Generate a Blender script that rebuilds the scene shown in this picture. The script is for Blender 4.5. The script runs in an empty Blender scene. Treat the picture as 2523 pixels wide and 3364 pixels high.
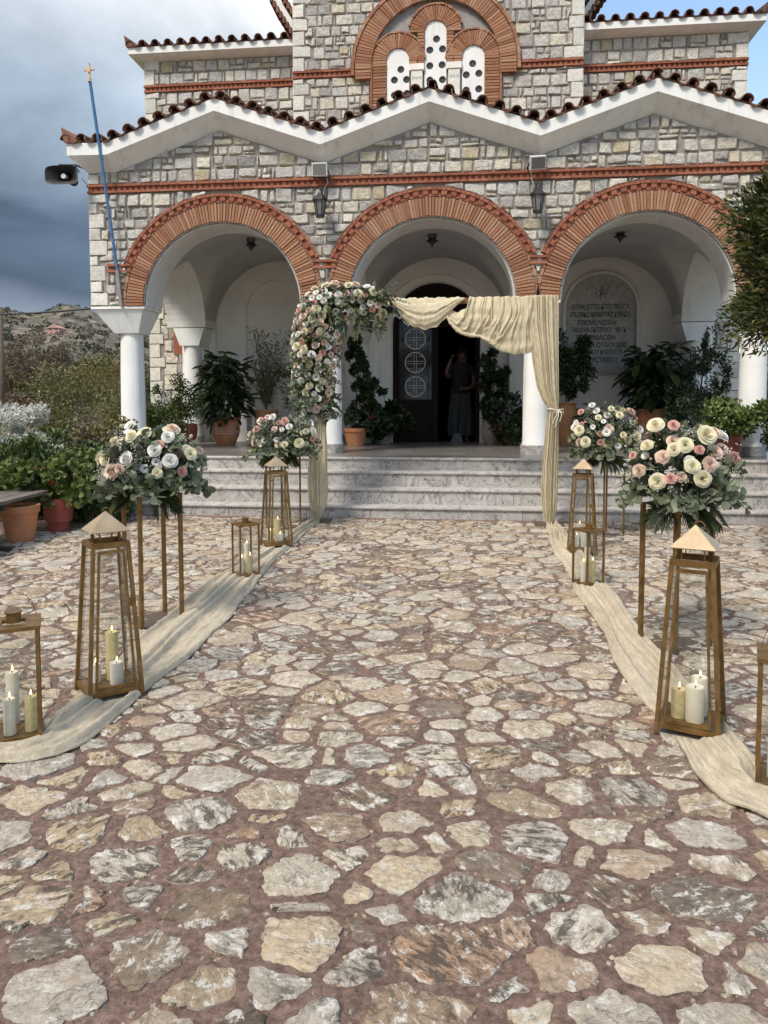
import bpy, bmesh, math, random
import numpy as np
from mathutils import Vector, Matrix, noise as mnoise

# ------------------------------------------------------------------ camera, sky, sun, exposure
C = bpy.context.scene.collection
SC = bpy.context.scene
PI = math.pi
R = math.radians
rnd = random.Random(11)
nrng = np.random.default_rng(5)

cam_data = bpy.data.cameras.new('camera')
cam_data.sensor_fit = 'VERTICAL'; cam_data.sensor_height = 36.0; cam_data.sensor_width = 27.0
cam_data.lens = 26.365; cam_data.shift_y = -0.0597
cam_data.clip_start = 0.05; cam_data.clip_end = 4000
cam = bpy.data.objects.new('camera', cam_data); C.objects.link(cam)
cam.location = (0, 0, 1.4); cam.rotation_euler = (R(90 - 3.57), 0, R(6.3))
SC.camera = cam

SUN_EL, SUN_AZ = 52.0, 212.0        # azimuth measured clockwise from +Y: behind and left of the camera
world = bpy.data.worlds.new('World'); SC.world = world; world.use_nodes = True
wt = world.node_tree; wt.nodes.clear()
def wn(t, **k):
    n = wt.nodes.new(t)
    for a, v in k.items(): setattr(n, a, v)
    return n
def wmath(op, a, b=None, clamp=False):
    n = wn('ShaderNodeMath', operation=op, use_clamp=clamp)
    for i, v in enumerate((a, b)):
        if v is None: continue
        if isinstance(v, (int, float)): n.inputs[i].default_value = v
        else: wt.links.new(v, n.inputs[i])
    return n.outputs[0]
def wramp(x, stops):
    n = wn('ShaderNodeValToRGB'); wt.links.new(x, n.inputs[0])
    while len(n.color_ramp.elements) < len(stops): n.color_ramp.elements.new(0.5)
    for e, (p, c) in zip(n.color_ramp.elements, stops):
        e.position = p; e.color = (c, c, c, 1) if isinstance(c, (int, float)) else (*c, 1)
    return n.outputs[0]
tc = wn('ShaderNodeTexCoord'); sep = wn('ShaderNodeSeparateXYZ'); wt.links.new(tc.outputs['Generated'], sep.inputs[0])
sky = wn('ShaderNodeTexSky', sky_type='NISHITA', sun_disc=False)
sky.sun_elevation = R(SUN_EL); sky.sun_rotation = R(SUN_AZ); sky.air_density = 1.3; sky.dust_density = 0.6
bg_sky = wn('ShaderNodeBackground'); bg_sky.inputs[1].default_value = 0.13
wt.links.new(sky.outputs[0], bg_sky.inputs[0])
zc = wmath('MAXIMUM', sep.outputs[2], 0.0)
# cloud sheet: direction projected on a plane overhead
den = wmath('ADD', zc, 0.22)
cmb = wn('ShaderNodeCombineXYZ')
wt.links.new(wmath('DIVIDE', sep.outputs[0], den), cmb.inputs[0]); wt.links.new(wmath('DIVIDE', sep.outputs[1], den), cmb.inputs[1])
n1 = wn('ShaderNodeTexNoise'); n1.inputs['Scale'].default_value = 1.5; n1.inputs['Detail'].default_value = 8; n1.inputs['Roughness'].default_value = 0.55
n1.inputs['Distortion'].default_value = 0.4
wt.links.new(cmb.outputs[0], n1.inputs['Vector'])
n2 = wn('ShaderNodeTexNoise'); n2.inputs['Scale'].default_value = 2.3; n2.inputs['Detail'].default_value = 5; n2.inputs['Roughness'].default_value = 0.5
wt.links.new(tc.outputs['Generated'], n2.inputs['Vector'])
# the west (left of the view) is overcast, the east is breaking up to blue
west = wramp(wmath('ADD', wmath('MULTIPLY', sep.outputs[0], -1.0), 0.5), [(0.30, 0.0), (0.62, 1.0)])
cov = wramp(wmath('ADD', wmath('ADD', n1.outputs[0], -0.30), wmath('MULTIPLY', west, 0.45)), [(0.28, 0.0), (0.48, 1.0)])
# dark rain bank low in the sky, softened by noise; lighter streak just above the horizon
el = wmath('ADD', zc, wmath('MULTIPLY', wmath('ADD', n2.outputs[0], -0.5), 0.14))
el = wmath('ADD', el, wmath('MULTIPLY', wmath('ADD', n1.outputs[0], -0.5), 0.07))
tone = wramp(el, [(0.0, (0.20, 0.235, 0.275)), (0.112, (0.165, 0.205, 0.26)), (0.148, (0.062, 0.086, 0.122)), (0.222, (0.066, 0.094, 0.138)), (0.280, (0.155, 0.198, 0.25)),
                  (0.345, (0.25, 0.31, 0.38)), (0.43, (0.42, 0.46, 0.51)), (0.55, (0.74, 0.73, 0.71)), (1.0, (0.90, 0.87, 0.83))])
bright = wramp(n1.outputs[0], [(0.34, 0.72), (0.66, 1.22)])
mulc = wn('ShaderNodeMixRGB', blend_type='MULTIPLY'); mulc.inputs[0].default_value = 1.0
wt.links.new(tone, mulc.inputs[1]); wt.links.new(bright, mulc.inputs[2])
bg_cl = wn('ShaderNodeBackground'); bg_cl.inputs[1].default_value = 1.0; wt.links.new(mulc.outputs[0], bg_cl.inputs[0])
mixw = wn('ShaderNodeMixShader'); wt.links.new(cov, mixw.inputs[0]); wt.links.new(bg_sky.outputs[0], mixw.inputs[1]); wt.links.new(bg_cl.outputs[0], mixw.inputs[2])
wo = wn('ShaderNodeOutputWorld'); wt.links.new(mixw.outputs[0], wo.inputs[0])

sun_d = bpy.data.lights.new('sun', 'SUN'); sun_d.energy = 2.0; sun_d.angle = R(14); sun_d.color = (1.0, 0.935, 0.84)
sun = bpy.data.objects.new('sun', sun_d); C.objects.link(sun)
sd = Vector((math.sin(R(SUN_AZ)) * math.cos(R(SUN_EL)), math.cos(R(SUN_AZ)) * math.cos(R(SUN_EL)), math.sin(R(SUN_EL))))
sun.rotation_euler = sd.to_track_quat('Z', 'Y').to_euler(); sun.location = sd * 50
SC.view_settings.view_transform = 'Standard'; SC.view_settings.look = 'None'
SC.view_settings.gamma = 1.0; SC.view_settings.exposure = 0.94; SC.view_settings.use_curve_mapping = False

# ------------------------------------------------------------------ materials
class NT:
    def __init__(s, name):
        s.m = bpy.data.materials.new(name); s.m.use_nodes = True; s.t = s.m.node_tree; s.t.nodes.clear()
        s.out = s.n('ShaderNodeOutputMaterial')
    def n(s, t, **k):
        n = s.t.nodes.new(t)
        for a, v in k.items(): setattr(n, a, v)
        return n
    def l(s, a, b): s.t.links.new(a, b)
    def math(s, op, a, b=None, clamp=False):
        n = s.n('ShaderNodeMath', operation=op, use_clamp=clamp)
        for i, v in enumerate((a, b)):
            if v is None: continue
            if isinstance(v, (int, float)): n.inputs[i].default_value = v
            else: s.l(v, n.inputs[i])
        return n.outputs[0]
    def noise(s, scale, detail=4, rough=0.55, vec=None, dist=0.0):
        n = s.n('ShaderNodeTexNoise'); n.inputs['Scale'].default_value = scale; n.inputs['Detail'].default_value = detail
        n.inputs['Roughness'].default_value = rough; n.inputs['Distortion'].default_value = dist
        s.l(vec if vec is not None else s.pos(), n.inputs['Vector']); return n.outputs[0]
    def pos(s):
        if not hasattr(s, '_g'): s._g = s.n('ShaderNodeNewGeometry')
        return s._g.outputs['Position']
    def obj(s):
        if not hasattr(s, '_o'): s._o = s.n('ShaderNodeTexCoord')
        return s._o.outputs['Object']
    def rand(s):
        """one random number per object and per mesh island"""
        s.pos(); oi = s.n('ShaderNodeObjectInfo')
        return s.math('FRACT', s.math('ADD', oi.outputs['Random'], s._g.outputs['Random Per Island']))
    def ramp(s, x, stops, interp='LINEAR'):
        n = s.n('ShaderNodeValToRGB'); s.l(x, n.inputs[0]); n.color_ramp.interpolation = interp
        while len(n.color_ramp.elements) < len(stops): n.color_ramp.elements.new(0.5)
        for e, (p, c) in zip(n.color_ramp.elements, stops):
            e.position = p; e.color = (c, c, c, 1) if isinstance(c, (int, float)) else (*c, 1)
        return n.outputs[0]
    def mix(s, fac, a, b, mode='MIX'):
        n = s.n('ShaderNodeMixRGB', blend_type=mode)
        for i, v in enumerate((fac, a, b)):
            if isinstance(v, (int, float)): n.inputs[i].default_value = v if i == 0 else (v, v, v, 1)
            elif isinstance(v, tuple): n.inputs[i].default_value = (*v, 1)
            else: s.l(v, n.inputs[i])
        return n.outputs[0]
    def scale(s, vec, k):
        n = s.n('ShaderNodeVectorMath', operation='MULTIPLY'); s.l(vec, n.inputs[0]); n.inputs[1].default_value = k; return n.outputs[0]
    def bump(s, h, strength, dist=0.01, normal=None):
        n = s.n('ShaderNodeBump'); n.inputs['Strength'].default_value = strength; n.inputs['Distance'].default_value = dist
        s.l(h, n.inputs['Height'])
        if normal is not None: s.l(normal, n.inputs['Normal'])
        return n.outputs[0]
    def bsdf(s, col, rough=0.8, normal=None, metal=0.0, spec=None, **k):
        b = s.n('ShaderNodeBsdfPrincipled')
        for key, v in (('Base Color', col), ('Roughness', rough), ('Metallic', metal)):
            if isinstance(v, tuple): b.inputs[key].default_value = (*v, 1)
            elif isinstance(v, (int, float)): b.inputs[key].default_value = v
            else: s.l(v, b.inputs[key])
        if spec is not None: b.inputs['Specular IOR Level'].default_value = spec
        for key, v in k.items():
            key = key.replace('_', ' ')
            b.inputs[key].default_value = (*v, 1) if isinstance(v, tuple) else v
        if normal is not None: s.l(normal, b.inputs['Normal'])
        s.l(b.outputs[0], s.out.inputs[0]); return b

M = {}
def simple(key, col, rough=0.7, var=0.15, nscale=6.0, bump=0.15, bscale=60.0, bdist=0.004, metal=0.0, rand=0.0, spec=None):
    t = NT(key); n = t.noise(nscale, 5)
    dark = tuple(c * (1 - var) for c in col); light = tuple(min(1, c * (1 + var)) for c in col)
    c = t.ramp(n, [(0.3, dark), (0.7, light)])
    if rand:
        c = t.mix(1.0, c, t.ramp(t.rand(), [(0, 1 - rand), (1, 1 + rand)]), 'MULTIPLY')
    nb = t.bump(t.noise(bscale, 4), bump, bdist) if bump else None
    t.bsdf(c, rough, nb, metal, spec); M[key] = t.m; return t.m

def painted(key, col):
    t = NT(key); n = t.noise(2.2, 5); st = t.noise(1.0, 6, 0.65, t.scale(t.pos(), (7, 7, 0.55))); sp_ = t.noise(38, 6, 0.7)
    c = t.ramp(n, [(0.3, tuple(x * .93 for x in col)), (0.7, tuple(x * 1.04 for x in col))])
    c = t.mix(t.ramp(st, [(0.53, 0.0), (0.74, 0.42)]), c, (0.36, 0.33, 0.29)); c = t.mix(t.ramp(sp_, [(0.66, 0.0), (0.76, 0.35)]), c, (0.40, 0.36, 0.31))
    t.bsdf(c, 0.88, t.bump(t.math('ADD', t.noise(30, 5), t.math('MULTIPLY', t.noise(3.5, 3), 1.5)), 0.35, 0.004)); M[key] = t.m
painted('plaster', (0.68, 0.665, 0.64))
painted('white_paint', (0.79, 0.78, 0.755))
simple('wall_plaster', (0.77, 0.745, 0.71), 0.85, 0.08, 2.0, 0.2, 45, 0.003)
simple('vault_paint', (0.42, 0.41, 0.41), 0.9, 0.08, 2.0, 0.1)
simple('mortar', (0.265, 0.235, 0.21), 0.95, 0.25, 14, 0.7, 90, 0.006)
simple('marble_white', (0.70, 0.67, 0.60), 0.6, 0.1, 9, 0.5, 70, 0.004, rand=0.1)
simple('dark_metal', (0.016, 0.016, 0.018), 0.45, 0.2, 20, 0.1)
simple('white_enamel', (0.62, 0.61, 0.58), 0.5, 0.08, 12, 0.05)
simple('lamp_pane', (0.17, 0.16, 0.15), 0.25, 0.1, 12, 0.3, 30)
simple('blue_paint', (0.055, 0.16, 0.33), 0.5, 0.2, 12, 0.1)
simple('grey_steel', (0.26, 0.24, 0.23), 0.6, 0.2, 18, 0.2)
simple('black_plastic', (0.012, 0.012, 0.013), 0.6, 0.2, 20, 0.2)
simple('horn_white', (0.42, 0.43, 0.45), 0.6, 0.25, 9, 0.2)
simple('cross_gold', (0.60, 0.42, 0.30), 0.5, 0.2, 20, 0.2)
simple('door_wood', (0.014, 0.008, 0.0075), 0.6, 0.25, 9, 0.15, spec=0.15)
simple('iron_black', (0.010, 0.010, 0.011), 0.5, 0.2)
simple('ring_white', (0.72, 0.70, 0.66), 0.5, 0.1)
simple('dark_room', (0.015, 0.012, 0.010), 0.95, 0.1)  # near-black colour on the nave walls stands in for the unlit interior's darkness
simple('terracotta', (0.40, 0.165, 0.075), 0.8, 0.16, 9, 0.3, 60, rand=0.08)
simple('terracotta_red', (0.23, 0.062, 0.035), 0.5, 0.15, 9, 0.2, 50)
simple('terracotta_pale', (0.46, 0.225, 0.105), 0.85, 0.12, 9, 0.3, 60)
simple('pot_pink', (0.42, 0.345, 0.30), 0.8, 0.12, 9, 0.3)
simple('pot_grey', (0.20, 0.185, 0.17), 0.8, 0.15, 9, 0.3)
simple('plastic_red', (0.30, 0.065, 0.045), 0.5, 0.1, 9, 0.05)
simple('pot_paint', (0.50, 0.44, 0.38), 0.7, 0.2, 30, 0.1)
simple('soil', (0.07, 0.05, 0.035), 1.0, 0.3, 30, 0.8, 80, 0.01)
simple('bark', (0.11, 0.08, 0.06), 0.95, 0.3, 14, 0.8, 50, 0.01)
simple('twig', (0.20, 0.16, 0.12), 0.95, 0.25, 20, 0.3)
simple('stem_green', (0.07, 0.10, 0.05), 0.7, 0.2, 20, 0.2)
simple('beam_wood', (0.17, 0.075, 0.035), 0.6, 0.2, 20, 0.2)
simple('plate_dark', (0.085, 0.062, 0.045), 0.55, 0.15, 14, 0.1)
simple('wick', (0.02, 0.017, 0.015), 0.9, 0.1)
simple('wire', (0.02, 0.02, 0.022), 0.7, 0.1)
simple('cable_white', (0.5, 0.49, 0.46), 0.6, 0.1)
simple('rope', (0.62, 0.58, 0.47), 0.9, 0.1)
simple('skin', (0.17, 0.085, 0.058), 0.55, 0.08, 20, 0.1)
simple('hair_dark', (0.018, 0.012, 0.010), 0.6, 0.3, 60, 0.5, 200)
simple('shirt_dark', (0.016, 0.016, 0.018), 0.9, 0.2, 20, 0.3, 150)
simple('skirt_grey', (0.045, 0.05, 0.053), 0.9, 0.2, 10, 0.3, 150)
simple('shoe', (0.11, 0.07, 0.05), 0.6, 0.2)
simple('incised', (0.020, 0.018, 0.017), 0.9, 0.1)
simple('hole_glass', (0.055, 0.05, 0.05), 0.2, 0.2, 10, 0)
simple('pink_roof', (0.42, 0.24, 0.205), 0.9, 0.15)
simple('house_white', (0.62, 0.60, 0.56), 0.9, 0.1)

# --- brass-coloured lantern metal: satin, worn
t = NT('brass'); n = t.noise(14, 6, 0.6); n2_ = t.noise(90, 3)
c = t.ramp(n, [(0.25, (0.085, 0.045, 0.014)), (0.55, (0.20, 0.112, 0.036)), (0.8, (0.30, 0.18, 0.07))])
rg = t.ramp(n2_, [(0.3, 0.36), (0.7, 0.55)])
t.bsdf(c, rg, t.bump(n, 0.08, 0.002), 0.55); M['brass'] = t.m
t = NT('brass_roof'); n = t.noise(10, 6, 0.6)
c = t.ramp(n, [(0.3, (0.32, 0.235, 0.14)), (0.7, (0.44, 0.335, 0.215))])
t.bsdf(c, 0.42, t.bump(n, 0.06, 0.002), 0.45); M['brass_roof'] = t.m

# --- thin clear glass: mostly see-through, a mirror sheen that grows at grazing angles
def thin_glass(key, tint, gloss):
    t = NT(key); tr = t.n('ShaderNodeBsdfTransparent'); tr.inputs[0].default_value = (*tint, 1)
    gl = t.n('ShaderNodeBsdfGlossy'); gl.inputs['Roughness'].default_value = 0.04; gl.inputs[0].default_value = (0.9, 0.93, 0.95, 1)
    t.pos(); fr = t.n('ShaderNodeFresnel'); t.l(t.math('ADD', t.math('MULTIPLY', t._g.outputs['Backfacing'], 1 / 1.5 - 1.5), 1.5), fr.inputs[0])
    mx = t.n('ShaderNodeMixShader'); t.l(t.math('MULTIPLY', fr.outputs[0], gloss), mx.inputs[0]); t.l(tr.outputs[0], mx.inputs[1]); t.l(gl.outputs[0], mx.inputs[2])
    t.l(mx.outputs[0], t.out.inputs[0]); M[key] = t.m
thin_glass('lantern_glass', (0.90, 0.91, 0.90), 1.3)
t = NT('door_glass'); t.bsdf((0.05, 0.047, 0.05), 0.06, t.bump(t.noise(3, 3), 0.15, 0.02), 0.0, 0.6); M['door_glass'] = t.m

# --- candle wax and flame
t = NT('wax'); n = t.noise(12, 4)
c = t.mix(t.rand(), t.ramp(n, [(0.3, (0.60, 0.61, 0.58)), (0.7, (0.70, 0.71, 0.68))]), (0.64, 0.56, 0.38))
t.bsdf(c, 0.5, t.bump(n, 0.1, 0.004), Subsurface_Weight=0.25, Subsurface_Scale=0.02); M['wax'] = t.m
t = NT('wax_yellow'); n = t.noise(60, 4)
c = t.ramp(n, [(0.3, (0.42, 0.34, 0.16)), (0.7, (0.60, 0.50, 0.27))]); t.bsdf(c, 0.6, t.bump(n, 0.3, 0.004)); M['wax_yellow'] = t.m
t = NT('flame'); e = t.n('ShaderNodeEmission'); e.inputs[0].default_value = (1.0, 0.62, 0.22, 1); e.inputs[1].default_value = 5.0
t.l(e.outputs[0], t.out.inputs[0]); M['flame'] = t.m

# --- brick and tile
def brickish(key, stops, rough, bs, bd, rv):
    t = NT(key); n = t.noise(30, 5, 0.65); r = t.rand()
    c = t.ramp(r, stops); c = t.mix(1.0, c, t.ramp(n, [(0.25, 0.72), (0.75, 1.22)]), 'MULTIPLY')
    c = t.mix(t.ramp(t.noise(9, 4), [(0.55, 0), (0.75, rv)]), c, (0.30, 0.24, 0.20))
    t.bsdf(c, rough, t.bump(n, bs, bd)); M[key] = t.m
brickish('brick', [(0, (0.24, 0.098, 0.050)), (0.35, (0.315, 0.138, 0.072)), (0.7, (0.365, 0.178, 0.098)), (1, (0.41, 0.225, 0.135))], 0.9, 0.7, 0.006, 0.25)
brickish('brick_red', [(0, (0.23, 0.075, 0.042)), (0.6, (0.30, 0.10, 0.055)), (1, (0.34, 0.13, 0.075))], 0.9, 0.5, 0.005, 0.2)
brickish('tile', [(0, (0.070, 0.034, 0.025)), (0.4, (0.115, 0.050, 0.034)), (0.8, (0.18, 0.075, 0.046)), (1, (0.27, 0.14, 0.09))], 0.9, 0.5, 0.006, 0.3)

# --- wall stone: pale grey limestone, some ochre, rock-faced
t = NT('wall_stone'); r = t.rand(); off = t.n('ShaderNodeVectorMath', operation='ADD')
cx = t.n('ShaderNodeCombineXYZ'); t.l(t.math('MULTIPLY', r, 37.0), cx.inputs[0]); t.l(t.math('MULTIPLY', r, 91.0), cx.inputs[2])
t.l(t.pos(), off.inputs[0]); t.l(cx.outputs[0], off.inputs[1]); v = off.outputs[0]
base = t.ramp(r, [(0, (0.34, 0.32, 0.30)), (0.16, (0.47, 0.445, 0.415)), (0.36, (0.62, 0.58, 0.515)), (0.55, (0.51, 0.49, 0.465)), (0.72, (0.71, 0.655, 0.55)), (0.86, (0.61, 0.55, 0.445)), (0.95, (0.52, 0.435, 0.29)), (1.0, (0.42, 0.375, 0.29))])
n = t.noise(16, 7, 0.62, v, 0.6); f = t.noise(70, 4, 0.6, v)
c = t.mix(1.0, base, t.ramp(n, [(0.25, 0.62), (0.5, 0.98), (0.75, 1.22)]), 'MULTIPLY')
c = t.mix(t.ramp(t.noise(7, 4, 0.6, v), [(0.58, 0.0), (0.72, 0.45)]), c, (0.20, 0.185, 0.15))
h = t.math('ADD', n, t.math('MULTIPLY', f, 0.5))
t.bsdf(c, 0.92, t.bump(h, 1.0, 0.032)); M['wall_stone'] = t.m
t = NT('quoin_stone'); n = t.noise(20, 6, 0.6); r = t.rand()
c = t.mix(1.0, t.ramp(r, [(0, (0.56, 0.535, 0.48)), (1, (0.70, 0.67, 0.60))]), t.ramp(n, [(0.25, 0.75), (0.7, 1.12)]), 'MULTIPLY')
t.bsdf(c, 0.9, t.bump(n, 0.7, 0.014)); M['quoin_stone'] = t.m

# --- paving stone: bedded schist/limestone, each slab turned its own way
t = NT('paving_stone'); r = t.rand()
vr = t.n('ShaderNodeVectorRotate', rotation_type='Z_AXIS'); t.l(t.pos(), vr.inputs['Vector']); t.l(t.math('MULTIPLY', r, 61.0), vr.inputs['Angle'])
ad = t.n('ShaderNodeVectorMath', operation='ADD'); t.l(vr.outputs[0], ad.inputs[0]); cx = t.n('ShaderNodeCombineXYZ'); t.l(t.math('MULTIPLY', r, 53.0), cx.inputs[2]); t.l(cx.outputs[0], ad.inputs[1])
v = ad.outputs[0]; bed = t.scale(v, (1.0, 2.6, 1.0))
r2 = t.math('FRACT', t.math('MULTIPLY', r, 7.31)); r3 = t.math('FRACT', t.math('MULTIPLY', r, 17.77))
base = t.ramp(r, [(0, (0.40, 0.345, 0.27)), (0.12, (0.47, 0.425, 0.35)), (0.25, (0.38, 0.355, 0.315)), (0.38, (0.44, 0.355, 0.235)), (0.48, (0.50, 0.46, 0.39)), (0.62, (0.35, 0.325, 0.285)), (0.70, (0.46, 0.42, 0.345)),
                  (0.79, (0.42, 0.33, 0.21)), (0.86, (0.30, 0.245, 0.18)), (0.93, (0.33, 0.215, 0.145)), (1.0, (0.41, 0.35, 0.27))])
nA = t.noise(13, 10, 0.68, bed, 0.5); nB = t.noise(46, 8, 0.72, v, 0.2); nC = t.noise(6, 6, 0.62, v, 0.6); nD = t.noise(9, 5, 0.6, t.scale(v, (1.3, 1, 1)), 0.4)
base = t.mix(t.ramp(t.math('FRACT', t.math('MULTIPLY', r, 29.3)), [(0.82, 0.0), (0.86, 0.75)]), base, (0.12, 0.085, 0.06)); base = t.mix(1.0, base, (1.09, 1.035, 0.975), 'MULTIPLY'); c = t.mix(1.0, base, t.ramp(nB, [(0.30, 0.55), (0.5, 1.0), (0.72, 1.32)]), 'MULTIPLY')
c = t.mix(1.0, c, t.ramp(nC, [(0.3, 0.82), (0.7, 1.16)]), 'MULTIPLY')
# dark beds and pale quartz, in patches, on some slabs only
patch = t.ramp(t.math('ADD', nD, t.math('MULTIPLY', r2, 0.42)), [(0.64, 0.0), (0.84, 1.0)])
dk = t.math('MULTIPLY', t.ramp(nA, [(0.49, 0.0), (0.55, 0.92)]), patch)
c = t.mix(dk, c, (0.080, 0.060, 0.045))
wh = t.math('MULTIPLY', t.ramp(nA, [(0.37, 1.0), (0.44, 0.0)]), t.ramp(r3, [(0.15, 0.25), (0.6, 0.9)]))
c = t.mix(wh, c, (0.70, 0.66, 0.59))
sp = t.ramp(t.noise(15, 9, 0.78, v), [(0.55, 0.0), (0.60, 0.85)]); c = t.mix(sp, c, (0.70, 0.67, 0.61))
cr_ = t.math('ABSOLUTE', t.math('ADD', t.noise(4.5, 7, 0.6, v, 1.0), -0.5)); c = t.mix(t.ramp(cr_, [(0.0, 0.75), (0.010, 0.0)]), c, (0.10, 0.08, 0.06))
ru = t.math('MULTIPLY', t.ramp(nC, [(0.54, 0.0), (0.70, 0.6)]), t.ramp(r2, [(0.2, 0.9), (0.6, 0.1)])); c = t.mix(ru, c, (0.29, 0.18, 0.095))
h = t.math('ADD', t.math('ADD', t.math('MULTIPLY', nA, 1.0), t.math('MULTIPLY', nB, 0.7)), t.ramp(cr_, [(0.0, -0.6), (0.015, 0.0)]))
t.bsdf(c, 0.86, t.bump(h, 0.9, 0.024)); M['paving_stone'] = t.m

t = NT('paving_mortar'); n = t.noise(30, 10, 0.82); g = t.noise(130, 4, 0.7); b2 = t.noise(1.7, 4)
c = t.ramp(n, [(0.36, (0.070, 0.040, 0.030)), (0.47, (0.165, 0.103, 0.078)), (0.55, (0.25, 0.160, 0.124)), (0.66, (0.37, 0.265, 0.215))])
c = t.mix(1.0, c, t.ramp(b2, [(0.3, 0.78), (0.7, 1.18)]), 'MULTIPLY')
c = t.mix(t.ramp(g, [(0.62, 0.0), (0.72, 0.6)]), c, (0.36, 0.30, 0.25))
t.bsdf(c, 0.96, t.bump(t.math('ADD', n, t.math('MULTIPLY', g, 0.7)), 0.8, 0.020)); M['paving_mortar'] = t.m

# --- veined marble of the steps and the inscription
def marble(key, a, b, vein, vs, rough):
    t = NT(key); r = t.rand(); ad = t.n('ShaderNodeVectorMath', operation='ADD'); t.l(t.pos(), ad.inputs[0])
    cx = t.n('ShaderNodeCombineXYZ'); t.l(t.math('MULTIPLY', r, 71.0), cx.inputs[0]); t.l(cx.outputs[0], ad.inputs[1]); v = ad.outputs[0]
    n = t.noise(5, 6, 0.6, v, 1.0); c = t.ramp(n, [(0.3, a), (0.7, b)])
    w = t.noise(vs, 6, 0.55, v, 1.6); k = t.math('ABSOLUTE', t.math('ADD', w, -0.5))
    c = t.mix(t.ramp(k, [(0.0, 0.85), (0.022, 0.0)]), c, vein)
    w2 = t.noise(vs * 0.45, 5, 0.6, t.scale(v, (1, 1, 2.2)), 0.8)
    c = t.mix(t.ramp(w2, [(0.55, 0), (0.75, 0.5)]), c, tuple(x * 0.55 for x in a))
    st = t.noise(1.6, 5, 0.6); c = t.mix(t.ramp(st, [(0.52, 0), (0.75, 0.35)]), c, (0.26, 0.20, 0.15))
    t.bsdf(c, rough, t.bump(t.noise(80, 3), 0.08, 0.003)); M[key] = t.m
marble('step_marble', (0.30, 0.28, 0.265), (0.48, 0.455, 0.425), (0.065, 0.055, 0.05), 4.2, 0.55)
marble('tread_marble', (0.36, 0.335, 0.31), (0.53, 0.50, 0.46), (0.17, 0.15, 0.14), 3.2, 0.5)
marble('plaque_marble', (0.33, 0.325, 0.32), (0.43, 0.425, 0.41), (0.22, 0.215, 0.215), 1.6, 0.5)

# --- porch floor: polished grey slabs
t = NT('porch_marble'); bt = t.n('ShaderNodeTexBrick'); t.l(t.pos(), bt.inputs['Vector']); bt.inputs['Scale'].default_value = 1.0; bt.offset = 0.0
bt.inputs['Brick Width'].default_value = 0.4; bt.inputs['Row Height'].default_value = 0.4; bt.inputs['Mortar Size'].default_value = 0.004
bt.inputs['Color1'].default_value = (0.15, 0.135, 0.125, 1); bt.inputs['Color2'].default_value = (0.21, 0.19, 0.175, 1); bt.inputs['Mortar'].default_value = (0.09, 0.08, 0.075, 1)
c = t.mix(1.0, bt.outputs[0], t.ramp(t.noise(4, 6, 0.6, None, 1.0), [(0.3, 0.7), (0.7, 1.2)]), 'MULTIPLY')
t.bsdf(c, 0.28, t.bump(t.noise(6, 3), 0.05, 0.01)); M['porch_marble'] = t.m

# --- gauze cloth: crinkled cotton, lets some light through
def cloth(key, col, col2, scale3):
    t = NT(key); n = t.noise(5, 5, 0.6); w = t.noise(1.0, 5, 0.7, t.scale(t.pos(), scale3), 0.3)
    c = t.ramp(n, [(0.3, col2), (0.7, col)]); c = t.mix(1.0, c, t.ramp(w, [(0.3, 0.80), (0.7, 1.14)]), 'MULTIPLY')
    nb = t.bump(t.math('ADD', t.math('ADD', w, t.math('MULTIPLY', t.noise(230, 3, 0.7), 0.35)), t.math('MULTIPLY', t.noise(26, 6, 0.7, None, 1.5), 0.8)), 1.0, 0.012)
    d = t.n('ShaderNodeBsdfDiffuse'); t.l(c, d.inputs[0]); t.l(nb, d.inputs['Normal'])
    tr = t.n('ShaderNodeBsdfTranslucent'); t.l(c, tr.inputs[0]); t.l(nb, tr.inputs['Normal'])
    mx = t.n('ShaderNodeMixShader'); mx.inputs[0].default_value = 0.26; t.l(d.outputs[0], mx.inputs[1]); t.l(tr.outputs[0], mx.inputs[2]); tp_ = t.n('ShaderNodeBsdfTransparent'); m2 = t.n('ShaderNodeMixShader'); t.l(t.ramp(t.noise(420, 2, 0.6), [(0.42, 0.0), (0.58, 0.22)]), m2.inputs[0]); t.l(mx.outputs[0], m2.inputs[1]); t.l(tp_.outputs[0], m2.inputs[2]); t.l(m2.outputs[0], t.out.inputs[0])
    M[key] = t.m
cloth('gauze', (0.90, 0.815, 0.61), (0.80, 0.70, 0.49), (60, 60, 9))
cloth('runner_cloth', (0.78, 0.69, 0.54), (0.66, 0.575, 0.44), (34, 9, 34))

# --- leaves and petals
def leafmat(key, stops, rough=0.5, trans=0.25, spec=0.4):
    t = NT(key); r = t.rand(); n = t.noise(3.0, 4)
    c = t.mix(1.0, t.ramp(r, stops), t.ramp(n, [(0.3, 0.75), (0.7, 1.25)]), 'MULTIPLY')
    b = t.bsdf(c, rough, None, 0.0, spec)
    tr = t.n('ShaderNodeBsdfTranslucent'); t.l(c, tr.inputs[0])
    mx = t.n('ShaderNodeMixShader'); mx.inputs[0].default_value = trans; t.l(b.outputs[0], mx.inputs[1]); t.l(tr.outputs[0], mx.inputs[2]); t.l(mx.outputs[0], t.out.inputs[0])
    M[key] = t.m
leafmat('leaf_green', [(0, (0.030, 0.052, 0.014)), (0.5, (0.060, 0.095, 0.024)), (0.85, (0.105, 0.14, 0.038)), (1, (0.16, 0.18, 0.06))])
leafmat('leaf_bright', [(0, (0.050, 0.080, 0.018)), (0.5, (0.095, 0.135, 0.032)), (1, (0.19, 0.21, 0.06))])
leafmat('leaf_dark', [(0, (0.019, 0.034, 0.014)), (0.6, (0.036, 0.060, 0.024)), (1, (0.075, 0.105, 0.043))], 0.4)
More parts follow.
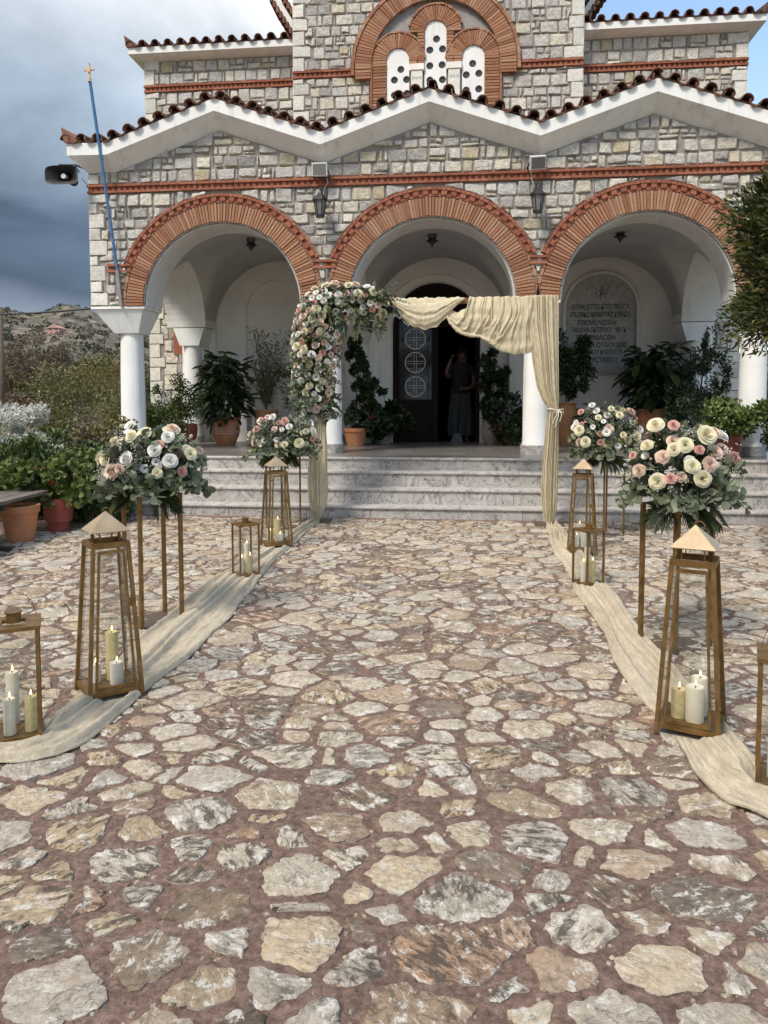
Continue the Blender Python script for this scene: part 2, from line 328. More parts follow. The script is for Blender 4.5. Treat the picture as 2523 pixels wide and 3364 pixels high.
leafmat('leaf_rubber', [(0, (0.020, 0.038, 0.015)), (0.6, (0.040, 0.068, 0.025)), (1, (0.075, 0.11, 0.04))], 0.32, 0.12, 0.5)
leafmat('leaf_euc', [(0, (0.072, 0.094, 0.054)), (0.5, (0.132, 0.155, 0.092)), (1, (0.225, 0.245, 0.165))], 0.55)
leafmat('leaf_greyblue', [(0, (0.16, 0.19, 0.185)), (1, (0.30, 0.335, 0.32))], 0.6)
leafmat('leaf_palm', [(0, (0.035, 0.055, 0.02)), (1, (0.09, 0.115, 0.04))], 0.45)
leafmat('leaf_olive', [(0, (0.075, 0.08, 0.032)), (0.6, (0.15, 0.145, 0.058)), (1, (0.26, 0.235, 0.105))], 0.6)
leafmat('leaf_ochre', [(0, (0.10, 0.085, 0.03)), (1, (0.20, 0.165, 0.06))], 0.7)
leafmat('leaf_scrub', [(0, (0.030, 0.034, 0.018)), (1, (0.075, 0.075, 0.040))], 0.8)
leafmat('leaf_brown', [(0, (0.085, 0.065, 0.045)), (0.6, (0.17, 0.13, 0.095)), (0.9, (0.22, 0.19, 0.16)), (1, (0.30, 0.20, 0.09))], 0.75)
leafmat('leaf_redbrown', [(0, (0.08, 0.03, 0.022)), (1, (0.17, 0.075, 0.05))], 0.7)
leafmat('leaf_cypress', [(0, (0.020, 0.034, 0.011)), (0.5, (0.044, 0.062, 0.018)), (0.8, (0.11, 0.12, 0.03)), (1, (0.25, 0.22, 0.06))], 0.6)
leafmat('petal_whitebush', [(0, (0.40, 0.42, 0.37)), (1, (0.66, 0.66, 0.60))], 0.7)
leafmat('petal_redsmall', [(0, (0.16, 0.012, 0.012)), (1, (0.30, 0.03, 0.03))], 0.6)
def petal(key, a, b):
    t = NT(key); r = t.rand(); n = t.noise(60, 3)
    c = t.mix(t.ramp(n, [(0.3, 0), (0.7, 1)]), a, b); c = t.mix(1.0, c, t.ramp(r, [(0, 0.86), (1, 1.08)]), 'MULTIPLY')
    b_ = t.bsdf(c, 0.6, None, 0.0, 0.25); tr = t.n('ShaderNodeBsdfTranslucent'); t.l(c, tr.inputs[0])
    mx = t.n('ShaderNodeMixShader'); mx.inputs[0].default_value = 0.3; t.l(b_.outputs[0], mx.inputs[1]); t.l(tr.outputs[0], mx.inputs[2]); t.l(mx.outputs[0], t.out.inputs[0]); M[key] = t.m
petal('petal_cream', (0.76, 0.70, 0.46), (0.82, 0.78, 0.61)); petal('petal_white', (0.76, 0.74, 0.69), (0.80, 0.79, 0.75))
petal('petal_blush', (0.76, 0.55, 0.44), (0.80, 0.66, 0.55)); petal('petal_pink', (0.64, 0.33, 0.29), (0.72, 0.46, 0.40)); petal('petal_dusty', (0.46, 0.26, 0.205), (0.56, 0.37, 0.29))
simple('flower_eye', (0.09, 0.075, 0.03), 0.9, 0.3)
# --- weathered bench boards
t = NT('bench_wood'); w = t.noise(1.0, 6, 0.65, t.scale(t.pos(), (40, 3.0, 40))); c = t.ramp(w, [(0.3, (0.055, 0.043, 0.035)), (0.55, (0.14, 0.115, 0.095)), (0.75, (0.22, 0.19, 0.16))])
t.bsdf(c, 0.9, t.bump(w, 0.7, 0.01)); M['bench_wood'] = t.m
# --- ground and hills
t = NT('earth'); n = t.noise(1.3, 7, 0.65); c = t.ramp(n, [(0.3, (0.05, 0.05, 0.022)), (0.5, (0.10, 0.092, 0.045)), (0.7, (0.18, 0.15, 0.095))]); t.bsdf(c, 1.0, t.bump(n, 0.8, 0.1)); M['earth'] = t.m
t = NT('hill_ground'); n = t.noise(0.16, 8, 0.72); n3 = t.noise(0.022, 5); vo = t.n('ShaderNodeTexVoronoi'); t.l(t.scale(t.pos(), (1, 1, 1.6)), vo.inputs['Vector']); vo.inputs['Scale'].default_value = 0.23
c = t.ramp(n, [(0.36, (0.040, 0.040, 0.024)), (0.47, (0.082, 0.070, 0.050)), (0.55, (0.16, 0.13, 0.105)), (0.66, (0.28, 0.235, 0.195))])
c = t.mix(t.ramp(vo.outputs['Distance'], [(0.26, 0.75), (0.5, 0.0)]), c, (0.052, 0.055, 0.034))
c = t.mix(t.ramp(n3, [(0.5, 0.0), (0.7, 0.4)]), c, (0.12, 0.10, 0.06))
t.bsdf(c, 1.0, t.bump(n, 0.6, 2.0)); M['hill_ground'] = t.m

# ------------------------------------------------------------------ geometry helpers
WO = {}                                        # world origin of every object that may get children
def tag(o, label=None, cat=None, group=None, kind=None):
    for k, v in (('label', label), ('category', cat), ('group', group), ('kind', kind)):
        if v: o[k] = v
    return o
def empty(name, loc, label, cat, group=None, rz=0.0):
    o = bpy.data.objects.new(name, None); C.objects.link(o); o.location = loc; o.rotation_euler[2] = rz; o.empty_display_size = 0.1
    WO[o.name] = Vector(loc); return tag(o, label, cat, group)
def link(name, me, parent=None, origin=None):
    """link mesh data whose coordinates are relative to origin (world)"""
    o = bpy.data.objects.new(name, me); C.objects.link(o); og = Vector(origin) if origin is not None else (WO[parent.name].copy() if parent else Vector((0, 0, 0)))
    WO[o.name] = og
    if parent: o.parent = parent; o.location = og - WO[parent.name]
    else: o.location = og
    return o
def copy_tree(o, parent=None, skip=()):
    c = o.copy(); C.objects.link(c)
    if parent: c.parent = parent; c.matrix_parent_inverse = o.matrix_parent_inverse
    for ch in list(o.children):
        if ch.name.split('.')[0] not in skip: copy_tree(ch, c, skip)
    return c

class MB:
    def __init__(s): s.v = []; s.f = []
    def add(s, vs, fs):
        b = len(s.v); s.v += [tuple(v) for v in vs]; s.f += [tuple(i + b for i in f) for f in fs]; return s
    def box(s, x0, x1, y0, y1, z0, z1):
        return s.add([(x0, y0, z0), (x1, y0, z0), (x1, y1, z0), (x0, y1, z0), (x0, y0, z1), (x1, y0, z1), (x1, y1, z1), (x0, y1, z1)],
                     [(0, 3, 2, 1), (4, 5, 6, 7), (0, 1, 5, 4), (1, 2, 6, 5), (2, 3, 7, 6), (3, 0, 4, 7)])
    def hexa(s, p): return s.add(p, [(0, 3, 2, 1), (4, 5, 6, 7), (0, 1, 5, 4), (1, 2, 6, 5), (2, 3, 7, 6), (3, 0, 4, 7)])
    def bar(s, a, b, w, h=None, up=(0, 0, 1)):
        """square bar from a to b"""
        h = h or w; a = Vector(a); b = Vector(b); d = (b - a).normalized(); u = Vector(up)
        if abs(d.dot(u)) > 0.98: u = Vector((1, 0, 0))
        x = d.cross(u).normalized() * w / 2; y = x.cross(d).normalized() * h / 2
        return s.hexa([a - x - y, a + x - y, a + x + y, a - x + y, b - x - y, b + x - y, b + x + y, b - x + y])
    def tube(s, pts, r, n=8, cap=True):
        pts = [Vector(p) for p in pts]; rs = r if isinstance(r, (list, tuple)) else [r] * len(pts); rings = []; u0 = None; b = len(s.v)
        for i, p in enumerate(pts):
            d = (pts[min(i + 1, len(pts) - 1)] - pts[max(i - 1, 0)]).normalized()
            if u0 is None: u0 = Vector((0, 0, 1)) if abs(d.z) < 0.9 else Vector((1, 0, 0))
            x = d.cross(u0).normalized(); y = d.cross(x).normalized()
            u0 = -y if True else u0
            for k in range(n):
                a = 2 * PI * k / n; s.v.append(tuple(p + (x * math.cos(a) + y * math.sin(a)) * rs[i]))
        for i in range(len(pts) - 1):
            for k in range(n):
                k2 = (k + 1) % n; s.f.append((b + i * n + k, b + i * n + k2, b + (i + 1) * n + k2, b + (i + 1) * n + k))
        if cap: s.f.append(tuple(b + k for k in range(n - 1, -1, -1))); s.f.append(tuple(b + (len(pts) - 1) * n + k for k in range(n)))
        return s
    def lathe(s, c, prof, n=24, wob=0.0):
        """profile (radius, z) turned about the vertical through c"""
        b = len(s.v); cx, cy, cz = c
        for r, z in prof:
            for k in range(n):
                a = 2 * PI * k / n; w = 1 + wob * math.sin(3 * a + z * 7); s.v.append((cx + r * w * math.cos(a), cy + r * w * math.sin(a), cz + z))
        for i in range(len(prof) - 1):
            for k in range(n):
                k2 = (k + 1) % n; s.f.append((b + i * n + k, b + i * n + k2, b + (i + 1) * n + k2, b + (i + 1) * n + k))
        s.f.append(tuple(b + k for k in range(n - 1, -1, -1))); s.f.append(tuple(b + (len(prof) - 1) * n + k for k in range(n)))
        return s
    def prism(s, poly, y0, y1):
        """polygon in X-Z, extruded from y0 to y1"""
        n = len(poly); s.add([(x, y0, z) for x, z in poly] + [(x, y1, z) for x, z in poly], [tuple(range(n)), tuple(range(2 * n - 1, n - 1, -1))] + [(i, i + n, (i + 1) % n + n, (i + 1) % n) for i in range(n)]); return s
    def disc(s, c, r, d, n=16, t=0.01, axis='Y'):
        vs = []
        for q in (0, 1):
            for k in range(n):
                a = 2 * PI * k / n; ca, sa = r * math.cos(a), r * math.sin(a)
                vs.append((c[0] + ca, c[1] + d * q * t, c[2] + sa))
        return s.add(vs, [tuple(range(n)), tuple(range(2 * n - 1, n - 1, -1))] + [(i, i + n, (i + 1) % n + n, (i + 1) % n) for i in range(n)])
    def mesh(s, name, mat, origin=(0, 0, 0), smooth=False, fix=True):
        me = bpy.data.meshes.new(name); o = Vector(origin)
        me.from_pydata([(v[0] - o.x, v[1] - o.y, v[2] - o.z) for v in s.v], [], s.f); me.materials.append(M[mat] if isinstance(mat, str) else mat)
        if fix:
            bm = bmesh.new(); bm.from_mesh(me); bmesh.ops.recalc_face_normals(bm, faces=bm.faces); bm.to_mesh(me); bm.free()
        if smooth:
            me.polygons.foreach_set('use_smooth', [True] * len(me.polygons))
            if smooth == 'auto': me.set_sharp_from_angle(angle=R(38))
        me.update(); return me
    def build(s, name, mat, parent=None, origin=None, smooth=False, bevel=0.0):
        og = Vector(origin) if origin is not None else (WO[parent.name] if parent else Vector((0, 0, 0)))
        o = link(name, s.mesh(name, mat, og, smooth), parent, og)
        if bevel:
            md = o.modifiers.new('bevel', 'BEVEL'); md.width = bevel; md.segments = 2; md.limit_method = 'ANGLE'; md.angle_limit = R(40)
        return o

def np_mesh(name, V, F, mat, smooth=False):
    """mesh from numpy vertices and an (n,k) face array"""
    me = bpy.data.meshes.new(name); k = F.shape[1]
    me.vertices.add(len(V)); me.vertices.foreach_set('co', np.asarray(V, np.float32).ravel())
    me.loops.add(F.size); me.loops.foreach_set('vertex_index', np.asarray(F, np.int32).ravel())
    me.polygons.add(len(F)); me.polygons.foreach_set('loop_start', np.arange(0, F.size, k, dtype=np.int32))
    if smooth: me.polygons.foreach_set('use_smooth', np.ones(len(F), bool))
    me.materials.append(M[mat] if isinstance(mat, str) else mat); me.update(calc_edges=True); me.validate(); return me

def grid_mesh(name, P, mat, smooth=True):
    """P is an (a,b,3) array of points"""
    a, b = P.shape[:2]; i = np.arange(a * b).reshape(a, b)
    F = np.stack([i[:-1, :-1], i[1:, :-1], i[1:, 1:], i[:-1, 1:]], -1).reshape(-1, 4)
    return np_mesh(name, P.reshape(-1, 3), F, mat, smooth)

def unit(v): return v / (np.linalg.norm(v, axis=-1, keepdims=True) + 1e-9)
def leaves(P, D, N, L, W, mat, name, parent=None, fold=0.25, droop=0.15, shape='oval', origin=None):
    """many leaf blades: base P, direction D, face normal N; every blade is folded along its midrib"""
    n = len(P); D = unit(D); S = unit(np.cross(D, N)); N = np.cross(S, D)
    L = np.broadcast_to(np.asarray(L, float).reshape(-1, 1), (n, 1)); W = np.broadcast_to(np.asarray(W, float).reshape(-1, 1), (n, 1))
    if shape == 'diamond':
        V = np.stack([P, P + D * L * .45 + S * W * .5 + N * W * fold, P + D * L - N * L * droop, P + D * L * .45 - S * W * .5 + N * W * fold], 1)
        F = np.array([[0, 1, 2], [0, 2, 3]]); k = 4
    else:
        a, b = (0.28, 0.72) if shape == 'oval' else (0.35, 0.7)
        wa, wb = (0.5, 0.42) if shape == 'oval' else (0.5, 0.5)
        V = np.stack([P, P + D * L * a + S * W * wa + N * W * fold, P + D * L * b + S * W * wb + N * W * fold - N * L * droop * .4, P + D * L - N * L * droop,
                      P + D * L * b - S * W * wb + N * W * fold - N * L * droop * .4, P + D * L * a - S * W * wa + N * W * fold], 1)
        F = np.array([[0, 1, 2, 3], [0, 3, 4, 5]]); k = 6
    base = (np.arange(n) * k)[:, None, None]; Fa = (F[None] + base).reshape(-1, F.shape[1])
    og = Vector(origin) if origin is not None else (WO[parent.name] if parent else Vector((0, 0, 0)))
    V = V.reshape(-1, 3) - np.array(og)
    return link(name, np_mesh(name, V, Fa, mat), parent, og)

def rand_dirs(n):
    v = nrng.normal(size=(n, 3)); return unit(v)
def clumped(center, rad, n, clumps, spread=0.3, shell=0.6, lower=-1.0):
    """leaf positions gathered in clumps that fill an ellipsoid unevenly; returns points and outward directions"""
    c = np.array(center); r = np.array(rad); cd = rand_dirs(clumps * 3); cd = cd[cd[:, 2] > lower][:clumps]; clumps = len(cd)
    rr = shell + (1 - shell) * nrng.random((clumps, 1)) ** 0.6; cc = cd * rr * (0.82 + 0.3 * nrng.random((clumps, 1)))
    w = nrng.random(clumps) + 0.35; idx = nrng.choice(clumps, n, p=w / w.sum()); sz = spread * (0.6 + 0.8 * nrng.random(clumps))[idx][:, None]
    q = rand_dirs(n); P = cc[idx] + q * sz * (nrng.random((n, 1)) ** 0.5)
    return c + P * r, unit(q * 0.7 + cd[idx] * 0.8)
def foliage(name, mat, parent, center, rad, n, L, W, clumps=14, spread=0.32, shell=0.55, up=0.3, shape='diamond', droop=0.15, lower=-1.0, minz=None):
    P, D = clumped(center, rad, n, clumps, spread, shell, lower)
    if minz is not None: P[:, 2] = np.maximum(P[:, 2], minz + nrng.random(n) * 0.05)
    d = unit(D * 0.6 + rand_dirs(n) * 0.8 + np.array([0, 0, up])); N = unit(D + rand_dirs(n) * 0.7 + np.array([0, 0, 0.5]))
    return leaves(P, d, N, L * (0.6 + 0.8 * nrng.random(n)), W * (0.6 + 0.7 * nrng.random(n)), mat, name, parent, 0.2, droop, shape)

# stones: a polygon with a raised, roughened face; U,V in the wall or ground plane, W out of it
def chaikin(p, k=0.22):
    q = []
    for i in range(len(p)):
        a, b = p[i], p[(i + 1) % len(p)]; q += [(a[0] * (1 - k) + b[0] * k, a[1] * (1 - k) + b[1] * k), (a[0] * k + b[0] * (1 - k), a[1] * k + b[1] * (1 - k))]
    return q
def resample(p, step):
    out = []
    for i in range(len(p)):
        a, b = p[i], p[(i + 1) % len(p)]; d = math.hypot(b[0] - a[0], b[1] - a[1]); k = max(1, int(round(d / step)))
        for j in range(k): t = j / k; out.append((a[0] + (b[0] - a[0]) * t, a[1] + (b[1] - a[1]) * t))
    return out
def area(p): return 0.5 * sum(p[i][0] * p[(i + 1) % len(p)][1] - p[(i + 1) % len(p)][0] * p[i][1] for i in range(len(p)))
def stone(mb, poly, fmap, depth, h, inset, rough, step, jag, seed):
    """add one stone to mb: a skirt down into the mortar, a rounded arris, an uneven face"""
    p = resample(poly, step); n = len(p); cx = sum(q[0] for q in p) / n; cy = sum(q[1] for q in p) / n
    def nz(u, v, s, k): return mnoise.noise(Vector((u * s + seed, v * s - seed, k)))
    q = []
    for u, v in p:
        d = math.hypot(u - cx, v - cy) or 1; j = jag * (nz(u, v, 22, 0) + 0.7 * nz(u, v, 60, 3)); q.append((u + (u - cx) / d * j, v + (v - cy) / d * j))
    tiltu, tiltv = rnd.uniform(-1, 1) * h * 0.9, rnd.uniform(-1, 1) * h * 0.9; sz = max(0.05, math.sqrt(abs(area(q))))
    vs = []
    def ring(k, w, r):
        for u, v in q:
            d = math.hypot(u - cx, v - cy) or 1; f = 1 - min(k, d * 0.8) / d if k < 1 else 1
            uu, vv = cx + (u - cx) * f, cy + (v - cy) * f
            ww = w + (r * (nz(uu, vv, 17, 5) + 0.7 * nz(uu, vv, 48, 9)) + tiltu * (uu - cx) / sz + tiltv * (vv - cy) / sz if r else 0)
            vs.append(fmap(uu, vv, ww))
    ring(0, -depth, 0); ring(0, h * 0.35, rough * 0.3); ring(inset, h, rough)
    dmean = sum(math.hypot(u - cx, v - cy) for u, v in q) / n; ring(dmean * 0.45, h * 1.05, rough)
    vs.append(fmap(cx, cy, h * 1.08 + rough * nz(cx, cy, 17, 5)))
    fs = []
    for r in range(3):
        for i in range(n): fs.append((r * n + i, r * n + (i + 1) % n, (r + 1) * n + (i + 1) % n, (r + 1) * n + i))
    for i in range(n): fs.append((3 * n + i, 3 * n + (i + 1) % n, 4 * n))
    mb.add(vs, fs)
def emit_stones(items, name, mat, parent, budget, infill_name):
    """items: (weight, poly, fmap, args). The heaviest become objects of their own, the rest one stuff mesh"""
    items.sort(key=lambda t: -t[0]); keep = items[:budget]; rest = items[budget:]
    for w, poly, fmap, a in keep:
        mb = MB(); stone(mb, poly, fmap, *a, rnd.random() * 50); n = len(poly)
        c = fmap(sum(p[0] for p in poly) / n, sum(p[1] for p in poly) / n, 0); mb.build(name, mat, parent, c, smooth='auto')
    if rest:
        mb = MB()
        for w, poly, fmap, a in rest: stone(mb, poly, fmap, *a, rnd.random() * 50)
        tag(mb.build(infill_name, mat, parent, smooth='auto'), kind='stuff')

# ------------------------------------------------------------------ ground, courtyard paving, hills
GX = np.array([-3000, -1500, -700, -420, -330, -270, -220, -180, -150, -125, -105, -90, -76, -64, -54, -45, -37, -30, -24, -19, -15, -11, -8, -6, -4, -2, 0, 2, 4, 6, 8, 11, 15, 20, 28, 40, 60, 90, 130, 180, 260, 420, 700, 1500, 3000.])
GY = np.array([-1500, -500, -150, -50, -15, -5, 0, 3, 6, 9, 11, 13, 16, 20, 25, 31, 38, 46, 55, 66, 78, 92, 108, 126, 146, 168, 192, 218, 246, 276, 310, 346, 386, 430, 480, 540, 620, 760, 1000, 1500, 3000.])
PR_X = np.array([-3, -1.5, -0.95, -0.80, -0.72, -0.6496, -0.6097, -0.589, -0.5628, -0.5479, -0.5324, -0.5076, -0.4875, -0.4511, -0.40, -0.3, -0.15, 0.05, 0.3, 0.6, 1.2, 3])
PR_Z = np.array([0.06, 0.09, 0.115, 0.135, 0.128, 0.1222, 0.1153, 0.1182, 0.1243, 0.1229, 0.1175, 0.1109, 0.1043, 0.088, 0.075, 0.07, 0.085, 0.08, 0.06, 0.07, 0.09, 0.06])
def terrain(x, y):
    x = np.asarray(x, float); y = np.asarray(y, float)
    s = np.clip((y - 60) / 420, 0, 1); s = s * s * (3 - 2 * s)
    ra = np.interp(x / np.maximum(y, 30), PR_X, PR_Z) * 480 * s * 1.0
    back = np.clip((y - 480) / 900, 0, 1); near = np.clip((y - 13) / 30, 0, 1) * np.clip((-x - 2) / 8, 0, 1) * 1.25
    wob = (np.sin(x * 0.05 + y * 0.031) * np.cos(y * 0.043 - x * 0.02) * 2.2 + np.sin(x * 0.13 + 1) * np.sin(y * 0.11) * 0.9) * np.clip((y - 110) / 200, 0, 1) * np.clip((480 - y) / 120, 0, 1)
    far = np.clip((np.abs(x) - 1000) / 2000, 0, 1)
    return (ra * (1 - 0.75 * back) + wob) * (1 - far) + near - 0.03
gx, gy = np.meshgrid(np.unique(np.concatenate([GX, np.linspace(-340, -40, 90)])), np.unique(np.concatenate([GY, np.linspace(100, 520, 60)])), indexing='ij')
P = np.stack([gx, gy, terrain(gx, gy)], -1); Pn = P.copy()
near_mask = P[:, :, 1] < 62
tag(link('ground', grid_mesh('ground', P[:, :np.searchsorted(P[0, :, 1], 66.5)], 'earth')), kind='structure')
tag(link('hills', grid_mesh('hills', P[:, np.searchsorted(P[0, :, 1], 65.5):], 'hill_ground')), kind='structure')

# courtyard: a bed of red-brown mortar with flat stones set in it
bed = MB(); bed.box(-9.5, 7.5, -3.0, 9.09, -0.2, 0.0)
court = tag(bed.build('courtyard_paving', 'paving_mortar'), kind='structure')
def clip_half(poly, nx, ny, c):
    out = []
    for i in range(len(poly)):
        a, b = poly[i], poly[(i + 1) % len(poly)]; da = a[0] * nx + a[1] * ny - c; db = b[0] * nx + b[1] * ny - c
        if da <= 0: out.append(a)
        if (da < 0 < db) or (db < 0 < da): t = da / (da - db); out.append((a[0] + (b[0] - a[0]) * t, a[1] + (b[1] - a[1]) * t))
    return out
def paving():
    sites = []; cell = {}; ax = 0.80; rmin = 0.125
    def key(u, v): return (int(math.floor(u / 0.25)), int(math.floor(v / 0.25)))
    def near(u, v, k=2):
        a, b = key(u, v)
        for i in range(a - k, a + k + 1):
            for j in range(b - k, b + k + 1): yield from cell.get((i, j), ())
    tries = 0
    while tries < 30000:
        tries += 1; y = rnd.uniform(0.9, 9.2); x = rnd.uniform(-0.72 * y - 1.3, 0.48 * y + 1.3); u, v = x * ax, y
        r = rmin * (0.74 + 0.52 * rnd.random() ** 1.3)
        if all((u - s[0]) ** 2 + (v - s[1]) ** 2 > (0.5 * (r + s[2]) * 1.0) ** 2 for s in near(u, v)):
            s = (u, v, r, len(sites)); sites.append(s); cell.setdefault(key(u, v), []).append(s)
    items = []
    for u, v, r, k in sites:
        poly = [(u - .4, v - .4), (u + .4, v - .4), (u + .4, v + .4), (u - .4, v + .4)]; g = rnd.uniform(0.005, 0.015) * (1.45 if v < 3.1 else 1.0 if v < 4.5 else 0.8)
        for s in near(u, v, 3):
            if s[3] == k: continue
            dx, dy = s[0] - u, s[1] - v; d2 = dx * dx + dy * dy
            if d2 > 0.36: continue
            d = math.sqrt(d2); m = 0.5 * (d2 + r * r - s[2] * s[2]) / d - g
            poly = clip_half(poly, dx / d, dy / d, (u * dx + v * dy) / d + m)
            if len(poly) < 3: break
        if len(poly) < 3: continue
        poly = [(p[0] / ax, p[1]) for p in poly]
        c = (u / ax, v)
        # knock some corners off, shear the piece a little so that no two look alike
        q = []
        for i in range(len(poly)):
            a, b = poly[i - 1], poly[i]; e = poly[(i + 1) % len(poly)]; kcut = rnd.choice((0.0, 0.0, 0.08, 0.14, 0.25))
            if kcut == 0.0: q.append(b)
            else: q += [(b[0] + (a[0] - b[0]) * kcut, b[1] + (a[1] - b[1]) * kcut), (b[0] + (e[0] - b[0]) * kcut * .9, b[1] + (e[1] - b[1]) * kcut * .9)]
        sh = rnd.uniform(0.92, 1.0); sx = rnd.uniform(0.94, 1.0); q = [(c[0] + (p[0] - c[0]) * sh * sx, c[1] + (p[1] - c[1]) * sh) for p in q]
        if abs(area(q)) < 0.0035 or c[1] > 9.0 or max(p[1] for p in q) > 9.06: continue
        if c[0] < -4.3 and c[1] > 7.7: continue
        nearf = c[1] < 4.2; fm = lambda a, b, w: (a, b, w + 0.001)
        vis = -0.66 * c[1] - 0.1 < c[0] < 0.41 * c[1] + 0.1 and c[1] > 1.6
        items.append((abs(area(q)) / c[1] ** 3 * (1 if vis else 1e-3), q, fm, (0.03, rnd.uniform(0.004, 0.009), 0.007, 0.005, 0.014 if nearf else 0.045, 0.017)))
    return items
pv = paving()
chips = MB()                                                # small stone chips pressed into the mortar, beyond counting
for _ in range(2600):
    y = 1.2 + 6.0 * rnd.random() ** 1.7; x = rnd.uniform(-.7 * y - .6, .46 * y + .6); r = rnd.uniform(.004, .013); n = rnd.randint(4, 6); a0 = rnd.uniform(0, 6); q = [(x + r * rnd.uniform(.6, 1.3) * math.cos(a0 + 2 * PI * k / n), y + r * rnd.uniform(.6, 1.3) * math.sin(a0 + 2 * PI * k / n)) for k in range(n)]
    chips.add([(u, v, -.004) for u, v in q] + [(x + (u - x) * .6, y + (v - y) * .6, .0035) for u, v in q], [tuple(range(n, 2 * n))] + [(k, (k + 1) % n, (k + 1) % n + n, k + n) for k in range(n)])
tag(chips.build('stone_chips', 'paving_stone', court), kind='stuff')
emit_stones(pv, 'paving_stone', 'paving_stone', court, 300, 'paving_stones')

# ------------------------------------------------------------------ the church
CX0, YF, ZS, RA = -0.54, 10.4, 2.80, 1.14          # facade plane, springing height, arch radius
XL, XR = -5.39, 4.31
ARC = [-3.455, -0.495, 2.376]
COLX = [-4.93, -1.97, 0.955, 3.85]
GAB = [(-5.39, 4.683), (-5.0, 4.683), (-3.46, 5.20), (-1.995, 4.708), (-0.53, 5.20), (0.935, 4.712), (2.40, 5.195), (3.92, 4.683), (4.31, 4.683)]
def gab(x, off=0.0): return float(np.interp(x, [g[0] for g in GAB], [g[1] for g in GAB])) + off
church = empty('church', (CX0, 10.4, 0), 'stone church with brick arches, white columns and zigzag tiled porch roof', 'church')

def arch_slab(name, mat, x0, x1, y0, y1, zb, top, arches, parent, axis='X'):
    """wall slab with round-headed openings; top is a function of x; arches: (centre, radius, springing)"""
    xs = {x0, x1}
    for c, r, zs in arches:
        for k in range(33): xs.add(c - r * math.cos(PI * k / 32))
    for g in GAB:
        if x0 < g[0] < x1: xs.add(g[0])
    xs = sorted(xs); mb = MB()
    def bot(x, mid):
        for c, r, zs in arches:
            if abs(mid - c) < r: return zs + math.sqrt(max(0, r * r - (x - c) ** 2))
        return zb
    def mp(x, y, z): return (x, y, z) if axis == 'X' else (y, x, z)
    for a, b in zip(xs[:-1], xs[1:]):
        if b - a < 1e-5: continue
        m = (a + b) / 2; za, zb_ = bot(a, m), bot(b, m); ta, tb = top(a), top(b)
        mb.hexa([mp(a, y0, za), mp(b, y0, zb_), mp(b, y1, zb_), mp(a, y1, za), mp(a, y0, ta), mp(b, y0, tb), mp(b, y1, tb), mp(a, y1, ta)])
    # weld the slices: drop the internal faces
    me = mb.mesh(name, mat, WO[parent.name]); bm = bmesh.new(); bm.from_mesh(me); bmesh.ops.remove_doubles(bm, verts=bm.verts, dist=1e-4); bm.verts.index_update()
    seen = {}
    for f in bm.faces: seen.setdefault(tuple(sorted(v.index for v in f.verts)), []).append(f)
    bmesh.ops.delete(bm, geom=[f for fs in seen.values() if len(fs) > 1 for f in fs], context='FACES')
    bmesh.ops.recalc_face_normals(bm, faces=bm.faces); bm.to_mesh(me); bm.free(); return link(name, me, parent)

A3 = [(c, RA, ZS) for c in ARC]
fw = arch_slab('front_wall', 'mortar', XL, XR, YF, YF + 0.2, ZS, lambda x: gab(x, 0.10), A3, church)
arch_slab('arcade_wall', 'plaster', XL + 0.02, XR - 0.02, YF + 0.2, YF + 0.6, ZS, lambda x: gab(x, 0.05), [(c, RA - 0.012, ZS) for c in ARC], church)
# white plaster lining of each arch, just inside the brick ring
for c in ARC:
    mb = MB(); N = 40
    for k in range(N):
        a0, a1 = PI * k / N, PI * (k + 1) / N; q = []
        for y in (YF + 0.035, YF + 0.203):
            for a, r in ((a0, RA - 0.022), (a1, RA - 0.022), (a1, RA + 0.004), (a0, RA + 0.004)): q.append((c - r * math.cos(a), y, ZS + r * math.sin(a)))
        mb.hexa(q)
    mb.build('arch_reveal', 'plaster', church)

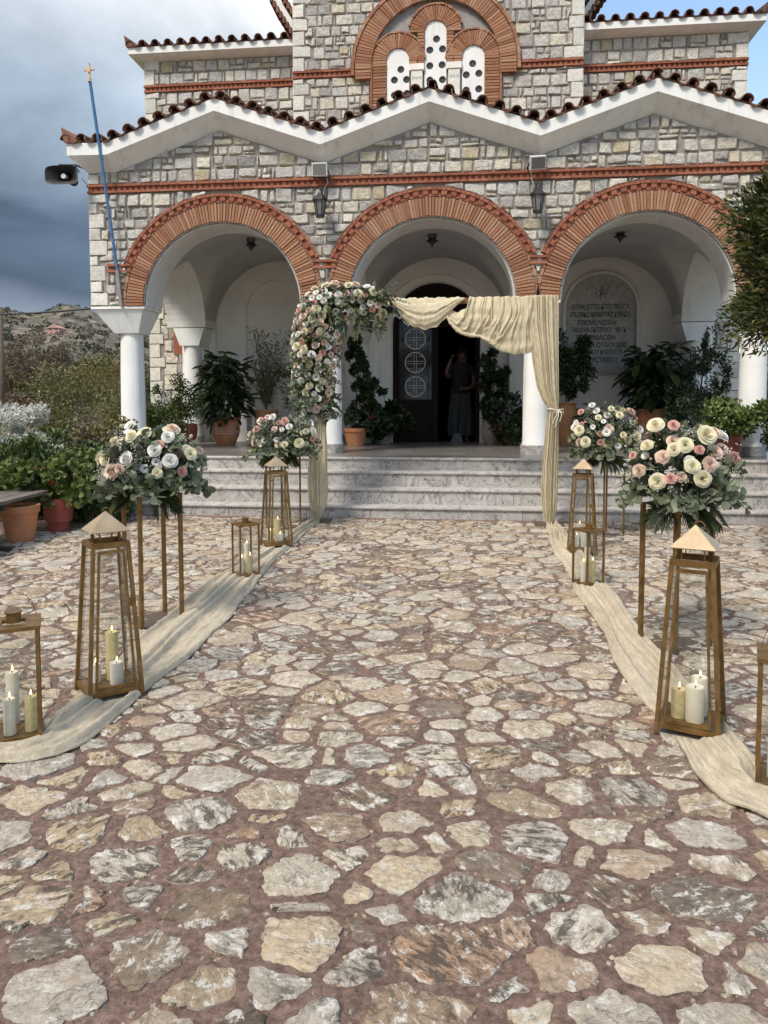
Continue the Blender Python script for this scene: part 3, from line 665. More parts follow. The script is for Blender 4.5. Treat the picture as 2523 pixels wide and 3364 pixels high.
# --- brick rings: thin edge strip, radial voussoir bricks, dentil course outside
wall_items = []; small_brick = MB(); dent = MB(); red = MB()
def radial_box(mb, c, zc, r0, r1, a0, a1, y0, y1, j=0.0):
    q = []
    for y in (y0, y1):
        for r, a in ((r0, a0), (r1, a0), (r1, a1), (r0, a1)): q.append((c - r * math.cos(a), y, zc + r * math.sin(a)))
    mb.add(q, [(0, 1, 2, 3), (7, 6, 5, 4), (0, 4, 5, 1), (1, 5, 6, 2), (2, 6, 7, 3), (3, 7, 4, 0)])
for c in ARC:
    mb = MB(); N = 64
    for k in range(N): radial_box(mb, c, ZS, RA - 0.004, 1.412, PI * k / N, PI * (k + 1) / N, YF - 0.012, YF + 0.02)
    ring = mb.build('brick_arch', 'mortar', church)
    nb = 94
    for k in range(nb):
        a0 = PI * (k + 0.11 + rnd.uniform(-.05, .05)) / nb; a1 = PI * (k + 0.89 + rnd.uniform(-.05, .05)) / nb; b = MB(); p = rnd.uniform(0.026, 0.040)
        r0 = RA + 0.012 + rnd.uniform(-.005, .008); r1 = 1.405 + rnd.uniform(-.012, .006)
        radial_box(b, c, ZS, r0, r1, a0, a1, YF - p, YF + 0.01)
        am = (a0 + a1) / 2; b.build('brick', 'brick', ring, (c - 1.27 * math.cos(am), YF, ZS + 1.27 * math.sin(am)), bevel=0.004)
    # outer border: thin flat bricks, then sawtooth dentils with a cap course
    zc0 = math.asin(0.60 / 1.45)                     # the dentil course stops where it meets the little horizontal band
    for k in range(int(zc0 / 0.075) + 1):
        for s in (0, 1):
            a0 = 0.075 * k + 0.004; a1 = min(0.075 * (k + 1) - 0.004, zc0)
            if s: a0, a1 = PI - a1, PI - a0
            if a1 > a0: radial_box(small_brick, c, ZS, 1.415, 1.455, a0, a1, YF - 0.03, YF + 0.01)
    for k in range(40): radial_box(red, c, ZS, 1.430, 1.505, zc0 + (PI - 2 * zc0) * k / 40, zc0 + (PI - 2 * zc0) * (k + 1) / 40, YF - 0.016, YF + 0.008)
    nd = 52; span = PI - 2 * zc0
    for k in range(nd):
        a0 = zc0 + span * k / nd; a1 = zc0 + span * (k + 1) / nd
        radial_box(red, c, ZS, 1.414, 1.436, a0 + .002, a1 - .002, YF - 0.030, YF + 0.01)
        radial_box(red, c, ZS, 1.498, 1.535, a0 + .002, a1 - .002, YF - 0.050, YF + 0.01)
        if k % 2 == 0: radial_box(dent, c, ZS, 1.437, 1.497, a0 + 0.004, a1 + 0.010, YF - 0.042, YF + 0.01)
def band(x0, x1, z0, z1, y, step=0.085, pr=0.05):
    h = z1 - z0; x = x0
    while x < x1 - 0.01:                               # two flat courses of long bricks
        w = min(0.27, x1 - x)
        red.box(x + .003, x + w - .003, y - pr + 0.006, y + 0.02, z0, z0 + h * .25); red.box(x + .003, x + w - .003, y - pr - 0.006, y + 0.02, z1 - h * .27, z1); x += w
    red.box(x0 + .01, x1 - .01, y - .014, y + .012, z0 + h * .2, z1 - h * .2)
    n = max(1, int((x1 - x0) / step)); s = (x1 - x0) / n
    for k in range(n):                                 # bricks set on the diagonal between them
        xm = x0 + (k + .5) * s; w = s * 0.36; dent.add([(xm - w, y + 0.01, z0 + h * .26), (xm - w * .35, y - pr + .012, z0 + h * .26), (xm + w, y - pr + .018, z0 + h * .26), (xm + w, y + .01, z0 + h * .26),
                     (xm - w, y + 0.01, z1 - h * .28), (xm - w * .35, y - pr + .012, z1 - h * .28), (xm + w, y - pr + .018, z1 - h * .28), (xm + w, y + .01, z1 - h * .28)],
                    [(0, 1, 2, 3), (7, 6, 5, 4), (0, 4, 5, 1), (1, 5, 6, 2), (2, 6, 7, 3)])
band(XL - 0.012, XR + 0.012, 4.393, 4.508, YF)
def dx(z, r=1.415): return math.sqrt(max(0, r * r - (z - ZS) ** 2))
band(-5.13, ARC[0] - dx(3.33), 3.28, 3.394, YF); band(ARC[0] + dx(3.33), ARC[1] - dx(3.33), 3.28, 3.394, YF); band(ARC[1] + dx(3.33), ARC[2] - dx(3.33), 3.28, 3.394, YF); band(ARC[2] + dx(3.33), 4.05, 3.28, 3.394, YF)

# --- squared rubble, laid in rough courses
def ashlar(x0, x1, z0, z1, y, push, wt, hr=(0.125, 0.19), wr=(0.13, 0.29), gap=0.0095, round_=0.2, axis='X', face=-1, cap=None):
    z = z0
    while z < z1 - 0.03:
        h = min(rnd.uniform(*hr), z1 - z)
        if z1 - (z + h) < 0.07: h = z1 - z
        x = x0 - rnd.uniform(0, 0.1)
        while x < x1 - 0.015:
            w = rnd.uniform(*wr); t = rnd.random(); cells = []
            if t < 0.13 and h > 0.12: w = rnd.uniform(0.03, 0.05); cells = [(x, x + w, z, z + h)]
            elif t < 0.27: q = z + h * rnd.uniform(.38, .62); cells = [(x, x + w, z, q), (x, x + w * rnd.uniform(.4, .6), q, z + h)]; cells.append((cells[1][1], x + w, q, z + h))
            elif t < 0.36: q = z + h * rnd.uniform(.22, .34); cells = [(x, x + w, z, q), (x, x + w, q, z + h)]
            elif t < 0.45: w = rnd.uniform(.07, .11); cells = [(x, x + w, z, z + h)]
            else: cells = [(x, x + w, z, z + h)]
            for a, b, c, d in cells:
                a, b = max(a, x0), min(b, x1)
                if b - a < 0.022 or d - c < 0.025: continue
                g = gap * rnd.uniform(.8, 1.7); j = lambda: rnd.uniform(-.008, .008); e = min(0.32, round_ * 0.05 / min(b - a, d - c) + 0.02)
                a, b, c, d = a + g, b - g, c + g, d - g
                if b - a < 0.012 or d - c < 0.012: continue
                p = [(a + j(), c + j()), (b + j(), c + j()), (b + j(), d + j()), (a + j(), d + j())]; p = resample(chaikin(p, e), 0.045); p0 = abs(area(p))
                o_ = p; p = [push(u, v) for u, v in p]
                if max(s[0] for s in p) - min(s[0] for s in p) > 1.3 * (b - a) + .03 or max(s[1] for s in p) - min(s[1] for s in p) > 1.35 * (d - c) + .03: continue
                if abs(area(p)) < max(0.0011, 0.25 * p0 if p0 > 0.004 else 0) or abs(area(p)) > 1.25 * p0: continue
                if axis == 'X': fm = lambda u, v, s, y=y: (u, y - s, v)
                else: fm = lambda u, v, s, y=y, f=face: (y + f * s, u, v)
                wall_items.append((abs(area(p)) * wt, p, fm, (0.02, rnd.uniform(.018, .032), 0.012, 0.006, 0.05, 0.004), wt))
            x += w
        z += h
def quoins(xe, dirn, z0, z1, y, parent, sizes=((0.26, 0.20), (0.17, 0.16), (0.24, 0.22), (0.13, 0.15)), k0=0):
    z = z0; k = k0
    while z < z1 - 0.05:
        w, h = sizes[k % len(sizes)]; w *= rnd.uniform(.9, 1.1); h = min(h * rnd.uniform(.9, 1.1), z1 - z); m = MB(); g = 0.006
        xa, xb = (xe, xe + w) if dirn > 0 else (xe - w, xe)
        p = resample([(xa + g, z + g), (xb - g, z + g), (xb - g, z + h - g), (xa + g, z + h - g)], 0.06)
        stone(m, p, lambda u, v, s: (u, y - s, v), 0.02, 0.026, 0.008, 0.003, 0.06, 0.002, rnd.random() * 50)
        # the return of the quoin round the corner
        m.box(*((xe - 0.004, xe + 0.05) if dirn > 0 else (xe - 0.05, xe + 0.004)), y - 0.012, y + w * .8, z + g, z + h - g)
        m.build('quoin', 'quoin_stone', parent, (xe, y, z + h / 2), smooth='auto'); QU.append((min(xa, xb), max(xa, xb), z, z + h, y)); z += h; k += 1
QU = []
quoins(XL, 1, 2.81, 4.39, YF, fw); quoins(XL, 1, 4.515, 4.70, YF, fw, k0=1)
quoins(XR, -1, 2.81, 4.39, YF, fw); quoins(XR, -1, 4.515, 4.70, YF, fw, k0=1)
def push_low(u, v):
    for c in ARC:
        lim = 1.548 if v > 3.34 else 1.468
        d = math.hypot(u - c, v - ZS)
        if d < lim and d > 1e-6: u, v = c + (u - c) / d * lim, ZS + (v - ZS) / d * lim
    for a, b, c, d, y in QU:
        if y == YF and c - .01 < v < d + .01:
            if b < -2 and u < b + .01: u = b + .01
            if a > 1 and u > a - .01: u = a - .01
    if 3.268 < v < 3.406 and (u > -5.14 and u < 4.06): v = 3.412 if v > 3.335 else 3.262
    return u, min(v, 4.385)
def push_high(u, v):
    for a, b, c, d, y in QU:
        if y == YF and c - .01 < v < d + .01:
            if b < -2 and u < b + .01: u = b + .01
            if a > 1 and u > a - .01: u = a - .01
    return u, min(v, gab(u, -0.012))
ashlar(XL + .1, XR - .1, 2.81, 4.385, YF, push_low, 1 / 10.4 ** 2)
ashlar(XL + .1, XR - .1, 4.518, 5.2, YF, push_high, 1 / 10.4 ** 2, round_=0.22)
front_items = wall_items; wall_items = []

# --- cornice in a zigzag: sloped white soffit, upright fascia; then barrel tiles end-on
def cornice(pts_wall, pts_out, yw, yo, h, parent, ret=None):
    mb = MB()
    for (wa, oa), (wb, ob) in zip(list(zip(pts_wall, pts_out))[:-1], list(zip(pts_wall, pts_out))[1:]):
        A, B = (wa[0], yw, wa[1]), (wb[0], yw, wb[1]); Cc, D = (ob[0], yo, ob[1]), (oa[0], yo, oa[1])
        A2, B2 = (wa[0], yw, oa[1] + h), (wb[0], yw, ob[1] + h); C2, D2 = (ob[0], yo, ob[1] + h), (oa[0], yo, oa[1] + h)
        mb.add([A, B, Cc, D, A2, B2, C2, D2], [(0, 1, 2, 3), (3, 2, 6, 7), (7, 6, 5, 4), (0, 4, 5, 1)])
    return mb
OUT = [(-5.578, 4.865), (-5.0, 4.858), (-3.455, 5.388), (-1.985, 4.884), (-0.525, 5.386), (0.93, 4.888), (2.395, 5.385), (3.93, 4.862), (4.498, 4.865)]
mb = cornice(GAB, OUT, YF - 0.002, YF - 0.24, 0.165, church)
for xw, xo in ((XL, -5.578), (XR, 4.498)):              # the cornice turns the corner and runs back along the side
    mb.add([(xw, YF - .002, 4.683), (xw, 13.6, 4.683), (xo, 13.6, 4.865), (xo, YF - .24, 4.865), (xw, YF - .002, 5.03), (xw, 13.6, 5.03), (xo, 13.6, 5.03), (xo, YF - .24, 5.03)], [(0, 1, 2, 3), (3, 2, 6, 7), (7, 6, 5, 4)])
mb.build('cornice', 'white_paint', church)
zz_x = [o[0] for o in OUT]; zz_z = [o[1] + 0.165 for o in OUT]
roof = MB(); ext = list(zip(zz_x, zz_z))
for (xa, za), (xb, zb) in zip(ext[:-1], ext[1:]):
    roof.hexa([(xa, YF - .20, za + .002), (xb, YF - .20, zb + .002), (xb, 13.6, zb + .45), (xa, 13.6, za + .45), (xa, YF - .20, za + .05), (xb, YF - .20, zb + .05), (xb, 13.6, zb + .50), (xa, 13.6, za + .50)])
roof_o = roof.build('porch_roof', 'tile', church)
def tile_mesh(name, up, r=0.075, L=0.46, t=0.011, taper=0.88):
    mb = MB(); n = 10
    for q, (y, k) in enumerate(((0, 1.0), (L, taper))):
        for rr in (r * k, (r - t) * k):
            for i in range(n + 1):
                a = PI * i / n; mb.v.append((-rr * math.cos(a), y, up * rr * math.sin(a) + 0.12 * y))
    m = n + 1
    for i in range(n):
        mb.f += [(i, i + 1, 2 * m + i + 1, 2 * m + i), (m + i, 3 * m + i, 3 * m + i + 1, m + i + 1), (i, m + i, m + i + 1, i + 1), (2 * m + i, 2 * m + i + 1, 3 * m + i + 1, 3 * m + i)]
    return mb.mesh(name, 'tile', (0, 0, 0), 'auto')
T_UP, T_DN = tile_mesh('cover_tile', 1), tile_mesh('pan_tile', -1, taper=1.1)
def tile_row(line, y, parent, pitch=0.232, s=1.0, tilt=True):
    """covers and pans alternating along a polyline in X-Z"""
    ln = [0.0]
    for a, b in zip(line[:-1], line[1:]): ln.append(ln[-1] + math.hypot(b[0] - a[0], b[1] - a[1]))
    n = int(round(ln[-1] / (pitch / 2))); 
    for k in range(n + 1):
        d = ln[-1] * k / n; i = max(0, min(len(line) - 2, int(np.searchsorted(ln, d)) - 1)); f = (d - ln[i]) / (ln[i + 1] - ln[i])
        x = line[i][0] + (line[i + 1][0] - line[i][0]) * f; z = line[i][1] + (line[i + 1][1] - line[i][1]) * f
        up = k % 2 == 0; o = link('tile', T_UP if up else T_DN, parent, (x, y - 0.05 + rnd.uniform(-.012, .012), z + (0.040 if up else 0.066) * s + rnd.uniform(-.004, .004)))
        sl = math.atan2(line[i + 1][1] - line[i][1], line[i + 1][0] - line[i][0]); o.rotation_euler = (rnd.uniform(-.03, .03), -sl * (0.85 if tilt else 0.4) + rnd.uniform(-.06, .06), rnd.uniform(-.03, .03)); o.scale = (s * rnd.uniform(.95, 1.05),) * 3
tile_row(ext, YF - 0.24, roof_o)
def horn(x, y, z, s, parent):
    """upswept corner tile"""
    mb = MB(); mb.hexa([(x, y, z), (x + s * .24, y, z), (x + s * .24, y + .3, z + .05), (x, y + .3, z + .05), (x - s * .035, y - .01, z + .21), (x - s * .02, y - .01, z + .20), (x + s * .14, y + .3, z + .15), (x, y + .3, z + .17)]); mb.build('corner_tile', 'tile', parent)
horn(-5.60, YF - .27, 5.03, 1, roof_o); horn(4.52, YF - .27, 5.03, -1, roof_o)

# --- side walls of the porch with their own arches, groin vaults, back wall with blind niches
YS0, YS1, YC, RS = YF + 0.6, 13.62, 12.05, 1.05
for k, (xa, xb) in enumerate(((XL + 0.02, -4.66), (-2.22, -1.72), (0.70, 1.20), (3.55, XR - 0.02))):
    end = k in (0, 3)
    arch_slab('side_wall' if end else 'cross_arch', 'plaster', YS0 + .001, YS1, xa, xb, 2.775, lambda y: 4.66 if end else 4.5, [(YC, RS, 2.775)], church, axis='Y')
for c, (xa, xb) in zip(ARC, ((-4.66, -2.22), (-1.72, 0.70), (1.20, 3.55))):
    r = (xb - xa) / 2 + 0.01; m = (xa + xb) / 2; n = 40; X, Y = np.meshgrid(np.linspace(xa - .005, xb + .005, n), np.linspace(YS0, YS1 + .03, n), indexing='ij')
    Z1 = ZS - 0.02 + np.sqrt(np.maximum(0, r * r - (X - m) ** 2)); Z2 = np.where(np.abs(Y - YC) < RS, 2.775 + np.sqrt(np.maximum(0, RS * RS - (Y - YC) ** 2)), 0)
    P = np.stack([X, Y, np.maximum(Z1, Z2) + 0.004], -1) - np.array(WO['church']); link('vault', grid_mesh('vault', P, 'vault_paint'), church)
bw = lambda x: 5.4
FL = 0.70
arch_slab('back_wall', 'wall_plaster', -5.3, 4.25, 13.62, 13.76, FL, bw, [(-3.47, 1.20, 2.84), (-0.57, 1.03, 2.70), (2.44, 1.20, 2.84)], church)
arch_slab('niche_wall', 'wall_plaster', -5.3, 4.25, 13.761, 13.86, FL, bw, [(-3.52, 0.60, 3.10), (-0.57, 0.81, 2.81)], church)
arch_slab('inner_wall', 'wall_plaster', -5.3, 4.25, 13.861, 14.1, FL, bw, [(-0.57, 0.80, 2.81)], church)
for x in (-1.98, 0.94):                                    # pilasters with flared corbels on the back wall
    MB().box(x - .20, x + .20, 13.45, 13.621, FL, 2.46).build('pilaster', 'plaster', church)
    cb = MB(); cb.hexa([(x - .20, 13.45, 2.46), (x + .20, 13.45, 2.46), (x + .20, 13.621, 2.46), (x - .20, 13.621, 2.46), (x - .29, 13.15, 2.776), (x + .29, 13.15, 2.776), (x + .29, 13.621, 2.776), (x - .29, 13.621, 2.776)]); cb.build('corbel', 'plaster', church)
for a, b in ((-4.67, -4.28), (-2.26, -1.62), (0.46, 1.22), (3.66, 4.1)):   # grey skirting
    MB().box(a, b, 13.43 if a in (-2.26, 0.46) else 13.60, 13.625, FL, FL + .12).build('skirting', 'step_marble', church)

# --- columns: round shaft with entasis, flared block capital with a thin slab, low marble base
def column(x, y, half_top, rear):
    z1 = 2.43 if not rear else 2.45; r = 0.172 if not rear else 0.165
    m = MB(); prof = [(r + .012, 0.0), (r + .012, 0.02), (r + .004, 0.06), (r + .004, .5), (r, 1.0), (r - .012, z1 - FL - .13)]
    col = m.lathe((x, y, FL + .13), prof, 40).build('column', 'white_paint', church, (x, y, FL), smooth='auto')
    MB().lathe((x, y, FL), [(r + .035, 0), (r + .035, .13)], 40).build('column_base', 'step_marble', col, smooth='auto')
    y0, y1 = (y - .30, y + .30) if not rear else (13.10, 13.621); q = r + .012; xt0, xt1 = x - half_top[0], x + half_top[1]
    yb0, yb1 = (y - q, y + q) if not rear else (y - q, 13.621)
    cp = MB().hexa([(x - q, yb0, z1), (x + q, yb0, z1), (x + q, yb1, z1), (x - q, yb1, z1), (xt0 + .03, y0, 2.762), (xt1 - .03, y0, 2.762), (xt1 - .03, y1, 2.762), (xt0 + .03, y1, 2.762)])
    cp.build('capital', 'white_paint', col)
    if not rear: MB().box(xt0 - .003, xt1 + .003, y0 - .022, y1 + .003, 2.764, 2.799).build('impost_slab', 'white_paint', col)
    else: MB().box(x - .13, x + .20, 13.30, 13.621, FL, z1).build('pilaster', 'white_paint', col)
column(COLX[0], 10.7, (0.46, 0.335), False); column(COLX[1], 10.7, (0.345, 0.335), False); column(COLX[2], 10.7, (0.31, 0.281), False); column(COLX[3], 10.7, (0.334, 0.46), False)
column(-4.965, 13.27, (0.33, 0.305), True); column(3.82, 13.27, (0.30, 0.30), True)

# --- doorway: dark timber frame with a fanlight, glazed leaf with iron grille, open leaf, dim nave behind
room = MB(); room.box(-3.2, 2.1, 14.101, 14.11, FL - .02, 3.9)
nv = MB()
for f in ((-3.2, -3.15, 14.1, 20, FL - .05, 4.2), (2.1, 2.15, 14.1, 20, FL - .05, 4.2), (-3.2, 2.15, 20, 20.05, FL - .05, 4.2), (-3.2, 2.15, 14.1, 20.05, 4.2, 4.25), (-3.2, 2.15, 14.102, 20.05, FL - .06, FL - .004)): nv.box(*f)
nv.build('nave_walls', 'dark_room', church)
DX0, DX1, DY = -1.385, 0.245, 13.90
fr = MB(); fr.box(DX0, DX0 + .09, DY, DY + .12, FL, 2.81).box(DX1 - .09, DX1, DY, DY + .12, FL, 2.81).box(DX0 + .09, DX1 - .09, DY + .01, DY + .11, 2.95, 3.06)
for k in range(24): radial_box(fr, -0.57, 2.81, 0.72, 0.815, PI * k / 24, PI * (k + 1) / 24, DY, DY + .12)
frame = fr.build('door_frame', 'door_wood', church)
fan = MB(); fan.add([(-0.57 - .725 * math.cos(PI * k / 24), DY + .06, 2.81 + .725 * math.sin(PI * k / 24)) for k in range(25)] + [(-0.57, DY + .06, 2.81)], [(k, k + 1, 25) for k in range(24)])
fan.build('fanlight', 'door_wood', church)
lf = MB(); x0, x1 = DX0 + .092, -0.535; gx0, gx1, gz0, gz1 = -1.255, -0.655, 1.485, 2.93
lf.box(x0, gx0, DY + .03, DY + .085, FL + .012, 2.945).box(gx1, x1, DY + .03, DY + .085, FL + .012, 2.945).box(gx0, gx1, DY + .03, DY + .085, FL + .012, gz0).box(gx0, gx1, DY + .03, DY + .085, gz1, 2.945)
lf.box(gx0 + .04, gx1 - .04, DY + .016, DY + .03, FL + .14, gz0 - .14)
leaf = lf.build('door_leaf', 'door_wood', church, bevel=0.006)
MB().box(gx0, gx1, DY + .055, DY + .062, gz0, gz1).build('glass_pane', 'door_glass', leaf)
gr = MB(); yg = DY + .035
for x in (gx0 + .055, gx1 - .055): gr.bar((x, yg, gz0), (x, yg, gz1), .011)
xm = (gx0 + gx1) / 2; RZ = (1.722, 2.167, 2.600)
for z in RZ:
    for s in (-1, 1):
        gr.bar((xm + s * .19, yg, z), (xm + s * .245, yg, z), .01); gr.tube([(xm + s * .215 + .028 * math.cos(a), yg, z + .028 * math.sin(a)) for a in np.linspace(0, 2 * PI, 13)], .006, 5)
        gr.tube([(xm + s * .245, yg, z), (xm + s * .285, yg, z + .055)], .005, 5); gr.tube([(xm + s * .245, yg, z), (xm + s * .285, yg, z - .055)], .005, 5)
for z in (RZ[0] + .222, RZ[1] + .217, RZ[0] - .205):
    for s in (-1, 1):
        if z > gz0 + .05:
            gr.bar((xm + s * .06, yg, z + .05), (xm + s * .245, yg, z), .01); gr.bar((xm + s * .06, yg, z - .05), (xm + s * .245, yg, z), .01)
gr.build('door_grille', 'iron_black', leaf)
for z in RZ:
    rg = MB(); rg.tube([(xm + .185 * math.cos(a), yg - .01, z + .185 * math.sin(a)) for a in np.linspace(0, 2 * PI, 41)], .0095, 6, cap=False)
    for d in (-.022, .022):
        rg.bar((xm - .165, yg - .01, z + d), (xm + .165, yg - .01, z + d), .007); rg.bar((xm + d, yg - .01, z - .165), (xm + d, yg - .01, z + .165), .007)
    for sx in (-1, 1):
        for sz in (-1, 1):
            rg.tube([(xm + sx * (.10 + .035 * math.cos(a)), yg - .01, z + sz * (.135 - .030 * math.sin(a))) for a in np.linspace(0, PI, 7)], .0045, 5)
    rg.build('cross_ring', 'ring_white', leaf)
ol = MB(); ol.hexa([(DX1 - .095, DY + .09, FL + .012), (DX1 - .05, DY + .09, FL + .012), (DX1 + .18, DY + .85, FL + .012), (DX1 + .13, DY + .85, FL + .012), (DX1 - .095, DY + .09, 2.945), (DX1 - .05, DY + .09, 2.945), (DX1 + .18, DY + .85, 2.945), (DX1 + .13, DY + .85, 2.945)])
ol.build('door_leaf', 'door_wood', church)

# --- tower front with the triple window, wings to either side
YT, YW = 13.62, 13.95
tw = MB(); tw.box(-3.145, 1.955, YT - .001, 14.6, 5.35, 11.0); tower = tw.build('tower_wall', 'mortar', church)
def wing(x0, x1):
    return MB().box(x0, x1, YW, 18.0, -0.1, 7.90).build('wing_wall', 'mortar', church)
wl = wing(-6.07, -3.146); wr = wing(1.956, 4.775)
body = MB(); body.box(-6.05, -3.2, 18.0, 24, -.1, 7.8).box(1.97, 4.76, 18, 24, -.1, 7.8); body.box(-3.1, 1.9, 20.06, 24, -.1, 9); body.build('nave_block', 'mortar', church)
TC, TZ = -0.597, 7.31
def tring(mb, c, zc, r0, r1, n, y0, y1, a0=0.0, a1=PI, g=.1):
    for k in range(n):
        a = a0 + (a1 - a0) * (k + g) / n; b = a0 + (a1 - a0) * (k + 1 - g) / n
        p = rnd.uniform(-.006, .006); radial_box(mb, c, zc, r0 + rnd.uniform(0, .008), r1 - rnd.uniform(0, .008), a, b, y0 + p, y1)
rec = MB()                                                 # shallow recess: plastered panel a little behind the wall face is modelled by a raised ring
tb = MB(); tring(tb, TC, TZ, 1.13, 1.415, 78, YT - .10, YT); 
for s in (-1, 1):
    for k in range(3): tb.box(*sorted((TC + s * 1.135, TC + s * 1.41)), YT - .10, YT, TZ - .06 - .052 * k, TZ - .018 - .052 * k)
tring(small_brick, TC, TZ, 1.425, 1.485, 34, YT - .11, YT, g=.02)
for s in (-1, 1): small_brick.box(*sorted((TC + s * 1.425, TC + s * 1.485)), YT - .11, YT, TZ - .10, TZ)
sur = MB(); tring(sur, TC, TZ, 1.128, 1.424, 48, YT - .085, YT - .0, g=0); sur.build('arch_bed', 'mortar', tower)
WN = [(-1.25, 0.198, 7.452, 0.45), (-0.59, 0.191, 7.90, 0.45), (0.07, 0.195, 7.445, 0.45)]
pan = MB(); pan.box(-1.735, 0.585, YT - .012, YT, 6.0, 7.4)
for k in range(32): radial_box(pan, TC, TZ, 0, 1.13, PI * k / 32, PI * (k + 1) / 32, YT - .012, YT)
pan.build('tympanum', 'grey_steel', tower)
bed2 = MB()
for c, r, zc, ro in WN:
    for k in range(24): radial_box(bed2, c, zc, r + .006, ro - .004, PI * k / 24, PI * (k + 1) / 24, YT - .056, YT - .011)
    tring(tb, c, zc, r, ro, 26, YT - .075, YT - .012)
    tring(small_brick, c, zc, ro + .003, ro + .042, 16, YT - .085, YT - .012, a0=.0 if c != -0.59 else .25, a1=PI if c != -0.59 else PI - .25, g=.02)
def jamb(x0, x1, z0, z1):
    bed2.box(x0 + .004, x1 - .004, YT - .056, YT - .011, z0, z1); z = z0
    while z < z1 - .02:
        tb.box(x0 + rnd.uniform(0, .008), x1 - rnd.uniform(0, .008), YT - .075 + rnd.uniform(-.006, .006), YT - .012, z + .005, min(z + .045, z1)); z += .052
jamb(-1.70, -1.45, 6.2, 7.452); jamb(0.267, 0.52, 6.2, 7.445)
jamb(-1.05, -0.783, 7.37, 7.90) if False else jamb(-0.905, -0.783, 7.37, 7.90); jamb(-0.397, -0.275, 7.37, 7.90); jamb(-1.05, -0.906, 7.37, 7.50); jamb(-0.274, -0.127, 7.37, 7.50)
small_brick.box(-1.745, -1.703, YT - .085, YT - .012, 6.2, 7.452); small_brick.box(0.523, 0.565, YT - .085, YT - .012, 6.2, 7.445)
bed2.build('surround_bed', 'mortar', tower)
tag(tb.build('window_bricks', 'brick', tower), kind='stuff')
for x0, x1 in ((-1.048, -0.785), (-0.395, -0.129)):
    m = MB(); m.box(x0, x1, YT - .10, YT - .012, 7.25, 7.362).box(x0 + .03, x1 - .03, YT - .085, YT - .012, 6.2, 7.249); pl = m.build('window_pillar', 'marble_white', tower, bevel=.008)
    cv = MB()                                              # shallow incised ornament
    for q in (-.06, 0, .06): cv.tube([((x0 + x1) / 2 + q + .02 * math.cos(a), YT - .086, 7.12 + .02 * math.sin(a)) for a in np.linspace(0, 2 * PI, 9)], .004, 4)
    cv.build('carving', 'grey_steel', pl)
HOLES = {1: [(-0.573, 7.781), (-0.690, 7.598), (-0.468, 7.607), (-0.690, 7.33), (-0.474, 7.337), (-0.688, 7.085), (-0.467, 7.085)],
         0: [(-1.20, 7.292), (-1.314, 7.115), (-1.098, 7.115), (-1.314, 6.855), (-1.092, 6.875)], 2: [(0.058, 7.333), (-0.052, 7.147), (0.167, 7.162), (-0.052, 6.885), (0.167, 6.897)]}
def pierced(c, r, zc, holes, y0=YT - .048, y1=YT - .014, hr=.063):
    """plastered window panel with round holes cut right through it"""
    from mathutils.geometry import delaunay_2d_cdt
    loops = [[(c - r, 6.3), (c + r, 6.3)] + [(c + r * math.cos(PI * k / 20), zc + r * math.sin(PI * k / 20)) for k in range(21)]]
    for hx, hz in holes: loops.append([(hx + hr * math.cos(2 * PI * k / 20), hz + hr * math.sin(2 * PI * k / 20)) for k in range(20)])
    pts, ed = [], []
    for lp in loops:
        b_ = len(pts); pts += [Vector(p) for p in lp]; ed += [(b_ + k, b_ + (k + 1) % len(lp)) for k in range(len(lp))]
    V, E_, F, *_ = delaunay_2d_cdt(pts, ed, [], 0, 1e-5); mb = MB()
    def ok(f):
        q = sum((V[k] for k in f), Vector((0, 0))) / len(f)
        if any((q.x - hx) ** 2 + (q.y - hz) ** 2 < (hr * .97) ** 2 for hx, hz in holes): return False
        return abs(q.x - c) < r and (q.y < zc or (q.x - c) ** 2 + (q.y - zc) ** 2 < r * r)
    mb.add([(v.x, y0, v.y) for v in V], [tuple(f) for f in F if ok(f)])
    for lp in loops:
        n_ = len(lp); mb.add([(x, y0, z) for x, z in lp] + [(x, y1, z) for x, z in lp], [(k, (k + 1) % n_, (k + 1) % n_ + n_, k + n_) for k in range(n_)])
    return mb.mesh('window', 'white_paint', (c, YT, zc))
for i, (c, r, zc, ro) in enumerate(WN):
    w = link('window', pierced(c, r, zc, HOLES[i]), tower, (c, YT, zc))
    for hx, hz in HOLES[i]: MB().disc((hx, YT - .0135, hz), .068, -1, 20, .004).build('hole_pane', 'hole_glass', w, (hx, YT, hz))
# bands, quoins and rubble of the upper walls
band(-3.15, TC - 1.40, 7.225, 7.346, YT); band(TC + 1.40, 1.96, 7.225, 7.346, YT); band(-6.08, -3.15, 7.245, 7.365, YW); band(1.96, 4.785, 7.235, 7.352, YW)
BIGQ = ((0.21, 0.26), (0.32, 0.20), (0.20, 0.28), (0.27, 0.21))
QT = len(QU); quoins(-3.145, 1, 6.2, 7.22, YT, tower, BIGQ); quoins(-3.145, 1, 7.35, 8.7, YT, tower, BIGQ); quoins(1.955, -1, 6.2, 7.22, YT, tower, BIGQ); quoins(1.955, -1, 7.355, 8.7, YT, tower, BIGQ, 1)
quoins(-6.07, 1, 6.4, 7.24, YW, wl, BIGQ); quoins(-6.07, 1, 7.37, 7.84, YW, wl, BIGQ); quoins(4.775, -1, 6.2, 7.23, YW, wr, BIGQ); quoins(4.775, -1, 7.36, 7.84, YW, wr, BIGQ)
quoins(-6.07, 1, 0.9, 3.6, YW, wl, BIGQ); quoins(4.775, -1, 0.9, 3.6, YW, wr, BIGQ)
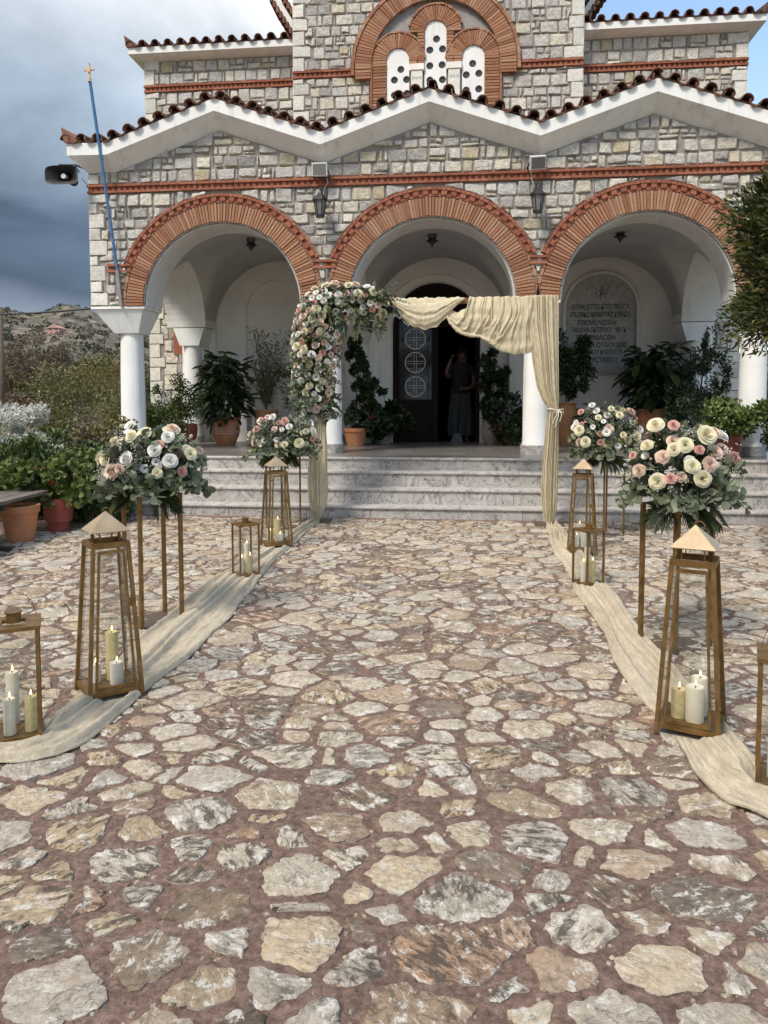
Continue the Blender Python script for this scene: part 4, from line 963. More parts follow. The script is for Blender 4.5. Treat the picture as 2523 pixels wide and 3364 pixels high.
def push_t(zmax):
    def f(u, v):
        d = math.hypot(u - TC, v - TZ)
        if v > 7.2 and d < 1.50: u, v = TC + (u - TC) / d * 1.50, max(TZ - .1, TZ + (v - TZ) / d * 1.50)
        if v <= 7.2 and -1.76 < u < 0.58: u = -1.76 if u < TC else 0.58
        for a, b, c, dd, y in QU:
            if y == YT and c - .01 < v < dd + .01:
                if b < -2 and u < b + .01: u = b + .01
                if a > 1 and u > a - .01: u = a - .01
        return u, min(v, zmax)
    return f
def push_w(xa, xb, zmax):
    def f(u, v):
        for a, b, c, dd, y in QU:
            if y == YW and c - .01 < v < dd + .01:
                if xa < -5 and u < b + .01 and a < -5: u = b + .01
                if xb > 4 and u > a - .01 and a > 4: u = a - .01
        return max(xa, min(xb, u)), min(v, zmax)
    return f
W2 = 1 / 13.7 ** 2
ashlar(-3.05, -1.75, 6.3, 7.215, YT, push_t(7.215), W2, (.15, .24), (.15, .32), round_=.1); ashlar(0.56, 1.86, 6.3, 7.215, YT, push_t(7.215), W2, (.15, .24), (.15, .32), round_=.1)
ashlar(-3.05, -0.6, 7.355, 8.75, YT, push_t(8.75), W2, (.15, .24), (.15, .32), round_=.1); ashlar(-0.6, 1.86, 7.355, 8.75, YT, push_t(8.75), W2, (.15, .24), (.15, .32), round_=.1)
tower_items = wall_items; wall_items = []
ashlar(-5.99, -3.15, 6.3, 7.24, YW, push_w(-6.05, -3.15, 7.24), W2, (.14, .22), (.15, .30), round_=.1); ashlar(-5.99, -3.15, 7.372, 7.80, YW, push_w(-6.05, -3.15, 7.80), W2, (.20, .23), (.15, .30), round_=.1)
ashlar(-5.99, -4.3, 0.9, 3.4, YW, push_w(-6.05, -4.3, 3.4), W2 * .3, (.20, .30), (.18, .34), round_=.1)
wl_items = wall_items; wall_items = []
ashlar(1.96, 4.70, 6.3, 7.23, YW, push_w(1.96, 4.75, 7.23), W2, (.14, .22), (.15, .30), round_=.1); ashlar(1.96, 4.70, 7.36, 7.80, YW, push_w(1.96, 4.75, 7.80), W2, (.20, .23), (.15, .30), round_=.1)
ashlar(3.9, 4.70, 0.9, 3.4, YW, push_w(3.9, 4.75, 3.4), W2 * .3, (.20, .30), (.18, .34), round_=.1)
wr_items = wall_items
allw = sorted([it[0] for L_ in (front_items, tower_items, wl_items, wr_items) for it in L_], reverse=True); thr = allw[min(len(allw) - 1, 300)]
for L_, par in ((front_items, fw), (tower_items, tower), (wl_items, wl), (wr_items, wr)):
    L2 = [it[:4] for it in L_]; emit_stones(L2, 'stone', 'wall_stone', par, sum(1 for it in L_ if it[0] > thr), 'rubble_stones')
# arched window high in the wing behind the left column
m = MB(); tring(m, -4.95, 2.9, 0.30, 0.62, 20, YW - .045, YW - .0, 0, PI); m.box(-5.58, -5.26, YW - .045, YW, 2.35, 2.88); tag(m.build('window_bricks', 'brick_red', wl), kind='stuff')
# wing cornices and tiles
for x0, x1, par, sgn in ((-6.285, -3.146, wl, -1), (1.956, 4.985, wr, 1)):
    xw0, xw1 = (-6.07, -3.146) if sgn < 0 else (1.956, 4.775); yo = YW - .24
    m = MB(); m.add([(xw0, YW - .002, 7.805), (xw1, YW - .002, 7.805), (x1, yo, 7.865), (x0, yo, 7.865), (xw0, YW - .002, 7.98), (xw1, YW - .002, 7.98), (x1, yo, 7.98), (x0, yo, 7.98)], [(0, 1, 2, 3), (3, 2, 6, 7), (7, 6, 5, 4)])
    xw, xo = (xw0, x0) if sgn < 0 else (xw1, x1)
    m.add([(xw, YW - .002, 7.805), (xw, 18, 7.805), (xo, 18, 7.865), (xo, yo, 7.865), (xw, YW, 7.98), (xw, 18, 7.98), (xo, 18, 7.98), (xo, yo, 7.98)], [(0, 1, 2, 3), (3, 2, 6, 7), (7, 6, 5, 4)])
    m.build('wing_cornice', 'white_paint', church)
    q = MB().hexa([(x0, yo + .04, 7.982), (x1, yo + .04, 7.982), (x1, 18, 8.3), (x0, 18, 8.3), (x0, yo + .04, 8.03), (x1, yo + .04, 8.03), (x1, 18, 8.35), (x0, 18, 8.35)]); wro = q.build('wing_roof', 'tile', church)
    tile_row([(x0 + .05, 7.98), (x1 - .05, 7.98)], yo, wro, 0.24, tilt=False); horn(xo + (-.02 if sgn < 0 else .02), yo - .03, 7.98, -sgn, wro)
# raking eaves of the higher roof, seen from below on both sides of the tower
for s, xb in ((-1, -3.20), (1, 2.01)):
    m = MB(); y0, y1 = 14.25, 14.9; a = (xb, 8.12); b = (xb + s * .55, 9.0)
    m.hexa([(a[0], y0, a[1]), (a[0] + s * -.0 + .0, y1, a[1]), (b[0], y1, b[1]), (b[0], y0, b[1]), (a[0] - s * .16, y0, a[1] + .05), (a[0] - s * .16, y1, a[1] + .05), (b[0] - s * .16, y1, b[1] + .05), (b[0] - s * .16, y0, b[1] + .05)])
    rk = m.build('raking_eave', 'white_paint', church); t_ = MB()
    for k in range(9):
        f = k / 9; x = a[0] + (b[0] - a[0]) * f; z = a[1] + (b[1] - a[1]) * f; t_.box(x + s * .005 - .025, x + s * .005 + .025, y0 - .06, y1, z, z + .115); t_.box(x - s * .20 - .03, x - s * .20 + .03, y0 - .06, y1, z + .06, z + .175)
    tag(t_.build('eave_tiles', 'tile', rk), kind='stuff')
tag(dent.build('dentil_bricks', 'brick_red', fw), kind='stuff'); tag(red.build('band_bricks', 'brick_red', fw), kind='stuff'); tag(small_brick.build('border_bricks', 'brick', fw), kind='stuff')

# --- porch floor and marble steps
pf = MB(); pf.box(-5.45, 4.95, 10.0, 14.1, -0.15, 0.655); base_f = pf.build('porch_base', 'step_marble', church)
MB().box(-5.47, 4.97, 9.835, 14.1, 0.657, 0.70).build('porch_floor', 'porch_marble', church)
steps = empty('marble_steps', (0.1, 9.4, 0), 'veined grey marble steps running the width of the porch', 'steps')
lev = [(9.07, .145), (9.31, .34), (9.55, .535), (9.79, .70)]; zp = 0.0
for i, (y, z) in enumerate(lev):
    yn = lev[i + 1][0] if i < 3 else 9.834
    x = -4.75
    while x < 4.9:                                          # riser slabs, about a metre each
        w = min(rnd.uniform(.75, 1.25), 4.95 - x); MB().box(x + .0025, x + w - .0025, y + .018, min(y + .30, 9.99), max(zp - .002, -.1), z - .031).build('riser_slab', 'step_marble', steps, (x, y, zp)); x += w
    x = -4.75
    while x < 4.9:
        w = min(rnd.uniform(1.4, 2.0), 4.97 - x); MB().box(x + .0015, x + w - .0015, y - .006, yn + (.03 if i < 3 else 0), z - .030, z + rnd.uniform(0, .001)).build('tread_slab', 'tread_marble', steps, (x, y, z), bevel=.006); x += w
    zp = z

# ------------------------------------------------------------------ fittings on the church front
def sq_frustum(mb, c, r0, r1, z0, z1, n=6, rot=0.0):
    q = []
    for r, z in ((r0, z0), (r1, z1)):
        for k in range(n): a = rot + 2 * PI * k / n; q.append((c[0] + r * math.cos(a), c[1] + r * math.sin(a), c[2] + z))
    return mb.add(q, [tuple(range(n - 1, -1, -1)), tuple(range(n, 2 * n))] + [(k, (k + 1) % n, (k + 1) % n + n, k + n) for k in range(n)])
def coach_lantern(name, c, label, hang, group):
    """hexagonal black lantern; c is the centre of its body bottom"""
    o = empty(name, c, label, 'lantern', group); m = MB(); x, y, z = c
    top, bot = (0.085, 0.052); h = .20
    for k in range(6):
        a = 2 * PI * k / 6; m.bar((x + bot * math.cos(a), y + bot * math.sin(a), z), (x + top * math.cos(a), y + top * math.sin(a), z + h), .011)
    sq_frustum(m, c, bot + .008, bot + .012, -.025, .005); sq_frustum(m, c, top + .022, top + .018, h, h + .018)
    if hang: sq_frustum(m, c, .10, .085, -.045, -.025); sq_frustum(m, c, .02, .06, -.10, -.045); sq_frustum(m, c, .004, .018, -.135, -.10)
    m.build('frame', 'dark_metal', o)
    r = MB(); sq_frustum(r, c, top + .02, .032, h + .018, h + .095); sq_frustum(r, c, .034, .022, h + .095, h + .125); sq_frustum(r, c, .012, .004, h + .125, h + .175); r.build('lamp_roof', 'dark_metal', o)
    g = MB(); sq_frustum(g, c, bot - .004, top - .006, .006, h - .002); g.build('lamp_glass', 'lamp_pane', o)
    a = MB()
    if hang: a.tube([(x, y, z + h + .17), (x, y, 4.05 if y > 11 else 4.4)], .006, 6)
    else: a.tube([(x, y, z + h + .13), (x, y + .06, z + h + .17), (x, y + .13, z + h + .12), (x, y + .235, z + .10)], .011, 6); a.box(x - .03, x + .03, y + .225, y + .24, z + .02, z + .20)
    a.build('chain' if hang else 'wall_arm', 'dark_metal', o); return o
G1 = 'coach lanterns on the church front'
coach_lantern('wall_lantern', (-1.992, 10.165, 3.945), 'black coach lantern on the stone pier between the left and middle arches', False, G1)
coach_lantern('wall_lantern', (0.902, 10.165, 3.925), 'black coach lantern on the stone pier between the middle and right arches', False, G1)
G2 = 'lanterns hanging under the porch vaults'
for x, lb in ((-3.40, 'dark lantern hanging under the vault of the left arch'), (-0.548, 'dark lantern hanging under the vault above the church door'), (2.262, 'dark lantern hanging under the vault in front of the marble inscription')):
    coach_lantern('hanging_lantern', (x, 11.7, 3.935), lb, True, G2)
def floodlight(c, rx, rz, lb):
    o = empty('floodlight', c, lb, 'floodlight', 'floodlights under the cornice valleys'); x, y, z = c
    body = MB().box(x - .105, x + .105, y - .045, y + .03, z - .085, z + .085).build('housing', 'white_enamel', o, bevel=.006)
    MB().box(x - .09, x + .09, y - .049, y - .046, z - .07, z + .07).build('lamp_glass', 'lamp_pane', o)
    MB().bar((x - .11, y, z), (x - .11, y + .10, z - .09), .012, .02).bar((x + .11, y, z), (x + .11, y + .10, z - .09), .012, .02).bar((x - .115, y + .10, z - .09), (x + .115, y + .10, z - .09), .02).build('bracket', 'dark_metal', o)
    o.rotation_euler = (rx, 0, rz)
    return o
floodlight((-2.005, 10.24, 4.575), R(8), 0, 'white floodlight facing straight out above the left wall lantern')
f2 = floodlight((0.90, 10.24, 4.572), R(26), R(10), 'white floodlight tilted downwards above the right wall lantern'); f2.rotation_euler[1] = R(-5)
for x0, x1, lb in ((-1.93, -1.99, 'thin white cable dropping from the left floodlight to its lantern'), (0.815, 0.86, 'thin white cable dropping from the right floodlight to its lantern')):
    tag(MB().tube([(x0, 10.335, 4.50), (x0 + .02, 10.325, 4.42), ((x0 + x1) / 2, 10.33, 4.36), (x1 + .01, 10.335, 4.27)], .005, 5).build('lamp_cable', 'cable_white', None, (x0, 10.335, 4.27)), lb, 'cable', 'cables of the floodlights')

# horn loudspeaker on the corner
sp = empty('horn_loudspeaker', (-5.66, 10.28, 4.60), 'black and white rectangular horn loudspeaker on the left corner of the porch', 'loudspeaker'); x, y, z = sp.location
q = []
rings = [(.225, .115, -.14), (.235, .125, -.15), (.215, .105, -.138), (.10, .055, -.03), (.035, .03, .06)]
for hw, hh, dy in rings:
    for k in range(20):
        a = 2 * PI * (k + .5) / 20; e = 0.45; ca, sa = math.cos(a), math.sin(a); q.append((x + hw * math.copysign(abs(ca) ** e, ca), y + dy, z + hh * math.copysign(abs(sa) ** e, sa)))
m = MB().add(q, [(r * 20 + k, r * 20 + (k + 1) % 20, (r + 1) * 20 + (k + 1) % 20, (r + 1) * 20 + k) for r in (1, 2, 3) for k in range(20)]); m.build('horn_mouth', 'black_plastic', sp, smooth='auto')
q = []
for hw, hh, dy in ((.237, .127, -.15), (.225, .117, -.09), (.13, .08, .03), (.06, .06, .10)):
    for k in range(20):
        a = 2 * PI * (k + .5) / 20; e = 0.45; ca, sa = math.cos(a), math.sin(a); q.append((x + hw * math.copysign(abs(ca) ** e, ca), y + dy, z + hh * math.copysign(abs(sa) ** e, sa)))
MB().add(q, [(r * 20 + k, r * 20 + (k + 1) % 20, (r + 1) * 20 + (k + 1) % 20, (r + 1) * 20 + k) for r in range(3) for k in range(20)]).build('horn_shell', 'horn_white', sp, smooth='auto')
MB().disc((x, y - .02, z), .035, -1, 16, .06).build('horn_core', 'white_enamel', sp)
dv = MB().lathe((0, 0, 0), [(.06, 0), (.06, .12)], 16).build('driver', 'black_plastic', sp); dv.location = (0, .22, 0); dv.rotation_euler = (R(90), 0, 0); dv.data.transform(Matrix.Translation(Vector(sp.location)))
MB().tube([(x - .12, y + .02, z + .13), (x - .12, y + .02, z + .19), (x + .10, y + .05, z + .19), (x + .14, y + .10, z + .10)], .010, 6).tube([(x + .10, y + .05, z + .19), (x + .27, y + .14, z + .13)], .012, 6).build('bracket', 'black_plastic', sp)
tag(MB().tube([(x + .20, y + .06, z + .0), (x + .26, y + .08, z - .08), (x + .30, y + .10, z - .13)], .005, 5).build('speaker_cable', 'wire', None, (x + .3, y + .1, z - .13)), 'thin black cable running from the horn loudspeaker to the wall', 'cable')

# blue pole with a small cross, leaning against the pier
pl = empty('cross_pole', (-4.925, 10.36, 2.80), 'leaning blue pole topped by a small cross at the left corner of the porch', 'pole')
MB().tube([(-4.955, 10.335, 3.25), (-5.16, 10.05, 5.83)], .021, 10).build('pole', 'blue_paint', pl, smooth='auto')
MB().bar((-4.925, 10.36, 2.80), (-4.958, 10.33, 3.30), .045).build('post', 'grey_steel', pl)
MB().bar((-5.16, 10.05, 5.80), (-5.164, 10.045, 6.05), .022).bar((-5.235, 10.05, 5.955), (-5.09, 10.045, 5.962), .022).disc((-5.162, 10.04, 5.957), .036, -1, 12, .02).tube([(-5.162, 10.047, 5.80), (-5.162, 10.047, 5.845)], .028, 8).build('cross', 'cross_gold', pl)

# inscribed marble slab in the right-hand niche
PXC, PYF, PZ0 = 2.340, 13.748, 1.92
pq = empty('inscription_slab', (PXC, PYF, PZ0), 'grey round-headed marble slab with an incised Greek inscription in the right bay', 'plaque')
m = MB(); m.box(PXC - .61, PXC + .61, PYF - .025, PYF + .01, PZ0, 3.07)
for k in range(32): radial_box(m, PXC, 3.07, 0, .61, PI * k / 32, PI * (k + 1) / 32, PYF - .025, PYF + .01)
m.build('slab', 'plaque_marble', pq)
m = MB()
for k in range(32): radial_box(m, PXC, 3.07, .612, .655, PI * k / 32, PI * (k + 1) / 32, PYF - .085, PYF + .01)
m.box(PXC - .655, PXC - .612, PYF - .085, PYF + .01, PZ0, 3.07).box(PXC + .612, PXC + .655, PYF - .085, PYF + .01, PZ0, 3.07); m.build('border', 'plaster', pq)
def line(txt, x, z, size, w, parent, mat='incised', y=PYF - .0275):
    cu = bpy.data.curves.new('text', 'FONT'); cu.body = txt; cu.size = size; cu.align_x = 'CENTER'; cu.align_y = 'CENTER'; cu.extrude = 0.001; cu.offset = 0.0012; cu.materials.append(M[mat])
    o = bpy.data.objects.new('inscription_line', cu); C.objects.link(o); o.parent = parent; o.rotation_euler = (R(90), 0, 0); o.location = Vector((x, y, z)) - WO[parent.name]
    bpy.context.view_layer.update(); d = o.dimensions.x
    if d > 0: o.scale = (w / d, 1.0, 1.0)
def pz(v): return PZ0 + (1810 - v) * (3.682 - 1.92) / (1810 - 255)
def px(u): return 1.745 + (u - 40) * (2.965 - 1.745) / 1095
for txt, u0, u1, v in (('Ο ΠΑΝCΕΠΤΟC Κ/ΤΟC ΝΑΟC Υ', 125, 1005, 760), ('ΑΓΙΑ ΟΡΘΔΟΞ ΝΕΟΜΑΡΤΥΡΟC ΚΥΡΙΑΚΟΥ', 100, 1020, 880), ('ΕΘΕΜΕΛΙΩΘΗ', 220, 815, 1005), ('ΤΗΝ 21ΗΝ ΟΚΤΩΒΡΙΟΥ 1985  Κ', 120, 965, 1115), ('ΕΓΚΑΙΝΙΑCΘΗ', 205, 805, 1235), ('ΤΗΝ 15ΗΝ ΙΟΥΛΙΟΥ 2000', 125, 970, 1350), ('ΥΠΟ Β CΕΒΑCΜΙΟΤΑΤΟΥ ΜΗΤΡΟΠΟΛΙΤΟΥ', 60, 910, 1465), ('Κ.Κ. ΕΥCΤΑΘΙΟΥ', 240, 850, 1580)):
    line(txt, px((u0 + u1) / 2), pz(v), .125, (u1 - u0) * 1.114e-3, pq)
ch = MB(); cxp, czp, yc = px(568), pz(552), PYF - .028
for a, b in (((0, -.115), (.008, .12)), ((-.07, -.085), (.075, .075)), ((-.055, .065), (.075, -.06))): ch.bar((cxp + a[0], yc, czp + a[1]), (cxp + b[0], yc, czp + b[1]), .010, .004, up=(0, 1, 0))
ch.tube([(cxp + .008, yc, czp + .115), (cxp + .036, yc, czp + .108), (cxp + .038, yc, czp + .075), (cxp + .006, yc, czp + .062)], .005, 4)
ch.tube([(cxp - .105, yc, czp), (cxp - .075, yc, czp + .018), (cxp - .06, yc, czp - .02), (cxp - .105, yc, czp)], .004, 4)
ch.tube([(cxp + .05, yc, czp + .02), (cxp + .045, yc, czp - .012), (cxp + .068, yc, czp - .012), (cxp + .072, yc, czp + .008), (cxp + .078, yc, czp - .012), (cxp + .10, yc, czp - .008), (cxp + .10, yc, czp + .022)], .004, 4)
ch.build('christogram', 'incised', pq)

# ------------------------------------------------------------------ lanterns and candles along the aisle
def tall_lantern():
    o = empty('tall_lantern', (0, 0, 0), 'x', 'lantern', 'tall tapering lanterns along the aisle'); B, T, zb, zt = .118, .080, .035, .735
    def at(f, s): return B + (T - B) * f
    cs = [(-1, -1), (1, -1), (1, 1), (-1, 1)]
    for sx, sy in cs:
        MB().bar((sx * (B + .004), sy * (B + .004), 0), (sx * T, sy * T, zt), .017, up=(0, 1, 0)).build('leg', 'brass', o)
    b = MB().box(-B + .005, B - .005, -B + .005, B - .005, zb + .004, zb + .010)
    for i in range(4):
        p, q = cs[i], cs[(i + 1) % 4]; k = B - .001; b.bar((p[0] * k, p[1] * k, zb), (q[0] * k, q[1] * k, zb), .016, .022)
    b.build('base', 'brass', o)
    f = MB()
    for i in range(4):
        p, q = cs[i], cs[(i + 1) % 4]; k = T - .001; f.bar((p[0] * k, p[1] * k, zt - .009), (q[0] * k, q[1] * k, zt - .009), .020, .026)
    f.build('top_frame', 'brass', o)
    dr = MB(); y = lambda z: -(B + (T - B) * z / zt) - .004                       # framed door in the front face
    hw = lambda z: (B + (T - B) * z / zt) - .026
    for s in (-1, 1): dr.bar((s * hw(.06), y(.06), .06), (s * hw(.70), y(.70), .70), .015, .010, up=(1, 0, 0))
    dr.bar((-hw(.06), y(.06), .06), (hw(.06), y(.06), .06), .010, .015); dr.bar((-hw(.695), y(.695), .695), (hw(.695), y(.695), .695), .010, .015)
    dr.box(hw(.45) + .004, hw(.45) + .022, y(.45) - .004, y(.45) + .004, .43, .47); dr.build('door_frame', 'brass', o)
    for i in range(4):
        p, q = cs[i], cs[(i + 1) % 4]; g = .975; k0, k1 = B * g, T * g
        e = 0.985
        MB().add([(p[0] * k0 * (e if p[0] == q[0] else 1), p[1] * k0 * (e if p[1] == q[1] else 1), .048), (q[0] * k0 * (e if p[0] == q[0] else 1), q[1] * k0 * (e if p[1] == q[1] else 1), .048), (q[0] * k1 * (e if p[0] == q[0] else 1), q[1] * k1 * (e if p[1] == q[1] else 1), zt - .022), (p[0] * k1 * (e if p[0] == q[0] else 1), p[1] * k1 * (e if p[1] == q[1] else 1), zt - .022)], [(0, 1, 2, 3)]).build('glass_pane', 'lantern_glass', o)
    for sx, sy in cs:
        MB().bar((sx * .045, sy * .062, zt + .002), (sx * .045, sy * .062, zt + .058), .016, .003).build('vent_post', 'brass', o)
    for sx in (-1, 1): MB().bar((sx * .062, 0, zt + .002), (sx * .062, 0, zt + .058), .003, .016).build('vent_post', 'brass', o)
    h = .090; r = MB(); b4 = [(-h, -h, zt + .055), (h, -h, zt + .055), (h, h, zt + .055), (-h, h, zt + .055)]
    r.add(b4 + [(0, 0, zt + .145)] + [(x * .97, y_ * .97, z - .004) for x, y_, z in b4] + [(0, 0, zt + .138)], [(0, 1, 4), (1, 2, 4), (2, 3, 4), (3, 0, 4), (6, 5, 9), (7, 6, 9), (8, 7, 9), (5, 8, 9), (0, 5, 6, 1), (1, 6, 7, 2), (2, 7, 8, 3), (3, 8, 5, 0)])
    ro = r.build('roof', 'brass_roof', o)
    MB().tube([(.022 * math.cos(a) + .012, .018, zt + .135 + .022 * math.sin(a)) for a in np.linspace(-.6, PI + .6, 12)], .0028, 5).build('ring_handle', 'brass', ro); return o
def short_lantern():
    o = empty('short_lantern', (0, 0, 0), 'x', 'lantern', 'short box lanterns along the aisle'); B, zt = .080, .415; cs = [(-1, -1), (1, -1), (1, 1), (-1, 1)]
    for sx, sy in cs: MB().bar((sx * B, sy * B, 0), (sx * B, sy * B, zt), .013, up=(0, 1, 0)).build('leg', 'brass', o)
    b = MB().box(-B, B, -B, B, .012, .018)
    for i in range(4): p, q = cs[i], cs[(i + 1) % 4]; b.bar((p[0] * (B - .001), p[1] * (B - .001), .012), (q[0] * (B - .001), q[1] * (B - .001), .012), .012, .018)
    b.build('base', 'brass', o); k = B + .012
    t_ = MB()
    for x0, x1, y0, y1 in ((-k, -.04, -k, k), (.04, k, -k, k), (-.04, .04, -k, -.04), (-.04, .04, .04, k)): t_.box(x0, x1, y0, y1, zt, zt + .014)
    t_.build('top_plate', 'brass', o)
    for i in range(4):
        p, q = cs[i], cs[(i + 1) % 4]; MB().add([(p[0] * B * .97, p[1] * B * .97, .022), (q[0] * B * .97, q[1] * B * .97, .022), (q[0] * B * .97, q[1] * B * .97, zt - .002), (p[0] * B * .97, p[1] * B * .97, zt - .002)], [(0, 1, 2, 3)]).build('glass_pane', 'lantern_glass', o)
    MB().lathe((0, 0, zt + .0145), [(.026, 0), (.026, .034), (.031, .035), (.031, .040), (.022, .041)], 20).build('chimney', 'brass', o, smooth='auto')
    MB().tube([(.078 * math.cos(a), .01, zt + .014 + .11 * math.sin(a)) for a in np.linspace(.05, PI - .05, 20)], .0013, 5).build('wire_handle', 'brass', o); return o
def candle():
    o = empty('candle', (0, 0, 0), 'x', 'candle', None); return o
TL, SL = tall_lantern(), short_lantern()
FIRST = {}
def place(proto, x, y, rz, label, z=0.0, sx=1.0, skip=()):
    o = copy_tree(proto, None, skip) if proto in FIRST else proto; FIRST[proto] = 1; o.location = (x, y, z); o.rotation_euler = (0, 0, R(rz)); o['label'] = label
    if sx != 1.0: o.scale = (sx,) * 3
    return o
CZ = 0.020
def candle_at(x, y, z, r, h, label, grp, yellow=False, lit=True):
    o = empty('candle', (x, y, z), label, 'candle', grp); m = 'wax_yellow' if yellow else 'wax'
    MB().lathe((x, y, z), [(r * .97, 0), (r, .006), (r, h - .008), (r * .96, h - .001), (r * .86, h), (r * .6, h - .007), (r * .1, h - .009)], 28).build('wax_body', m, o, smooth='auto')
    MB().tube([(x, y, z + h - .008), (x + .002, y, z + h + .010)], .0018, 5).build('wick', 'wick', o)
    if lit: MB().lathe((x + .002, y, z + h + .004), [(.0005, 0), (.0036, .006), (.0040, .010), (.0024, .016), (.0005, .025)], 10).build('flame', 'flame', o, smooth=True)
# position, turn, then the candles inside: (dx, dy, radius, height, ivory?, label)
TALLS = [(-1.712, 3.386, 42, 'tall brass lantern with pale pyramid roof, at the front of the left runner', [(-.005, .045, .030, .235, True, 'tall ivory pillar candle in the front left tall lantern'), (.045, -.012, .031, .105, False, 'short white candle at the right in the front left tall lantern'), (-.065, -.005, .024, .09, False, 'stub of a white candle at the left in the front left tall lantern')]),
         (0.965, 3.27, -23, 'tall brass lantern with pale pyramid roof, at the front of the right runner', [(-.052, .0, .030, .125, True, 'short ivory candle at the left in the front right tall lantern'), (.004, -.036, .038, .150, False, 'thick white candle in the middle of the front right tall lantern'), (.045, .038, .034, .165, False, 'white candle at the back of the front right tall lantern')]),
         (-1.845, 7.12, 33, 'tall brass lantern at the far end of the left runner, in front of the steps', [(.005, .02, .034, .215, True, 'tall ivory pillar candle in the far left tall lantern'), (.045, -.035, .034, .08, False, 'low white candle at the right in the far left tall lantern'), (-.062, -.01, .030, .105, True, 'low ivory candle at the left in the far left tall lantern')]),
         (1.085, 7.14, -14, 'tall brass lantern at the far end of the right runner, in front of the steps', [(-.055, -.01, .028, .11, False, 'low white candle at the left in the far right tall lantern'), (-.02, .055, .030, .21, False, 'tall white candle at the back of the far right tall lantern'), (.012, -.025, .032, .16, False, 'white candle at the right in the far right tall lantern')])]
SHORTS = [(-1.775, 5.86, 40, 'short brass box lantern on the left runner between the two tall ones', [(-.03, -.02, .017, .125, False, 'small white candle at the left in the short lantern of the left runner'), (.0, .02, .020, .235, False, 'tall white candle in the short lantern of the left runner'), (.04, -.015, .020, .145, True, 'small ivory candle at the right in the short lantern of the left runner')]),
          (0.94, 5.87, 33, 'short brass box lantern on the right runner between the two tall ones', [(-.04, -.015, .021, .155, False, 'small white candle at the left in the short lantern of the right runner'), (-.005, .03, .022, .26, False, 'tall white candle in the short lantern of the right runner'), (.030, -.03, .022, .165, True, 'small ivory candle at the right in the short lantern of the right runner')]),
          (-1.868, 2.88, 30, 'short brass box lantern cut by the left edge of the photo', [(-.050, .055, .026, .225, False, 'tall white candle in the lantern at the left edge'), (.0, -.045, .024, .150, False, 'middle white candle in the lantern at the left edge'), (.064, .002, .024, .145, True, 'small ivory candle at the right in the lantern at the left edge')]),
          (1.165, 2.81, -20, 'short brass box lantern cut by the right edge of the photo', [(-.035, -.01, .030, .14, False, 'white candle in the lantern at the right edge')])]
for proto, lst, sx in ((TL, TALLS, 1.0), (SL, SHORTS, 1.0)):
    for x, y, rz, lb, cds in lst:
        s = 1.12 if y < 3 else 1.0
        place(proto, x, y, rz, lb, 0.012 if y > 3 else 0.016, s)
        for dx_, dy_, r, h, iv, cl in cds: candle_at(x + dx_, y + dy_, (0.012 if y > 3 else 0.016) + (.046 if proto is TL else CZ * s), r, h, cl, 'candles in the aisle lanterns', iv)

# ------------------------------------------------------------------ gauze runners on the paving
def runner(name, pts, widths, label, seed, side):
    """crumpled length of cloth along a path of points; widths per point; lengthwise pleats, rolled ragged ends"""
    r = np.random.default_rng(seed); n, m = 260, 56; pts = np.array(pts, float); d = np.r_[0, np.cumsum(np.linalg.norm(np.diff(pts, axis=0), axis=1))]
    t = np.linspace(0, d[-1], n); cx = np.interp(t, d, pts[:, 0]); cy = np.interp(t, d, pts[:, 1]); w = np.interp(t, d, widths)
    k = np.ones(9) / 9; pad = lambda a: np.convolve(np.r_[np.full(4, a[0]), a, np.full(4, a[-1])], k, 'valid'); cx, cy, w = pad(cx), pad(cy), pad(w)
    tx, ty = np.gradient(cx), np.gradient(cy); l = np.hypot(tx, ty); nx, ny = -ty / l, tx / l
    s = np.linspace(-.5, .5, m)[None]; T = t[:, None]
    ed = 1 + .06 * np.sin(T * 3.1 + 1 + s * 3) + .035 * np.sin(T * 9 + 2 + s * 5) + .012 * np.sin(T * 31); off = w[:, None] * s * ed + .012 * np.sin(T * 4 + s * 4) * (1 + s)
    fold = np.zeros((n, m))
    for q in range(11):
        c = r.uniform(-.46, .46) + .06 * np.sin(T * r.uniform(.4, 1.3) + r.uniform(0, 6)); a = r.uniform(.014, .046) * (.6 + .4 * np.sin(T * r.uniform(.8, 2.5) + r.uniform(0, 6))); fold += a * np.exp(-((s - c) / r.uniform(.022, .06)) ** 2)
    cr = .0022 * (np.sin(T * 60 + s * 30 + 3 * np.sin(T * 5)) * np.sin(T * 23 - s * 44) + .7 * np.sin(T * 111 + s * 70)) + .0012 * r.normal(size=(n, m))
    cr += (.016 * np.sin(T * 29 + 5 * np.sin(s * 9 + T * 2)) + .012 * np.sin(s * 34 + 4 * np.sin(T * 11))) * np.exp(-((np.minimum(t, d[-1] - t)[:, None]) / .45) ** 2)
    edge = np.minimum(1, (0.5 - np.abs(s)) / .05); z = .010 + fold * edge + cr * .8 + .012 * edge; z = np.maximum(z, .008)
    gx_, gy_ = cx[:, None] + nx[:, None] * off, cy[:, None] + ny[:, None] * off
    for a in TALLS + SHORTS:                                  # pressed flat under the lanterns
        z = np.minimum(z, .011 + .06 * np.clip((np.hypot(gx_ - a[0], gy_ - a[1]) - (.13 if a in TALLS else .10)) / .06, 0, 1) + .0 * z)
    z += np.exp(-((t - (d[-1] if side else 0)) / .10) ** 2)[:, None] * .022 * (1 + .5 * np.sin(s * 40))
    P = np.stack([cx[:, None] + nx[:, None] * off, cy[:, None] + ny[:, None] * off, z], -1); og = np.array([pts[0, 0], pts[0, 1], 0.0])
    o = link(name, grid_mesh(name, P - og, 'runner_cloth'), None, og); md = o.modifiers.new('thickness', 'SOLIDIFY'); md.thickness = .002; return tag(o, label, 'cloth runner', 'cloth runners along the aisle')
